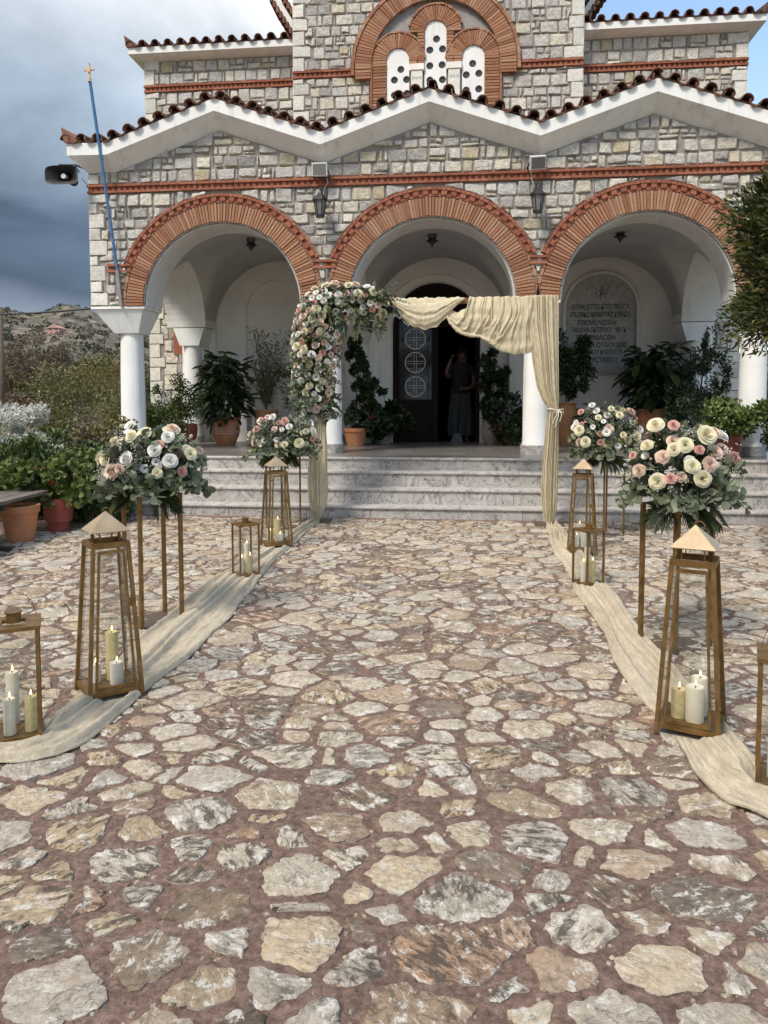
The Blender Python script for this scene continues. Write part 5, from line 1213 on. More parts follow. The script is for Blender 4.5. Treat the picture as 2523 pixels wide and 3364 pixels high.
runner('cloth_runner', [(-2.10, 2.76), (-1.88, 2.725), (-1.755, 2.74), (-1.71, 2.86), (-1.70, 3.1), (-1.70, 3.42), (-1.68, 3.8), (-1.70, 4.1), (-1.73, 4.55), (-1.79, 5.2), (-1.80, 5.8), (-1.82, 6.5), (-1.82, 7.1), (-1.80, 7.9), (-1.765, 8.68)],
       [.06, .085, .24, .34, .32, .31, .36, .38, .43, .40, .34, .27, .22, .17, .09], 'crumpled cream gauze runner laid along the left side of the aisle', 3, 0)
runner('cloth_runner', [(1.25, 2.56), (1.10, 2.66), (1.01, 2.80), (0.99, 3.05), (0.985, 3.3), (0.965, 3.75), (0.96, 4.2), (0.945, 4.7), (0.955, 5.4), (0.96, 5.85), (0.985, 6.5), (0.985, 7.1), (0.96, 7.6), (0.985, 8.1), (0.99, 8.75)],
       [.26, .30, .32, .30, .29, .29, .27, .26, .27, .27, .30, .31, .28, .22, .12], 'crumpled cream gauze runner laid along the right side of the aisle', 8, 0)

# ------------------------------------------------------------------ the flower arch: frame, drape
AY = 8.76
wa = empty('ceremony_arch', (-0.4, AY, 0), 'brown timber arch frame standing on dark foot plates before the steps', 'arch')
for x in (-1.775, 0.955): MB().bar((x, AY, .02), (x, AY, 2.62), .045).build('post', 'beam_wood', wa); MB().box(x - .17, x + .17, AY - .12, AY + .12, 0.002, .022).build('foot_plate', 'plate_dark', wa, bevel=.003)
MB().bar((-1.80, AY, 2.585), (0.98, AY, 2.585), .05, .065).build('beam', 'beam_wood', wa)
def sheet(name, P, parent, mat='gauze'):
    o = link(name, grid_mesh(name, P - np.array(WO[parent.name]), mat), parent); md = o.modifiers.new('thickness', 'SOLIDIFY'); md.thickness = .003; return o
dr = empty('drape', (0.4, AY, 2.60), 'cream gauze drape swagged over the beam and tied at the right post of the arch', 'drape')
def ss(a, b, x): t = np.clip((x - a) / (b - a), 0, 1); return t * t * (3 - 2 * t)
def swag(name, xs, top, bot, yf, seed, folds, depth, gather=None, n=110, m=64):
    """cloth hung from the beam; xs top edge x; bot(x) lower edge height; folds follow the sag"""
    r = np.random.default_rng(seed); U = np.linspace(0, 1, n)[:, None]; V = np.linspace(0, 1, m)[None]
    x = xs[0] + (xs[1] - xs[0]) * U + 0 * V; zt = top(x[:, :1]); zb = bot(x[:, :1]); ph = r.uniform(0, 6, 4)
    z = zt + (zb - zt) * V ** .9
    b = np.sin(PI * U) ** .6 * (1 if gather is None else 1)
    f = depth * (np.sin(V * folds * 2 * PI + ph[0] + 2.2 * U + 0.8 * np.sin(U * 5 + ph[1])) * .6 + .4 * np.sin(V * folds * 3.7 * PI + U * 5 + ph[2])) * (0.25 + .75 * V) 
    y = yf - .035 - .05 * np.sin(PI * V ** .8) * b - f - .018 * V
    x = x + .012 * np.sin(V * 9 + U * 7 + ph[3]); z = z + .006 * np.sin(U * 40 + V * 12) * V
    return np.stack([x, y, z], -1)
# over the beam
tp = lambda x: 2.618 + .006 * np.sin(x * 37) + .004 * np.sin(x * 91)
botA = lambda x: np.interp(x, [-.86, -.80, -.70, -.60, -.48, -.36, -.27, -.21, -.12, -.045], [2.52, 2.47, 2.36, 2.285, 2.255, 2.29, 2.37, 2.44, 2.53, 2.60])
sheet('swag', swag('swag', (-.86, -.045), tp, botA, AY - .01, 2, 2.6, .013), dr)
botB = lambda x: np.interp(x, [-.245, -.20, -.12, -.05, .04, .12, .18, .24, .32, .42, .52, .62, .70, .76], [2.40, 2.31, 2.23, 2.19, 2.168, 2.16, 2.15, 2.09, 2.03, 1.985, 1.968, 1.972, 1.985, 1.99])
topB = lambda x: np.interp(x, [-.245, -.20, -.12, -.02, .01, .9], [2.44, 2.47, 2.45, 2.50, 2.618, 2.618]) + .005 * np.sin(x * 60)
PB = swag('swag', (-.245, .76), topB, botB, AY + .0, 4, 2.2, .010, n=300, m=90)
U = np.linspace(0, 1, 300)[:, None]; V = np.linspace(0, 1, 90)[None]
# vertical pleats where it hangs from the beam turning into slanting folds towards the knot on the left
r_ = np.random.default_rng(31)
for q in range(46):
    u0 = r_.uniform(.22, 1.02); sl_ = r_.uniform(.05, .34) * (1.15 - .75 * u0); v1 = r_.uniform(.35, 1.1); cu = u0 - sl_ * V ** 1.5 + .012 * np.sin(V * 6 + q)
    PB[..., 1] -= r_.uniform(.006, .026) * np.exp(-((U - cu) / r_.uniform(.006, .018)) ** 2) * np.clip((v1 - V) / .25 + .3, .12, 1)
sheet('swag', PB, dr)
rim = []                                                   # the gathered lower hem reads as a heavier roll
for k in range(60):
    x = -.235 + .43 * k / 59; rim.append((x, AY - .075 - .02 * math.sin(PI * k / 59), float(botB(x)) + .014 + .004 * math.sin(k)))
MB().tube(rim, [.008 + .012 * math.sin(PI * min(1, k / 59 * 1.02)) for k in range(60)], 10).build('hem_roll', 'gauze', dr, smooth=True)
rim = [(-.235 + .36 * f, AY - .06 - .03 * math.sin(PI * f), 2.42 - .20 * math.sin(PI * f * .9) ** .7 + .05 * f) for f in np.linspace(0, 1, 40)]
MB().tube(rim, [.010 + .006 * math.sin(7 * f) for f in np.linspace(0, 1, 40)], 8).build('hem_roll', 'gauze', dr, smooth=True)
rim = [(.15 + .26 * f, AY - .085 - .02 * math.sin(PI * f), 2.165 - .10 * math.sin(PI * f * .8) + .09 * f) for f in np.linspace(0, 1, 40)]
MB().tube(rim, [.011 + .005 * math.sin(9 * f) for f in np.linspace(0, 1, 40)], 8).build('hem_roll', 'gauze', dr, smooth=True)
def tail(name, keys, yf, seed, pleats, parent, n=200, m=110, amp=.020):
    """hanging cloth: keys (z, x_left, x_right); fine vertical pleats"""
    r = np.random.default_rng(seed); kz = np.array([k[0] for k in keys])[::-1]; z = np.linspace(keys[0][0], keys[-1][0], n)[:, None]; V = np.linspace(0, 1, m)[None]
    a = np.interp(z, kz, np.array([k[1] for k in keys])[::-1]); b = np.interp(z, kz, np.array([k[2] for k in keys])[::-1])
    warp = V + .035 * np.sin(V * 9 + r.uniform(0, 6)) + .02 * np.sin(V * 23 + z * .7); x = a + (b - a) * warp
    ph = V * pleats * 2 * PI; y = yf - .03 - amp * (.55 * np.sin(ph + .5 * np.sin(z * 2.2)) + .35 * np.sin(ph * 2.3 + 1 + z * .6) + .22 * np.sin(ph * .43 + 2)) - .05 * np.sin(PI * V)
    y = y + .002 * np.sin(z * 60 + V * 30); return sheet(name, np.stack([x, y, z + 0 * V], -1), parent)
tail('tail', [(2.622, .655, 1.005), (2.3, .67, 1.012), (2.0, .725, 1.018), (1.85, .745, 1.022), (1.6, .79, 1.028), (1.45, .85, 1.032), (1.37, .905, 1.034), (1.335, .915, 1.036), (1.29, .905, 1.036), (1.0, .885, 1.038), (.7, .86, 1.038), (.4, .852, 1.034), (.25, .862, 1.03), (.12, .885, 1.015), (.03, .91, 1.0)], AY - .02, 5, 9, dr)
MB().tube([(.975 + .068 * math.cos(a), AY - .055 + .060 * math.sin(a), 1.338 + .008 * math.sin(2 * a)) for a in np.linspace(0, 2 * PI, 24)], .007, 6).build('tie', 'rope', dr)
bw_ = MB()
for s, l in ((.0, .20), (.04, .13), (-.02, .16)): bw_.tube([(1.03, AY - .12, 1.335), (1.02 + s, AY - .15, 1.335 - l * .4), (.985 + s * 1.4, AY - .14, 1.335 - l)], .005, 5)
for s in (-1, 1): bw_.tube([(1.03, AY - .12, 1.335), (1.03 + s * .05, AY - .14, 1.345), (1.03 + s * .055, AY - .14, 1.30), (1.03, AY - .125, 1.33)], .005, 5)
bw_.build('tie_bow', 'rope', dr)
dl = empty('drape', (-1.75, AY, 0.05), 'narrow cream gauze drape hanging below the flowers on the left post', 'drape')
tail('tail', [(1.45, -1.80, -1.70), (1.25, -1.79, -1.66), (.9, -1.84, -1.64), (.6, -1.865, -1.64), (.35, -1.865, -1.635), (.2, -1.845, -1.65), (.09, -1.81, -1.70), (.04, -1.80, -1.72)], AY - .02, 9, 6, dl, amp=.016)

# ------------------------------------------------------------------ metal flower stands
def stand(x, y, rz, s, h, label, post):
    o = empty('flower_stand', (x, y, 0), label, 'plant stand', 'tall metal flower stands beside the aisle', R(rz)); o.rotation_euler[2] = 0
    a = R(rz); rot = lambda u, v: (x + u * math.cos(a) - v * math.sin(a), y + u * math.sin(a) + v * math.cos(a))
    for u, v in ((-1, -1), (1, -1), (1, 1), (-1, 1)):
        px_, py_ = rot(u * s, v * s); MB().bar((px_, py_, .006), (px_, py_, h), post, up=(math.cos(a), math.sin(a), 0)).build('post', 'brass', o)
    for nm, z in (('base_plate', .003), ('top_plate', h)):
        c4 = [rot(u * (s + .012), v * (s + .012)) for u, v in ((-1, -1), (1, -1), (1, 1), (-1, 1))]; MB().hexa([(p[0], p[1], z) for p in c4] + [(p[0], p[1], z + .006) for p in c4]).build(nm, 'plate_dark', o)
    return o
STANDS = [(-2.0, 4.575, -44, .132, .83, 'tall four-legged metal stand under the near left flower arrangement', .023), (1.212, 4.46, 31, .132, .82, 'tall four-legged metal stand under the near right flower arrangement', .023),
          (-2.06, 8.27, -25, .135, .80, 'slender metal stand under the far left flower arrangement', .015), (1.475, 8.17, 31, .135, .80, 'slender metal stand under the far right flower arrangement', .015)]
for a in STANDS: stand(*a)

# ------------------------------------------------------------------ cut flowers
def petal_grid(V, F, ang, r0, z0, r1, z1, w, curl, cup, nu=4, nv=4, ruff=0.0, seed=0):
    b = len(V)
    for i in range(nu + 1):
        f = i / nu
        for j in range(nv + 1):
            g = j / nv * 2 - 1; ww = w * (math.sin(PI * (0.10 + 0.62 * f)) ** .6) * g
            rr = r0 + (r1 - r0) * f + curl * max(0, f - .7) / .3 * (1 - .3 * abs(g)) - cup * abs(g) ** 2 * .5 * r1; z = z0 + (z1 - z0) * (f ** .8) - max(0, f - .75) * curl * 1.1 + ruff * math.sin(g * 7 + seed) * f
            a = ang + ww / max(0.25, r1 if r1 > .25 else .25); V.append((rr * math.cos(a), rr * math.sin(a), z))
    for i in range(nu):
        for j in range(nv): F.append((b + i * (nv + 1) + j, b + (i + 1) * (nv + 1) + j, b + (i + 1) * (nv + 1) + j + 1, b + i * (nv + 1) + j + 1))
def flower_mesh(kind, mat):
    """unit-radius blooms, opening along +Z"""
    V, F = [], []; r = random.Random(len(kind) * 7 + len(mat))
    if kind == 'rose':
        for n, r0, r1, zt, w, curl, cup in ((5, .30, .90, .36, .80, .20, .05), (5, .34, .76, .54, .70, .13, .05), (5, .32, .58, .66, .56, .08, .03), (4, .26, .42, .72, .50, .04, .0), (4, .16, .27, .75, .34, .02, 0), (3, .02, .13, .74, .28, .0, 0)):
            o = r.uniform(0, 6)
            for k in range(n): petal_grid(V, F, o + 2 * PI * k / n + r.uniform(-.15, .15), r0, max(0, zt - .42), r1 * r.uniform(.92, 1.06), zt * r.uniform(.92, 1.06), w, curl, cup, seed=k)
    elif kind == 'ruffled':
        for n, r0, r1, zt, w, curl in ((9, .3, .94, .30, .50, .10), (10, .3, .80, .48, .46, .08), (9, .25, .62, .62, .42, .06), (9, .18, .44, .74, .40, .04), (7, .08, .26, .80, .36, .02), (4, .01, .12, .80, .2, 0)):
            o = r.uniform(0, 6)
            for k in range(n): petal_grid(V, F, o + 2 * PI * k / n + r.uniform(-.2, .2), r0, max(.02, zt - .35), r1 * r.uniform(.9, 1.08), zt * r.uniform(.9, 1.1), w, curl, .05, 3, 4, .07, r.uniform(0, 6))
    elif kind == 'cup':
        for n, r0, r1, zt, w, curl in ((6, .10, .86, .46, .66, .18), (5, .10, .62, .56, .62, .12)):
            o = r.uniform(0, 6)
            for k in range(n): petal_grid(V, F, o + 2 * PI * k / n, r0, 0, r1 * r.uniform(.95, 1.05), zt, w, curl, .04, seed=k)
    else:                                                      # bud
        for n, r1, zt, w in ((4, .50, 1.15, .52), (3, .36, 1.25, .50)):
            o = r.uniform(0, 6)
            for k in range(n): petal_grid(V, F, o + 2 * PI * k / n, .10, 0, r1, zt, w, -.22, .04)
    me = bpy.data.meshes.new('bloom'); me.from_pydata(V, [], F); me.materials.append(M[mat])
    if kind == 'cup':
        me.materials.append(M['flower_eye']); b = len(V); n = 10
        bm = bmesh.new(); bm.from_mesh(me); vs = [bm.verts.new((.20 * math.cos(2 * PI * k / n), .20 * math.sin(2 * PI * k / n), .20)) for k in range(n)]; top = bm.verts.new((0, 0, .34))
        for k in range(n): f = bm.faces.new((vs[k], vs[(k + 1) % n], top)); f.material_index = 1
        bm.to_mesh(me); bm.free()
    me.polygons.foreach_set('use_smooth', [True] * len(me.polygons)); me.update(); return me
FM = {}
def bloom(kind, mat, p, d, s, parent, name):
    if (kind, mat) not in FM: FM[(kind, mat)] = flower_mesh(kind, mat)
    o = bpy.data.objects.new(name, FM[(kind, mat)]); C.objects.link(o); o.parent = parent; o.location = Vector(p) - WO[parent.name]
    q = Vector(d).normalized().to_track_quat('Z', 'Y').to_euler(); o.rotation_euler = q; o.rotation_euler.rotate_axis('Z', rnd.uniform(0, 6)); o.scale = (s, s, s * rnd.uniform(.85, 1.05)); return o
KINDS = [('rose', 'petal_cream', 'rose', .046), ('cup', 'petal_white', 'lisianthus', .038), ('rose', 'petal_blush', 'rose', .042), ('ruffled', 'petal_blush', 'carnation', .042), ('bud', 'petal_white', 'rosebud', .030), ('rose', 'petal_white', 'rose', .040), ('ruffled', 'petal_pink', 'carnation', .038), ('bud', 'petal_cream', 'rosebud', .028), ('rose', 'petal_dusty', 'rose', .034), ('ruffled', 'petal_cream', 'carnation', .042), ('rose', 'petal_pink', 'rose', .036)]
def euc_sprigs(name, parent, roots, dirs, length, ls, mat='leaf_euc', n=9):
    """eucalyptus sprigs: paired round leaves along drooping twigs"""
    Pp, Dd, Nn, Ss = [], [], [], []; tw = MB()
    for p, d in zip(roots, dirs):
        p = np.array(p, float); d = unit(np.array(d, float)); l = length * rnd.uniform(.7, 1.25); pts = []
        for k in range(n + 1):
            f = k / n; q = p + d * l * f + np.array([0, 0, -.32 * l * f * f]); pts.append(tuple(q))
        for k in range(2, n + 1):
            q = np.array(pts[k]); ax = unit(np.array(pts[k]) - np.array(pts[k - 1])); s = unit(np.cross(ax, rand_dirs(1)[0]))
            for sg in (-1, 1): Pp.append(q); Dd.append(s * sg + ax * .5 + rand_dirs(1)[0] * .2); Nn.append(np.cross(ax, s) + rand_dirs(1)[0] * .5 + d * .4); Ss.append(ls * rnd.uniform(.65, 1.2) * (1.1 - .4 * k / n))
        tw.tube(pts[::3], .0016, 4)
    S_ = np.array(Ss); tag(leaves(np.array(Pp), np.array(Dd), np.array(Nn), S_, S_ * .92, mat, name, parent, .12, .12), kind='stuff'); return tag(tw.build('twigs', 'stem_green', parent), kind='stuff')
def fronds(name, parent, roots, dirs, length, n=11, mat='leaf_palm', w=.012):
    Pp, Dd, Nn, L = [], [], [], []
    for p, d in zip(roots, dirs):
        p = np.array(p, float); d = unit(np.array(d, float)); s = unit(np.cross(d, rand_dirs(1)[0])); nn = np.cross(s, d)
        for k in range(n):
            f = .2 + .8 * k / n; q = p + d * length * f + np.array([0, 0, -.25 * length * f * f])
            for sg in (-1, 1): Pp.append(q); Dd.append(s * sg * (1 - .5 * f) + d * .9 + np.array([0, 0, -.35])); Nn.append(nn + rand_dirs(1)[0] * .15); L.append(length * .75 * (1 - .55 * f))
    L = np.array(L); return tag(leaves(np.array(Pp), np.array(Dd), np.array(Nn), L, L * 0 + w, mat, name, parent, .25, .25, 'diamond'), kind='stuff')
def dots(name, parent, pts, r, mat='petal_white'):
    V, F = [], []
    o = np.array([(1, 0, 0), (-1, 0, 0), (0, 1, 0), (0, -1, 0), (0, 0, 1), (0, 0, -1)]) * r; f = [(0, 2, 4), (2, 1, 4), (1, 3, 4), (3, 0, 4), (2, 0, 5), (1, 2, 5), (3, 1, 5), (0, 3, 5)]
    V = (pts[:, None] + o[None]).reshape(-1, 3) - np.array(WO[parent.name]); F = (np.array(f)[None] + (np.arange(len(pts)) * 6)[:, None, None]).reshape(-1, 3)
    return tag(link(name, np_mesh(name, V, F, mat), parent), kind='stuff')
WHITEMIX = None
def arrangement(x, y, zb, rx, h, label, seed, nfl, fscale, peak=0.0, lean=0.0, mix=None):
    """loose dome of roses, lisianthus and carnations over eucalyptus, palm leaf tips below the rim"""
    rs = random.Random(seed); o = empty('flower_arrangement', (x, y, zb), label, 'flowers', 'flower arrangements on stands'); cz = zb + h * .36
    foam = MB().lathe((x, y, zb), [(.07, 0), (.10, .02), (.11, .07), (.06, .13)], 14).build('foam_base', 'leaf_dark', o, smooth=True)
    def surf(th, ph, k=1.0):
        """th azimuth from the camera side, ph elevation"""
        up = math.sin(ph); rr = rx * math.cos(ph) * k; t = h * .64 if up > 0 else h * .30
        return (x + rr * math.sin(th) + lean * max(0, up), y - rr * .9 * math.cos(th), cz + up * t * k + peak * max(0, up) ** 3)
    tried = []; 
    for i in range(nfl):
        for _ in range(60):
            th = rs.uniform(-PI, PI) * (1 if rs.random() < .35 else .52); ph = rs.uniform(-.28, 1.12); kd, m, nm, s = (mix or WHITEMIX)[i % len(mix or WHITEMIX)]; s *= fscale * rs.uniform(.66, 1.28)
            p = surf(th, ph, rs.uniform(.84, 1.16))
            if all((p[0] - q[0]) ** 2 + (p[1] - q[1]) ** 2 + (p[2] - q[2]) ** 2 > ((s + q[3]) * .92) ** 2 for q in tried):
                tried.append((*p, s)); d = Vector((p[0] - x, (p[1] - y) - .10, (p[2] - cz) * .9 + .06)); d = d.normalized() + Vector((rs.uniform(-.25, .25), rs.uniform(-.75, -.15), rs.uniform(-.2, .2))); bloom(kd, m, p, d, s, o, nm); break
    n = 118; th = nrng.uniform(-PI, PI, n); ph = nrng.uniform(-.55, 1.25, n); roots = [surf(a, b, .42) for a, b in zip(th, ph)]; dirs = [np.array(surf(a, b, 1.0)) - np.array((x, y, cz)) for a, b in zip(th, ph)]
    euc_sprigs('eucalyptus', o, roots[:88], dirs[:88], rx * .68, .066, n=7); euc_sprigs('dark_foliage', o, roots[88:], dirs[88:], rx * .50, .055, 'leaf_green', n=7)
    th = nrng.uniform(-1.9, 1.9, 12); low = [surf(a, -.35, .62) for a in th]; euc_sprigs('trailing_eucalyptus', o, low, [np.array((math.sin(a), -math.cos(a) * .9, -.35)) for a in th], rx * .66, .068, n=8)
    th = nrng.uniform(-1.5, 1.5, 9); fronds('palm_leaves', o, [(x + .05 * math.sin(a), y - .05, zb + .06) for a in th], [(math.sin(a) * .8, -.55 * math.cos(a), -.55) for a in th], .20)
    pts = []
    for _ in range(16):
        c = np.array(surf(rs.uniform(-1.6, 1.6), rs.uniform(-.3, 1.1), 1.04)); pts.append(c + nrng.normal(size=(22, 3)) * .030)
    dots('gypsophila', o, np.concatenate(pts), .0042)
    return o
WHITEMIX = [KINDS[i] for i in (0, 1, 5, 2, 0, 7, 4, 1, 6, 9, 5, 0, 3, 4, 8, 1)]
PINKMIX = [KINDS[i] for i in (0, 3, 1, 6, 3, 9, 4, 0, 2, 5, 10, 7, 0, 3)]
arrangement(-1.985, 4.56, .845, .285, .42, 'loose dome of cream and white roses with few pinks on the near left stand', 3, 44, .96)
arrangement(1.222, 4.44, .835, .275, .42, 'wide dome of pink carnations and large cream roses on the near right stand', 5, 46, .98, peak=.06, mix=PINKMIX)
arrangement(-2.07, 8.27, .83, .345, .44, 'dome of small white and cream roses on the far left stand before the steps', 7, 48, 1.0, lean=.03)
arrangement(1.47, 8.16, .83, .335, .50, 'pointed mound of white and pink roses on the far right stand before the steps', 9, 50, 1.0, peak=.10)

# garland round the left corner of the arch
ga = empty('flower_garland', (-1.76, AY, 2.45), 'thick garland of white, blush and peach roses round the left corner of the arch', 'garland')
path = [(-1.70, 1.20), (-1.76, 1.35), (-1.79, 1.6), (-1.785, 1.9), (-1.77, 2.15), (-1.74, 2.40), (-1.66, 2.55), (-1.50, 2.60), (-1.30, 2.585), (-1.10, 2.55), (-.90, 2.49)]
prd = [.085, .175, .235, .265, .275, .275, .235, .215, .205, .19, .125]
pd = np.r_[0, np.cumsum([math.hypot(b[0] - a[0], b[1] - a[1]) for a, b in zip(path[:-1], path[1:])])]
def gpt(t): return float(np.interp(t, pd, [p[0] for p in path])), float(np.interp(t, pd, [p[1] for p in path])), float(np.interp(t, pd, prd))
rs = random.Random(21); tried = []; GM = [KINDS[i] for i in (0, 1, 5, 4, 2, 1, 9, 7, 5, 3, 5, 4, 1, 2, 0, 10, 8)]
for i in range(225):
    for _ in range(40):
        t = rs.uniform(0, pd[-1]); cx, cz, r = gpt(t); t2 = min(pd[-1], t + .05); ex, ez, _r = gpt(t2); e0x, e0z, _r = gpt(max(0, t - .05)); dx_, dz_ = ex - e0x, ez - e0z; l = math.hypot(dx_, dz_); nx_, nz_ = -dz_ / l, dx_ / l
        a = rs.uniform(-1.25, 1.25) if rs.random() < .86 else rs.uniform(-PI, PI); kd, m, nm, s = GM[i % len(GM)]; s *= rs.uniform(.88, 1.25)
        p = (cx + nx_ * r * math.sin(a), AY - .03 - r * .72 * math.cos(a), cz + nz_ * r * math.sin(a))
        if all((p[0] - q[0]) ** 2 + (p[1] - q[1]) ** 2 + (p[2] - q[2]) ** 2 > ((s + q[3]) * .80) ** 2 for q in tried):
            tried.append((*p, s)); bloom(kd, m, p, (nx_ * math.sin(a) + rs.uniform(-.4, .4), -math.cos(a) - .35, nz_ * math.sin(a) + rs.uniform(-.3, .5)), s, ga, nm); break
n = 330; tt = nrng.uniform(0, pd[-1], n); aa = nrng.uniform(-2.2, 2.2, n); roots, dirs = [], []
for t, a in zip(tt, aa):
    cx, cz, r = gpt(t); ex, ez, _r = gpt(min(pd[-1], t + .05)); e0x, e0z, _r = gpt(max(0, t - .05)); dx_, dz_ = ex - e0x, ez - e0z; l = math.hypot(dx_, dz_); nx_, nz_ = -dz_ / l, dx_ / l
    d = np.array((nx_ * math.sin(a), -math.cos(a), nz_ * math.sin(a))); roots.append(np.array((cx, AY - .03, cz)) + d * r * .45); dirs.append(d + rand_dirs(1)[0] * .35)
cn = 1500; ct = nrng.uniform(0, pd[-1], cn); ca = nrng.uniform(-PI, PI, cn); cr2 = np.sqrt(nrng.random(cn)) * .62
cxz = np.array([gpt(t) for t in ct]); cP = np.stack([cxz[:, 0] + cxz[:, 2] * cr2 * np.sin(ca), AY - .03 - cxz[:, 2] * cr2 * .7 * np.cos(ca), cxz[:, 1] + cxz[:, 2] * cr2 * .3 * rand_dirs(cn)[:, 2]], 1)
tag(leaves(cP, rand_dirs(cn) + np.array([0, -.3, 0]), rand_dirs(cn) + np.array([0, -.8, .2]), .075 * (.6 + .8 * nrng.random(cn)), .05, 'leaf_green', 'inner_leaves', ga, .2, .15), kind='stuff')
euc_sprigs('eucalyptus', ga, roots[:200], dirs[:200], .17, .044, n=6); euc_sprigs('dark_foliage', ga, roots[200:], dirs[200:], .16, .046, 'leaf_green', n=6)
euc_sprigs('grey_foliage', ga, [(-.95, AY - .05, 2.58), (-.92, AY - .06, 2.52), (-1.0, AY - .05, 2.64), (-1.1, AY - .05, 2.66), (-.9, AY - .06, 2.46)], [(1, -.1, .25), (1, -.2, -.1), (.6, -.1, .8), (.2, -.1, 1), (.9, -.2, -.3)], .26, .032, 'leaf_greyblue', n=11)
fronds('fern_tips', ga, [(-1.45, AY - .1, 2.42), (-1.25, AY - .1, 2.40), (-1.05, AY - .08, 2.38), (-1.6, AY - .1, 1.5)], [(.2, -.2, -.9), (-.1, -.2, -1), (.2, -.2, -.9), (.7, -.2, -.6)], .20, w=.009)
pts = np.concatenate([np.array(roots[k]) + np.array(dirs[k]) * .12 + nrng.normal(size=(9, 3)) * .022 for k in range(0, 200, 4)]); dots('gypsophila', ga, pts, .004)

# ------------------------------------------------------------------ potted plants on the porch
def pot(o, style, r, h, mat):
    x, y, z = WO[o.name]
    if style == 'urn': prof = [(r * .62, 0), (r * .66, .02), (r * .90, h * .30), (r, h * .55), (r * .92, h * .80), (r * .78, h * .93), (r * .88, h * .97), (r * .88, h), (r * .74, h), (r * .70, h * .94), (.02, h * .93)]
    elif style == 'bowl': prof = [(r * .55, 0), (r * .74, h * .15), (r * .95, h * .5), (r, h * .75), (r * .96, h * .98), (r * .93, h), (r * .86, h), (r * .84, h * .93), (.02, h * .92)]
    elif style == 'jar': prof = [(r * .60, 0), (r * .72, h * .15), (r * .96, h * .5), (r, h * .68), (r * .84, h * .86), (r * .66, h * .93), (r * .80, h * .97), (r * .80, h), (r * .64, h), (r * .6, h * .95), (.02, h * .94)]
    elif style == 'cyl': prof = [(r * .86, 0), (r * .90, h * .3), (r * .96, h * .9), (r * 1.04, h * .93), (r * 1.04, h), (r * .92, h), (r * .9, h * .95), (.02, h * .94)]
    else: prof = [(r * .70, 0), (r * .72, .02), (r * .93, h * .80), (r * 1.0, h * .80), (r * 1.02, h), (r * .92, h), (r * .88, h * .92), (.02, h * .91)]
    p = MB().lathe((x, y, z), prof, 36).build('pot', mat, o, smooth='auto'); MB().lathe((x, y, z), [(r * .60, h * .932), (.01, h * .945)], 20).build('soil', 'soil', o)
    def at(f): return float(np.interp(f * h, [q[1] for q in prof[:-4]], [q[0] for q in prof[:-4]]))
    return p, at
def pot_band(p, o, at, h, f0, f1, mat='pot_paint', wave=True):
    x, y, z = WO[o.name]; m = MB()
    for f in (f0, f1): m.tube([(x + (at(f) + .002) * math.cos(a), y + (at(f) + .002) * math.sin(a), z + f * h) for a in np.linspace(0, 2 * PI, 49)], .005, 5, cap=False)
    if wave:
        fm = (f0 + f1) / 2; m.tube([(x + (at(fm) + .002) * math.cos(a), y + (at(fm) + .002) * math.sin(a), z + fm * h + .5 * (f1 - f0) * h * .7 * math.sin(a * 15)) for a in np.linspace(0, 2 * PI, 181)], .004, 4, cap=False)
    m.build('painted_band', mat, p)
def rubber_plant(o, zt, rad, ztop, n=210, L=.21, mat='leaf_rubber', lean=(0, 0)):
    x, y, z = WO[o.name]; st = MB(); Pp, Dd, Nn = [], [], []
    stems = [(rnd.uniform(-.6, .6) * rad, rnd.uniform(-.6, .6) * rad, rnd.uniform(.72, 1.0)) for _ in range(9)]
    for sx, sy, k in stems:
        h = (ztop - zt) * k; pts = [(x + sx * .25 + sx * f + lean[0] * f, y + sy * .25 + sy * f + lean[1] * f, zt + h * f) for f in np.linspace(0, 1, 7)]; st.tube(pts, [.010 - .006 * f for f in np.linspace(0, 1, 7)], 6)
    for _ in range(n):
        sx, sy, k = stems[rnd.randrange(9)]; f = rnd.random() ** .75; h = (ztop - zt) * k; a = rnd.uniform(0, 2 * PI); c = np.array((x + sx * (.25 + f) + lean[0] * f, y + sy * (.25 + f) + lean[1] * f, zt + h * f)); wr = rad * (.35 + .55 * math.sin(PI * min(1, f * .8 + .18)))
        d = np.array((math.cos(a), math.sin(a), rnd.uniform(-.1, .5) if f < .85 else rnd.uniform(.1, .9))); Pp.append(c + np.array((math.cos(a), math.sin(a), 0)) * wr * rnd.uniform(.2, .9)); Dd.append(d * np.array((1, 1, 1)) + np.array((0, 0, -.75 if rnd.random() < .7 else 0))); Nn.append((math.cos(a) * .6, math.sin(a) * .6, 1.0))
    Ls = L * (.7 + .5 * nrng.random(n)); st.build('stem', 'stem_green', o); return tag(leaves(np.array(Pp), np.array(Dd), np.array(Nn), Ls, Ls * .47, mat, 'foliage', o, .10, .22), kind='stuff')
F0 = FL
def potted(name, x, y, z, label): return empty(name, (x, y, z), label, 'potted plant')
o = potted('potted_shrub', -4.70, 12.15, F0, 'red-brown bowl pot with a small-leaved shrub beside the rear left column'); pot(o, 'bowl', .205, .37, 'terracotta_red')
tag(foliage('foliage', 'leaf_green', o, (-4.92, 11.95, F0 + .66), (.48, .42, .46), 5200, .042, .026, 26, .30), kind='stuff'); tag(foliage('young_shoots', 'leaf_bright', o, (-4.62, 12.0, F0 + .60), (.20, .2, .36), 240, .11, .028, 9, .35, up=.7, shape='oval'), kind='stuff')
MB().tube([(-4.50, 12.0, F0 + .4), (-4.46, 11.95, F0 + .85), (-4.42, 11.95, F0 + 1.02)], .005, 5).build('stem', 'stem_green', o)
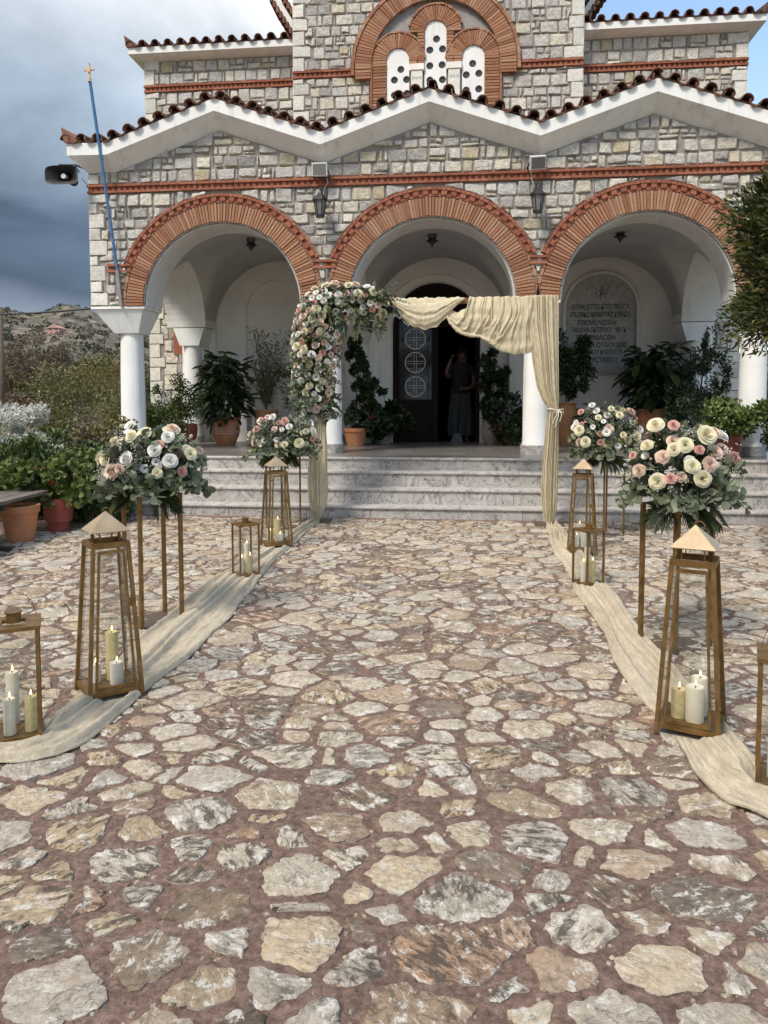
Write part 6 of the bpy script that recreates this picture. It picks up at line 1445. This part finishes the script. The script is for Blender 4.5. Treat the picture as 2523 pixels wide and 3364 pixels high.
o = potted('potted_rubber_plant', -4.16, 12.65, F0, 'large glossy rubber plant in a terracotta pot with a white painted band, left bay'); p, at = pot(o, 'urn', .245, .47, 'terracotta'); pot_band(p, o, at, .47, .42, .62); rubber_plant(o, F0 + .36, .43, 2.36, 470, .235)
o = potted('potted_olive', -3.55, 13.05, F0, 'sparse olive shrub in a tall plain terracotta cylinder, left bay'); pot(o, 'cyl', .215, .60, 'terracotta_pale'); st = MB(); Pp, Dd = [], []
for k in range(26):
    a = rnd.uniform(0, 2 * PI); h = rnd.uniform(.7, 1.46); sp_ = rnd.uniform(.1, .52); pts = [(-3.55 + math.cos(a) * sp_ * f ** 1.4, 13.05 + math.sin(a) * sp_ * .6 * f ** 1.4, F0 + .55 + h * f) for f in np.linspace(0, 1, 9)]; st.tube(pts, [.008 - .006 * f for f in np.linspace(0, 1, 9)], 5)
    for q in pts[2:]:
        for _ in range(9): Pp.append(np.array(q) + nrng.normal(size=3) * .045); Dd.append(rand_dirs(1)[0] + np.array((0, 0, .6)))
st.build('stem', 'twig', o); Pp, Dd = np.array(Pp), np.array(Dd); tag(leaves(Pp, Dd, rand_dirs(len(Pp)), .075 * (.7 + .6 * nrng.random(len(Pp))), .014, 'leaf_olive', 'foliage', o, .1, .2), kind='stuff')
o = potted('potted_shrub', -2.62, 12.5, F0, 'dark red-brown pot with a pale painted pattern, half hidden behind the garland'); p, at = pot(o, 'cyl', .21, .52, 'terracotta_red'); pot_band(p, o, at, .52, .28, .46); pot_band(p, o, at, .52, .56, .78)
tag(foliage('foliage', 'leaf_green', o, (-2.72, 12.5, F0 + 1.0), (.42, .35, .55), 2600, .07, .022, 22, .3), kind='stuff')
o = potted('potted_climber', -1.86, 12.45, F0, 'tall narrow climber in a terracotta pot beside the middle-left column'); pot(o, 'taper', .20, .30, 'terracotta'); MB().tube([(-1.86, 12.45, F0 + .25), (-1.84, 12.5, F0 + 1.0), (-1.88, 12.6, F0 + 1.75)], .010, 6).build('stem', 'bark', o)
for c, r_, n in (((-1.72, 12.45, F0 + .50), (.25, .22, .28), 1500), ((-1.72, 12.5, F0 + .95), (.22, .2, .32), 1500), ((-1.84, 12.55, F0 + 1.5), (.17, .16, .42), 1300)): tag(foliage('foliage', 'leaf_dark', o, c, r_, n, .062, .05, 14, .3), kind='stuff')
tag(foliage('red_flowers', 'petal_redsmall', o, (-1.66, 12.4, F0 + .56), (.22, .16, .2), 60, .04, .035, 6, .2), kind='stuff')
o = potted('potted_shrub', -1.47, 13.20, F0, 'rounded grey-green shrub in a squat grey pot left of the church door'); pot(o, 'taper', .185, .24, 'pot_grey'); tag(foliage('foliage', 'leaf_dark', o, (-1.46, 13.15, F0 + .45), (.39, .34, .34), 2400, .085, .062, 26, .28, shape='oval'), kind='stuff')
tag(foliage('tall_shoots', 'leaf_dark', o, (-1.56, 13.15, F0 + .80), (.16, .14, .16), 120, .08, .05, 5, .3, shape='oval'), kind='stuff')
o = potted('potted_climber', 0.435, 13.38, F0, 'tall leafy plant in a whitish urn right of the church door'); pot(o, 'urn', .185, .42, 'pot_pink'); MB().tube([(.435, 13.38, F0 + .35), (.46, 13.36, F0 + 1.0), (.45, 13.4, F0 + 1.5)], .009, 6).build('stem', 'bark', o)
for c, r_, n in (((.44, 13.3, F0 + .58), (.22, .2, .26), 1100), ((.50, 13.32, F0 + .98), (.20, .18, .26), 1000), ((.44, 13.36, F0 + 1.32), (.23, .18, .26), 900)): tag(foliage('foliage', 'leaf_dark', o, c, r_, n, .07, .055, 12, .3), kind='stuff')
o = potted('potted_geranium', 0.74, 12.98, F0, 'low dark bush with a few red flowers left of the middle-right column'); pot(o, 'taper', .20, .28, 'terracotta_red'); tag(foliage('foliage', 'leaf_dark', o, (.74, 12.93, F0 + .42), (.34, .28, .36), 2200, .075, .06, 20, .3), kind='stuff'); tag(foliage('red_flowers', 'petal_redsmall', o, (.55, 12.75, F0 + .40), (.22, .1, .2), 26, .045, .04, 6, .2), kind='stuff')
o = potted('potted_tree', 1.70, 13.2, F0, 'small round-headed tree in an ochre amphora with two handles, behind the drape'); p, at = pot(o, 'jar', .215, .73, 'terracotta_pale'); MB().tube([(1.88, 13.2, F0 + .62), (1.945, 13.2, F0 + .60), (1.93, 13.2, F0 + .50)], .016, 6).tube([(1.52, 13.2, F0 + .62), (1.455, 13.2, F0 + .60), (1.47, 13.2, F0 + .50)], .016, 6).build('handle', 'terracotta_pale', p)
MB().tube([(1.70, 13.2, F0 + .68), (1.70, 13.2, F0 + 1.2)], .016, 6).build('trunk', 'bark', o); tag(foliage('crown', 'leaf_dark', o, (1.745, 13.15, 2.03), (.37, .32, .52), 4200, .070, .036, 30, .28), kind='stuff')
o = potted('potted_rubber_plant', 3.03, 12.85, F0, 'large rubber plant in a white-banded terracotta urn in front of the inscription'); p, at = pot(o, 'urn', .275, .62, 'terracotta'); pot_band(p, o, at, .62, .36, .50); rubber_plant(o, F0 + .66, .48, 2.44, 480, .25, lean=(-.04, 0))
o = potted('potted_shrub', 2.14, 12.9, F0, 'small broad-leaved plant low under the inscription'); pot(o, 'taper', .15, .25, 'pot_grey'); rubber_plant(o, F0 + .25, .17, 1.42, 60, .20)
o = potted('potted_geranium', 3.44, 10.32, F0, 'red-brown pot with a spreading bright green geranium beside the right column'); pot(o, 'taper', .185, .42, 'terracotta_red'); tag(foliage('foliage', 'leaf_bright', o, (3.52, 10.22, F0 + .52), (.56, .28, .25), 2800, .066, .055, 26, .3, up=.6), kind='stuff')
o = potted('climbing_shrub', 3.60, 12.3, F0, 'tall dark climbing shrub between the two right-hand columns'); pot(o, 'taper', .18, .3, 'terracotta_red'); MB().tube([(3.6, 12.3, F0 + .2), (3.65, 12.3, 1.6), (3.72, 12.3, 2.4)], .012, 6).build('stem', 'bark', o)
for c, r_, n in (((3.52, 12.2, 1.35), (.50, .35, .42), 4200), ((3.72, 12.25, 1.85), (.34, .3, .48), 3000), ((3.80, 12.3, 2.3), (.12, .12, .34), 420)): tag(foliage('foliage', 'leaf_dark', o, c, r_, n, .045, .028, 26, .3, up=.6), kind='stuff')

# ------------------------------------------------------------------ garden left of the steps, shrubs at the right
G3 = 'terracotta pots on the paving by the bench'
def shrub(name, lb, cat, c, rad, n, L, W, mat, cl=24, ground=0.0, extra=(), stems=8, shape='diamond', up=.3, stem_mat='twig', group=None):
    o = empty(name, (c[0], c[1], ground), lb, cat, group); st = MB()
    for _ in range(stems):
        a = rnd.uniform(0, 2 * PI); r_ = rnd.uniform(.2, .9); top = (c[0] + rad[0] * r_ * math.cos(a), c[1] + rad[1] * r_ * math.sin(a), c[2] + rad[2] * rnd.uniform(-.1, .7)); st.tube([(c[0] + .1 * math.cos(a), c[1] + .1 * math.sin(a), ground - .03), ((c[0] * 1 + top[0]) / 2, (c[1] + top[1]) / 2, (ground + top[2]) / 2 + .05), top], [.012, .008, .003], 5)
    st.build('stem', stem_mat, o); tag(foliage('foliage', mat, o, c, rad, n, L, W, cl, .32, .5, up, shape, minz=ground + .01), kind='stuff')
    for nm, m2, c2, r2, n2, L2, W2, cl2 in extra: tag(foliage(nm, m2, o, c2, r2, n2, L2, W2, cl2, .3, .6, up, shape, minz=ground), kind='stuff')
    return o
shrub('white_flowering_bush', 'sprawling bush covered in small white flowers at the left edge', 'bush', (-6.0, 9.6, .62), (.95, .6, .55), 3000, .05, .02, 'leaf_green', extra=(('white_flowers', 'petal_whitebush', (-6.0, 9.3, 1.02), (.70, .40, .34), 6000, .040, .036, 34), ('white_flowers', 'petal_whitebush', (-5.25, 9.35, .78), (.48, .3, .15), 2600, .040, .036, 14)))
shrub('dry_shrub', 'greyish brown half-dry shrub left of the near left flowers', 'bush', (-4.62, 9.15, .62), (.62, .45, .58), 3000, .065, .050, 'leaf_brown', extra=(('dry_leaves', 'leaf_ochre', (-4.45, 9.0, 1.02), (.42, .3, .22), 260, .07, .05, 9),), stems=14)
shrub('leafy_shrub', 'low broad-leaved green shrub spilling over the paving edge', 'bush', (-4.42, 8.5, .42), (.50, .40, .45), 3600, .062, .048, 'leaf_green', 30, extra=(('young_leaves', 'leaf_bright', (-4.45, 8.35, .62), (.42, .3, .28), 900, .06, .05, 16),))
shrub('leafy_shrub', 'bushy dark green shrub behind the red plastic pot', 'bush', (-5.05, 8.75, .55), (.62, .45, .52), 3400, .085, .040, 'leaf_green', 26, up=.6)
shrub('leafy_shrub', 'tall mid green shrub below the white flowers at the left edge', 'bush', (-5.72, 8.65, .40), (.58, .45, .40), 3200, .10, .042, 'leaf_green', 26, up=.6)
o = empty('potted_geranium', (-4.50, 7.82, 0), 'red plastic pot with a ribbed rim and a yellowish green geranium', 'potted plant', G3); prof = [(.105, 0), (.115, .10), (.118, .105), (.140, .11), (.158, .34), (.16, .36), (.14, .36), (.135, .33), (.01, .32)]; p = MB().lathe((-4.50, 7.82, 0), prof, 36).build('pot', 'plastic_red', o, smooth='auto')
rb = MB()
for k in range(36): a = 2 * PI * k / 36; rb.bar((-4.50 + .142 * math.cos(a), 7.82 + .142 * math.sin(a), .13), (-4.50 + .156 * math.cos(a), 7.82 + .156 * math.sin(a), .32), .008)
rb.build('pot_ribs', 'plastic_red', p); tag(foliage('foliage', 'leaf_bright', o, (-4.52, 7.80, .52), (.42, .34, .26), 1500, .075, .066, 22, .3, up=.5, shape='oval'), kind='stuff'); tag(foliage('red_flowers', 'petal_redsmall', o, (-4.5, 7.7, .62), (.3, .2, .1), 24, .04, .035, 4, .2), kind='stuff')
o = empty('potted_geranium', (-4.55, 7.18, 0), 'plain terracotta pot with a pale green geranium under the bench end', 'potted plant', G3); pot(o, 'taper', .19, .37, 'terracotta'); tag(foliage('foliage', 'leaf_bright', o, (-4.85, 7.75, .58), (.55, .34, .18), 1500, .065, .055, 22, .3, up=.6, shape='oval'), kind='stuff')
b = empty('bench', (-4.75, 6.7, 0), 'low bench of weathered grey boards on dark trestle legs at the left edge', 'bench'); b.rotation_euler[2] = 0
for k in range(4):
    x = -4.99 + .175 * k + .0; MB().hexa([(x + .03, 5.3, .435), (x + .195, 5.3, .435), (x - .02, 7.62, .435), (x - .185, 7.62, .435), (x + .03, 5.3, .472), (x + .195, 5.3, .472 + rnd.uniform(-.004, .004)), (x - .02, 7.62, .472), (x - .185, 7.62, .472)]).build('plank', 'bench_wood', b, bevel=.005)
for y in (5.6, 6.62):
    m = MB(); m.bar((-4.50, y, .03), (-4.54, y + .1, .43), .07).bar((-5.02, y, .03), (-4.98, y + .1, .43), .07).bar((-5.12, y, .02), (-4.30, y, .02), .06, .05).bar((-5.05, y + .1, .405), (-4.42, y + .1, .405), .06); m.build('leg', 'black_plastic', b)
G4 = 'scrub bushes behind the garden'
for x, y, c, r_, n, mt, lb in ((-8.2, 15.5, 1.3, (1.4, .9, 1.2), 6500, 'leaf_olive', 'large tangled olive-green bush with bare twigs behind the white flowers'), (-9.7, 17.8, 1.1, (1.1, .8, .9), 3600, 'leaf_green', 'green bush behind the left garden, below the hill'), (-8.9, 18.6, 1.7, (1.0, .9, .95), 3400, 'leaf_ochre', 'yellowish green bush just left of the white corner column'), (-10.6, 17.0, .85, (1.0, .7, .7), 2400, 'leaf_redbrown', 'reddish brown dry bush by the fence at the left edge'),
                               (-11.2, 22.5, 1.9, (1.7, .9, .8), 3600, 'leaf_ochre', 'flat-topped yellow-green shrub below the hill'), (-6.6, 15.2, 1.1, (.7, .6, .9), 3000, 'leaf_dark', 'dark bush seen between the two left columns'), (-5.35, 12.9, .95, (.34, .40, .62), 2600, 'leaf_dark', 'dark creeper at the foot of the stone corner behind the left column')):
    shrub('scrub_bush', lb, 'bush', (x, y, c), r_, n, .075 if y > 14 else .05, .032, mt, 30, ground=float(terrain(x, y)), stems=26 if 'tangled' in lb else 10, group=G4)
o = tag(MB().add([(-6.6, 10.9, .02), (-5.0, 10.9, .02), (-5.2, 13.2, .05), (-6.4, 13.2, .05)], [(0, 1, 2, 3)]).build('garden_path', 'paving_stone'), kind='structure')
def tree(name, lb, x, y, h, cr, mat, n, L, W, tr=.12, group=None, cl=30, cz=.66, bare=0.0):
    z0 = float(terrain(x, y)); o = empty(name, (x, y, z0), lb, 'tree', group); m = MB(); m.tube([(x, y, z0 - .2), (x + .05, y, z0 + h * .3), (x - .04, y, z0 + h * .6)], [tr, tr * .8, tr * .4], 8)
    for _ in range(9):
        a = rnd.uniform(0, 2 * PI); k = rnd.uniform(.5, .95); m.tube([(x, y, z0 + h * rnd.uniform(.25, .45)), (x + cr[0] * .5 * k * math.cos(a), y + cr[1] * .5 * k * math.sin(a), z0 + h * .62), (x + cr[0] * k * math.cos(a), y + cr[1] * k * math.sin(a), z0 + h * rnd.uniform(.7, .95))], [tr * .45, tr * .25, tr * .08], 5)
    m.build('trunk', 'bark', o); tag(foliage('crown', mat, o, (x, y, z0 + h * cz), cr, n, L, W, cl, .30, .5), kind='stuff'); return o
G5 = 'trees on the slope behind the church'
tree('willow', 'bare brownish tree with a broad loose crown beside the wire fence', -21.3, 36, 3.9, (1.9, 1.5, 1.3), 'leaf_brown', 5200, .16, .05, .16, G5, 40)
tree('olive_tree', 'ochre-green tree at the left edge beyond the fence', -27.0, 42, 3.2, (2.2, 1.8, 1.1), 'leaf_ochre', 3000, .2, .09, .16, G5)
tree('olive_tree', 'olive-green tree left of the white corner column at the foot of the hill', -30.5, 62, 3.7, (3.6, 2.5, 1.7), 'leaf_olive', 3200, .32, .16, .25, G5)
tree('cypress', 'thin dark cypress high on the slope near the white house', -63, 140, 7.5, (.75, .75, 3.4), 'leaf_dark', 900, .5, .25, .2, G5, 14, .5)
tree('olive_tree', 'round dark tree below the white house, left of the corner column', -46, 115, 5.5, (4.2, 3, 2.4), 'leaf_dark', 2200, .5, .28, .3, G5)
tree('olive_tree', 'grey-green tree in the dark belt below the pink roof', -72, 120, 4.6, (5.5, 3, 2.0), 'leaf_scrub', 2200, .5, .28, .3, G5)
P_ = []                                                     # scrub on the hillside, beyond counting
cl_ = 6500; yy = nrng.uniform(75, 520, cl_); xx = yy * nrng.uniform(-.95, .75, cl_); keep = nrng.random(cl_) < np.where(yy < 170, 1.0, .62); xx, yy = xx[keep], yy[keep]; zz = terrain(xx, yy); sz = nrng.uniform(.8, 2.2, len(xx)) * np.interp(yy, [120, 260, 520], [1.0, .62, .40])
k = 26; cp = np.stack([xx, yy, zz], 1)[:, None] + rand_dirs(len(xx) * k).reshape(-1, k, 3) * np.array([1.2, 1.0, .62]) * sz[:, None, None] + np.array([0, 0, .3]); cp = cp.reshape(-1, 3)
tag(leaves(cp, rand_dirs(len(cp)) + np.array([0, 0, .3]), rand_dirs(len(cp)) + np.array([0, -.6, .6]), np.repeat(sz, k) * .75, np.repeat(sz, k) * .6, 'leaf_scrub', 'hillside_scrub', None, .2, .1, 'diamond', (0, 200, 20)), kind='stuff')
def house(x, y, w, d, h, rm, lb, wm='house_white'):
    z = float(terrain(x, y)); o = empty('house', (x, y, z), lb, 'house'); MB().box(x - w / 2, x + w / 2, y - d / 2, y + d / 2, z - 1, z + h).build('wall', wm, o); MB().prism([(x - w / 2 - .3, z + h), (x + w / 2 + .3, z + h), (x, z + h + 1.2)], y - d / 2 - .3, y + d / 2 + .3).build('roof', rm, o)
    for k in (-.25, .25): MB().box(x + w * k - .4, x + w * k + .4, y - d / 2 - .03, y - d / 2 + .05, z + h * .4, z + h * .8).build('window', 'hole_glass', o)
house(-137, 240, 4.2, 4, 1.1, 'pink_roof', 'tiny pink house on the hillside at the left', 'pink_roof'); house(-62, 152, 5.0, 4, 1.8, 'house_white', 'tiny white house on the hillside behind the left column')
fe = empty('wire_fence', (-20, 33, float(terrain(-20, 33))), 'wire fence on pale posts across the field at the left', 'fence')
for k in range(9):
    x = -25 + 1.75 * k; z = float(terrain(x, 33)); MB().bar((x, 33, z - .2), (x + rnd.uniform(-.05, .05), 33, z + 1.25), .07).build('post', 'cable_white', fe)
for h in (.5, .85, 1.15): MB().tube([(-25 + 1.75 * k, 33, float(terrain(-25 + 1.75 * k, 33)) + h) for k in range(9)], .009, 4).build('wire', 'wire', fe)
up = empty('utility_pole', (-19.62, 30, float(terrain(-19.62, 30))), 'weathered wooden utility pole cut by the left edge', 'pole'); z = up.location.z; MB().tube([(-19.62, 30, z - .5), (-19.6, 30, 5.35)], [.12, .09], 10).build('pole', 'bark', up, smooth=True)
MB().bar((-20.1, 30, 5.0), (-19.1, 30, 5.0), .08).build('crossarm', 'bark', up)
tag(MB().tube([(-19.3 + (13.15) * f - 3.0 * (1 - f), 26 - 11.9 * f, 5.25 - 1.97 * f * 0 - (1.9) * f - .35 * math.sin(PI * f) + (.0)) for f in np.linspace(0, 1, 24)], .022, 5).build('power_line', 'wire', None, (-19.3, 26, 5)), 'black power line sagging from the left edge to the church', 'cable')
# evergreen at the right edge and the shrubs below it
tr_ = empty('evergreen_tree', (3.62, 6.5, 0), 'bushy dark evergreen with yellow-green shoot tips overhanging the right edge', 'tree'); m = MB(); m.tube([(3.62, 6.5, -.1), (3.59, 6.5, 1.2), (3.57, 6.5, 2.6), (3.52, 6.5, 3.3)], [.11, .09, .06, .02], 8)
for _ in range(22):
    a = rnd.uniform(0, 2 * PI); z = rnd.uniform(1.7, 3.0); m.tube([(3.59, 6.5, z - .2), (3.59 + .55 * math.cos(a), 6.5 + .5 * math.sin(a), z + .12), (3.59 + 1.05 * math.cos(a), 6.5 + .95 * math.sin(a), z + .10)], [.03, .018, .006], 5)
m.build('trunk', 'bark', tr_)
for c, r_, n in (((3.10, 6.5, 2.72), (.94, .85, .95), 42000), ((3.02, 6.45, 2.16), (.60, .5, .42), 12000)):
    P, D = clumped(c, r_, n, 60, .24, .62); d = unit(D * .9 + rand_dirs(n) * .55 + np.array([-.05, 0, .35])); tag(leaves(P, d, unit(D + rand_dirs(n)), .062 * (.6 + .8 * nrng.random(n)), .022, 'leaf_cypress', 'crown', tr_, .15, .1, 'diamond'), kind='stuff')
sp_roots = [(2.42, 6.4, 3.05), (2.39, 6.4, 2.95), (2.34, 6.4, 2.75), (2.32, 6.4, 2.60), (2.49, 6.4, 3.35), (2.56, 6.4, 3.45), (2.29, 6.4, 2.65)]
fronds('shoot_tips', tr_, sp_roots, [(-.5, -.2, .7), (-.8, -.1, .3), (-.8, -.1, .6), (-.9, -.1, .2), (-.3, -.1, 1), (-.1, -.1, 1), (-.7, 0, .9)], .20, 14, 'leaf_cypress', .012)
shrub('leafy_shrub', 'dark leafy shrub at the right edge beside the steps', 'bush', (4.06, 9.75, .80), (.34, .3, .55), 3000, .055, .035, 'leaf_dark', 24)
shrub('leafy_shrub', 'small shrub at the lower right edge in front of the steps', 'bush', (3.70, 8.85, .36), (.20, .22, .36), 900, .05, .03, 'leaf_green', 12)

# ------------------------------------------------------------------ the person in the doorway
PX, PYY = -0.125, 14.20
pe = empty('person', (PX, PYY, FL), 'person in dark top and long grey skirt holding a broom in the dim doorway', 'person')
def skinned(name, verts, edges, radii, mat, parent, root=0, sub=2):
    me = bpy.data.meshes.new(name); me.from_pydata([tuple(Vector(v) - WO[parent.name]) for v in verts], edges, []); me.materials.append(M[mat]); o = link(name, me, parent)
    md = o.modifiers.new('skin', 'SKIN'); md.use_smooth_shade = True; sk = me.skin_vertices[0].data
    for i, r in enumerate(radii): sk[i].radius = (r, r) if not isinstance(r, tuple) else r; sk[i].use_root = (i == root)
    o.modifiers.new('smooth', 'SUBSURF').levels = sub; o.modifiers['smooth'].render_levels = sub; return o
b0 = lambda x, y, z: (PX + x, PYY + y, FL + z)
# pelvis, spine, neck, head; right arm (picture left) raised with the forearm up; left arm bent forward to the broom; legs
bv = [b0(0, 0, .95), b0(0, 0, 1.10), b0(0, .0, 1.28), b0(0, .01, 1.42), b0(0.02, -.01, 1.50), b0(.03, -.03, 1.58), b0(.03, -.035, 1.67),
      b0(-.17, 0, 1.40), b0(-.235, -.06, 1.20), b0(-.265, -.16, 1.29), b0(-.20, -.17, 1.47), b0(-.165, -.17, 1.55),
      b0(.18, 0, 1.40), b0(.26, -.01, 1.17), b0(.235, -.12, 1.02), b0(.10, -.22, .985), b0(.05, -.235, .975),
      b0(-.10, 0, .86), b0(-.11, -.02, .48), b0(-.115, .01, .09), b0(-.115, -.10, .03), b0(.10, 0, .86), b0(.115, -.02, .48), b0(.125, .01, .09), b0(.13, -.10, .03)]
be = [(0, 1), (1, 2), (2, 3), (3, 4), (4, 5), (5, 6), (3, 7), (7, 8), (8, 9), (9, 10), (10, 11), (3, 12), (12, 13), (13, 14), (14, 15), (15, 16), (0, 17), (17, 18), (18, 19), (19, 20), (0, 21), (21, 22), (22, 23), (23, 24)]
br = [.09, .085, .095, .085, .050, (.075, .088), (.070, .085), .060, .047, .043, .031, .026, .060, .047, .042, .031, .026, .085, .058, .040, .032, .085, .058, .040, .032]
body = skinned('body', bv, be, br, 'skin', pe)
for w, up in ((b0(-.165, -.17, 1.55), 1), (b0(.05, -.235, .975), 0)):   # five separate fingers per hand, curled
    for k in range(4):
        if up: r0 = (w[0] + .012, w[1] - .028 + .018 * k, w[2] + .045); pts = [(w[0] - .004, w[1] - .018 + .012 * k, w[2]), r0, (r0[0] + .030, r0[1], r0[2] + .018), (r0[0] + .045, r0[1], r0[2] - .006)]
        else: r0 = (w[0] - .045, w[1] - .012, w[2] + .030 - .018 * k); pts = [(w[0], w[1], w[2] + .015 - .010 * k), r0, (r0[0] - .022, r0[1] + .024, r0[2]), (r0[0] - .004, r0[1] + .042, r0[2])]
        skinned('finger', pts, [(0, 1), (1, 2), (2, 3)], [.010, .0088, .0080, .0066], 'skin', pe, 0, 1)
    th = [(w[0], w[1] - .02, w[2] + .005), (w[0] + .03, w[1] - .035, w[2] + .03), (w[0] + .045, w[1] - .025, w[2] + .05)] if up else [(w[0], w[1] - .01, w[2] + .02), (w[0] - .02, w[1] - .035, w[2] + .045), (w[0] - .045, w[1] - .035, w[2] + .045)]
    skinned('thumb', th, [(0, 1), (1, 2)], [.011, .0095, .0075], 'skin', pe, 0, 1)
hd = b0(.03, -.035, 1.635); fa = MB(); fa.add([(hd[0] - .012, hd[1] - .088, hd[2] - .02), (hd[0] + .012, hd[1] - .088, hd[2] - .02), (hd[0], hd[1] - .112, hd[2] - .018), (hd[0], hd[1] - .085, hd[2] + .03)], [(0, 1, 2), (0, 2, 3), (2, 1, 3)]); fa.build('nose', 'skin', pe)
ey = MB()
for s in (-1, 1): ey.lathe((hd[0] + s * .030, hd[1] - .083, hd[2] + .015), [(.002, -.007), (.011, 0), (.002, .007)], 10)
ey.build('eyes', 'hair_dark', pe); MB().tube([(hd[0] - .022, hd[1] - .086, hd[2] - .048), (hd[0], hd[1] - .093, hd[2] - .050), (hd[0] + .022, hd[1] - .086, hd[2] - .048)], .005, 6).build('mouth', 'terracotta_red', pe)
az = np.linspace(0, 2 * PI, 41)[None]; pol_max = R(62) + (R(150) - R(62)) * (0.5 - 0.5 * np.cos(np.minimum(az, 2 * PI - az))) ** .6; pol = np.linspace(0.02, 1, 18)[:, None] * pol_max
hx = .101 * np.sin(np.minimum(pol, R(105))) * np.sin(az); hy = -.118 * np.sin(np.minimum(pol, R(105))) * np.cos(az); hz = .128 * np.cos(pol) - .12 * np.clip(pol - R(105), 0, 2)
link('hair', grid_mesh('hair', np.stack([hd[0] + hx * (1 + .03 * np.sin(az * 11)), hd[1] + hy, hd[2] + .005 + hz], -1) - np.array(WO[pe.name]), 'hair_dark'), pe)
TR = [(.90, .175, .150), (1.0, .165, .145), (1.10, .160, .140), (1.20, .172, .150), (1.30, .185, .152), (1.38, .195, .140), (1.44, .155, .110), (1.475, .080, .080)]
A2 = np.linspace(0, 2 * PI, 49)[None]; tz = np.array([q[0] for q in TR])[:, None]; tx = np.array([q[1] for q in TR])[:, None]; ty = np.array([q[2] for q in TR])[:, None]
tx = tx * (1 + .03 * np.sin(A2 * 7 + tz * 9)); P_top = np.stack([PX + tx * np.cos(A2), PYY + ty * np.sin(A2) + 0 * tx, FL + tz + 0 * A2], -1)
link('top', grid_mesh('top', P_top - np.array(WO[pe.name]), 'shirt_dark'), pe)
skinned('sleeves', [b0(0, 0, .98), b0(0, 0, 1.12), b0(0, 0, 1.28), b0(0, .005, 1.41), b0(-.17, -.005, 1.40), b0(-.225, -.05, 1.235), b0(.18, -.005, 1.40), b0(.25, -.015, 1.22)], [(0, 1), (1, 2), (2, 3), (3, 4), (4, 5), (3, 6), (6, 7)], [.05, .05, .05, .07, .085, .072, .085, .070], 'shirt_dark', pe)
n, m = 40, 72; V_ = np.linspace(0, 1, n)[:, None]; A_ = np.linspace(0, 2 * PI, m)[None]; rx = .165 + .10 * V_ ** .8 - .035 * np.clip((V_ - .75) / .25, 0, 1) + .015 * np.sin(A_ * 9 + 2 * V_) * V_; ry = rx * .72
sk_ = np.stack([PX + .005 + rx * np.cos(A_), PYY + ry * np.sin(A_), FL + 1.06 - .95 * V_ + 0 * A_], -1) - np.array(WO[pe.name]); link('skirt', grid_mesh('skirt', sk_, 'skirt_grey'), pe)
for x in (-.115, .13): s_ = MB().lathe((0, 0, 0), [(.03, 0), (.048, .01), (.05, .04), (.03, .07), (.01, .075)], 14).build('shoe', 'shoe', pe); s_.data.transform(Matrix.Translation(Vector(WO[pe.name]))); s_.scale = (1, 2.1, 1); s_.location = (x, -.085, .004)
brm = empty('broom', (PX - .06, PYY - .24, FL), 'broom with a dark handle held upright by the person in the doorway', 'broom')
MB().tube([(PX - .045, PYY - .30, FL + .16), (PX + .005, PYY - .262, FL + .99), (PX + .03, PYY - .245, FL + 1.34)], .012, 8).build('handle', 'black_plastic', brm, smooth=True); MB().hexa([(PX - .17, PYY - .36, FL + .004), (PX + .06, PYY - .36, FL + .004), (PX + .06, PYY - .27, FL + .004), (PX - .17, PYY - .27, FL + .004), (PX - .11, PYY - .335, FL + .16), (PX + .01, PYY - .335, FL + .16), (PX + .01, PYY - .29, FL + .16), (PX - .11, PYY - .29, FL + .16)]).build('bristles', 'hole_glass', brm)
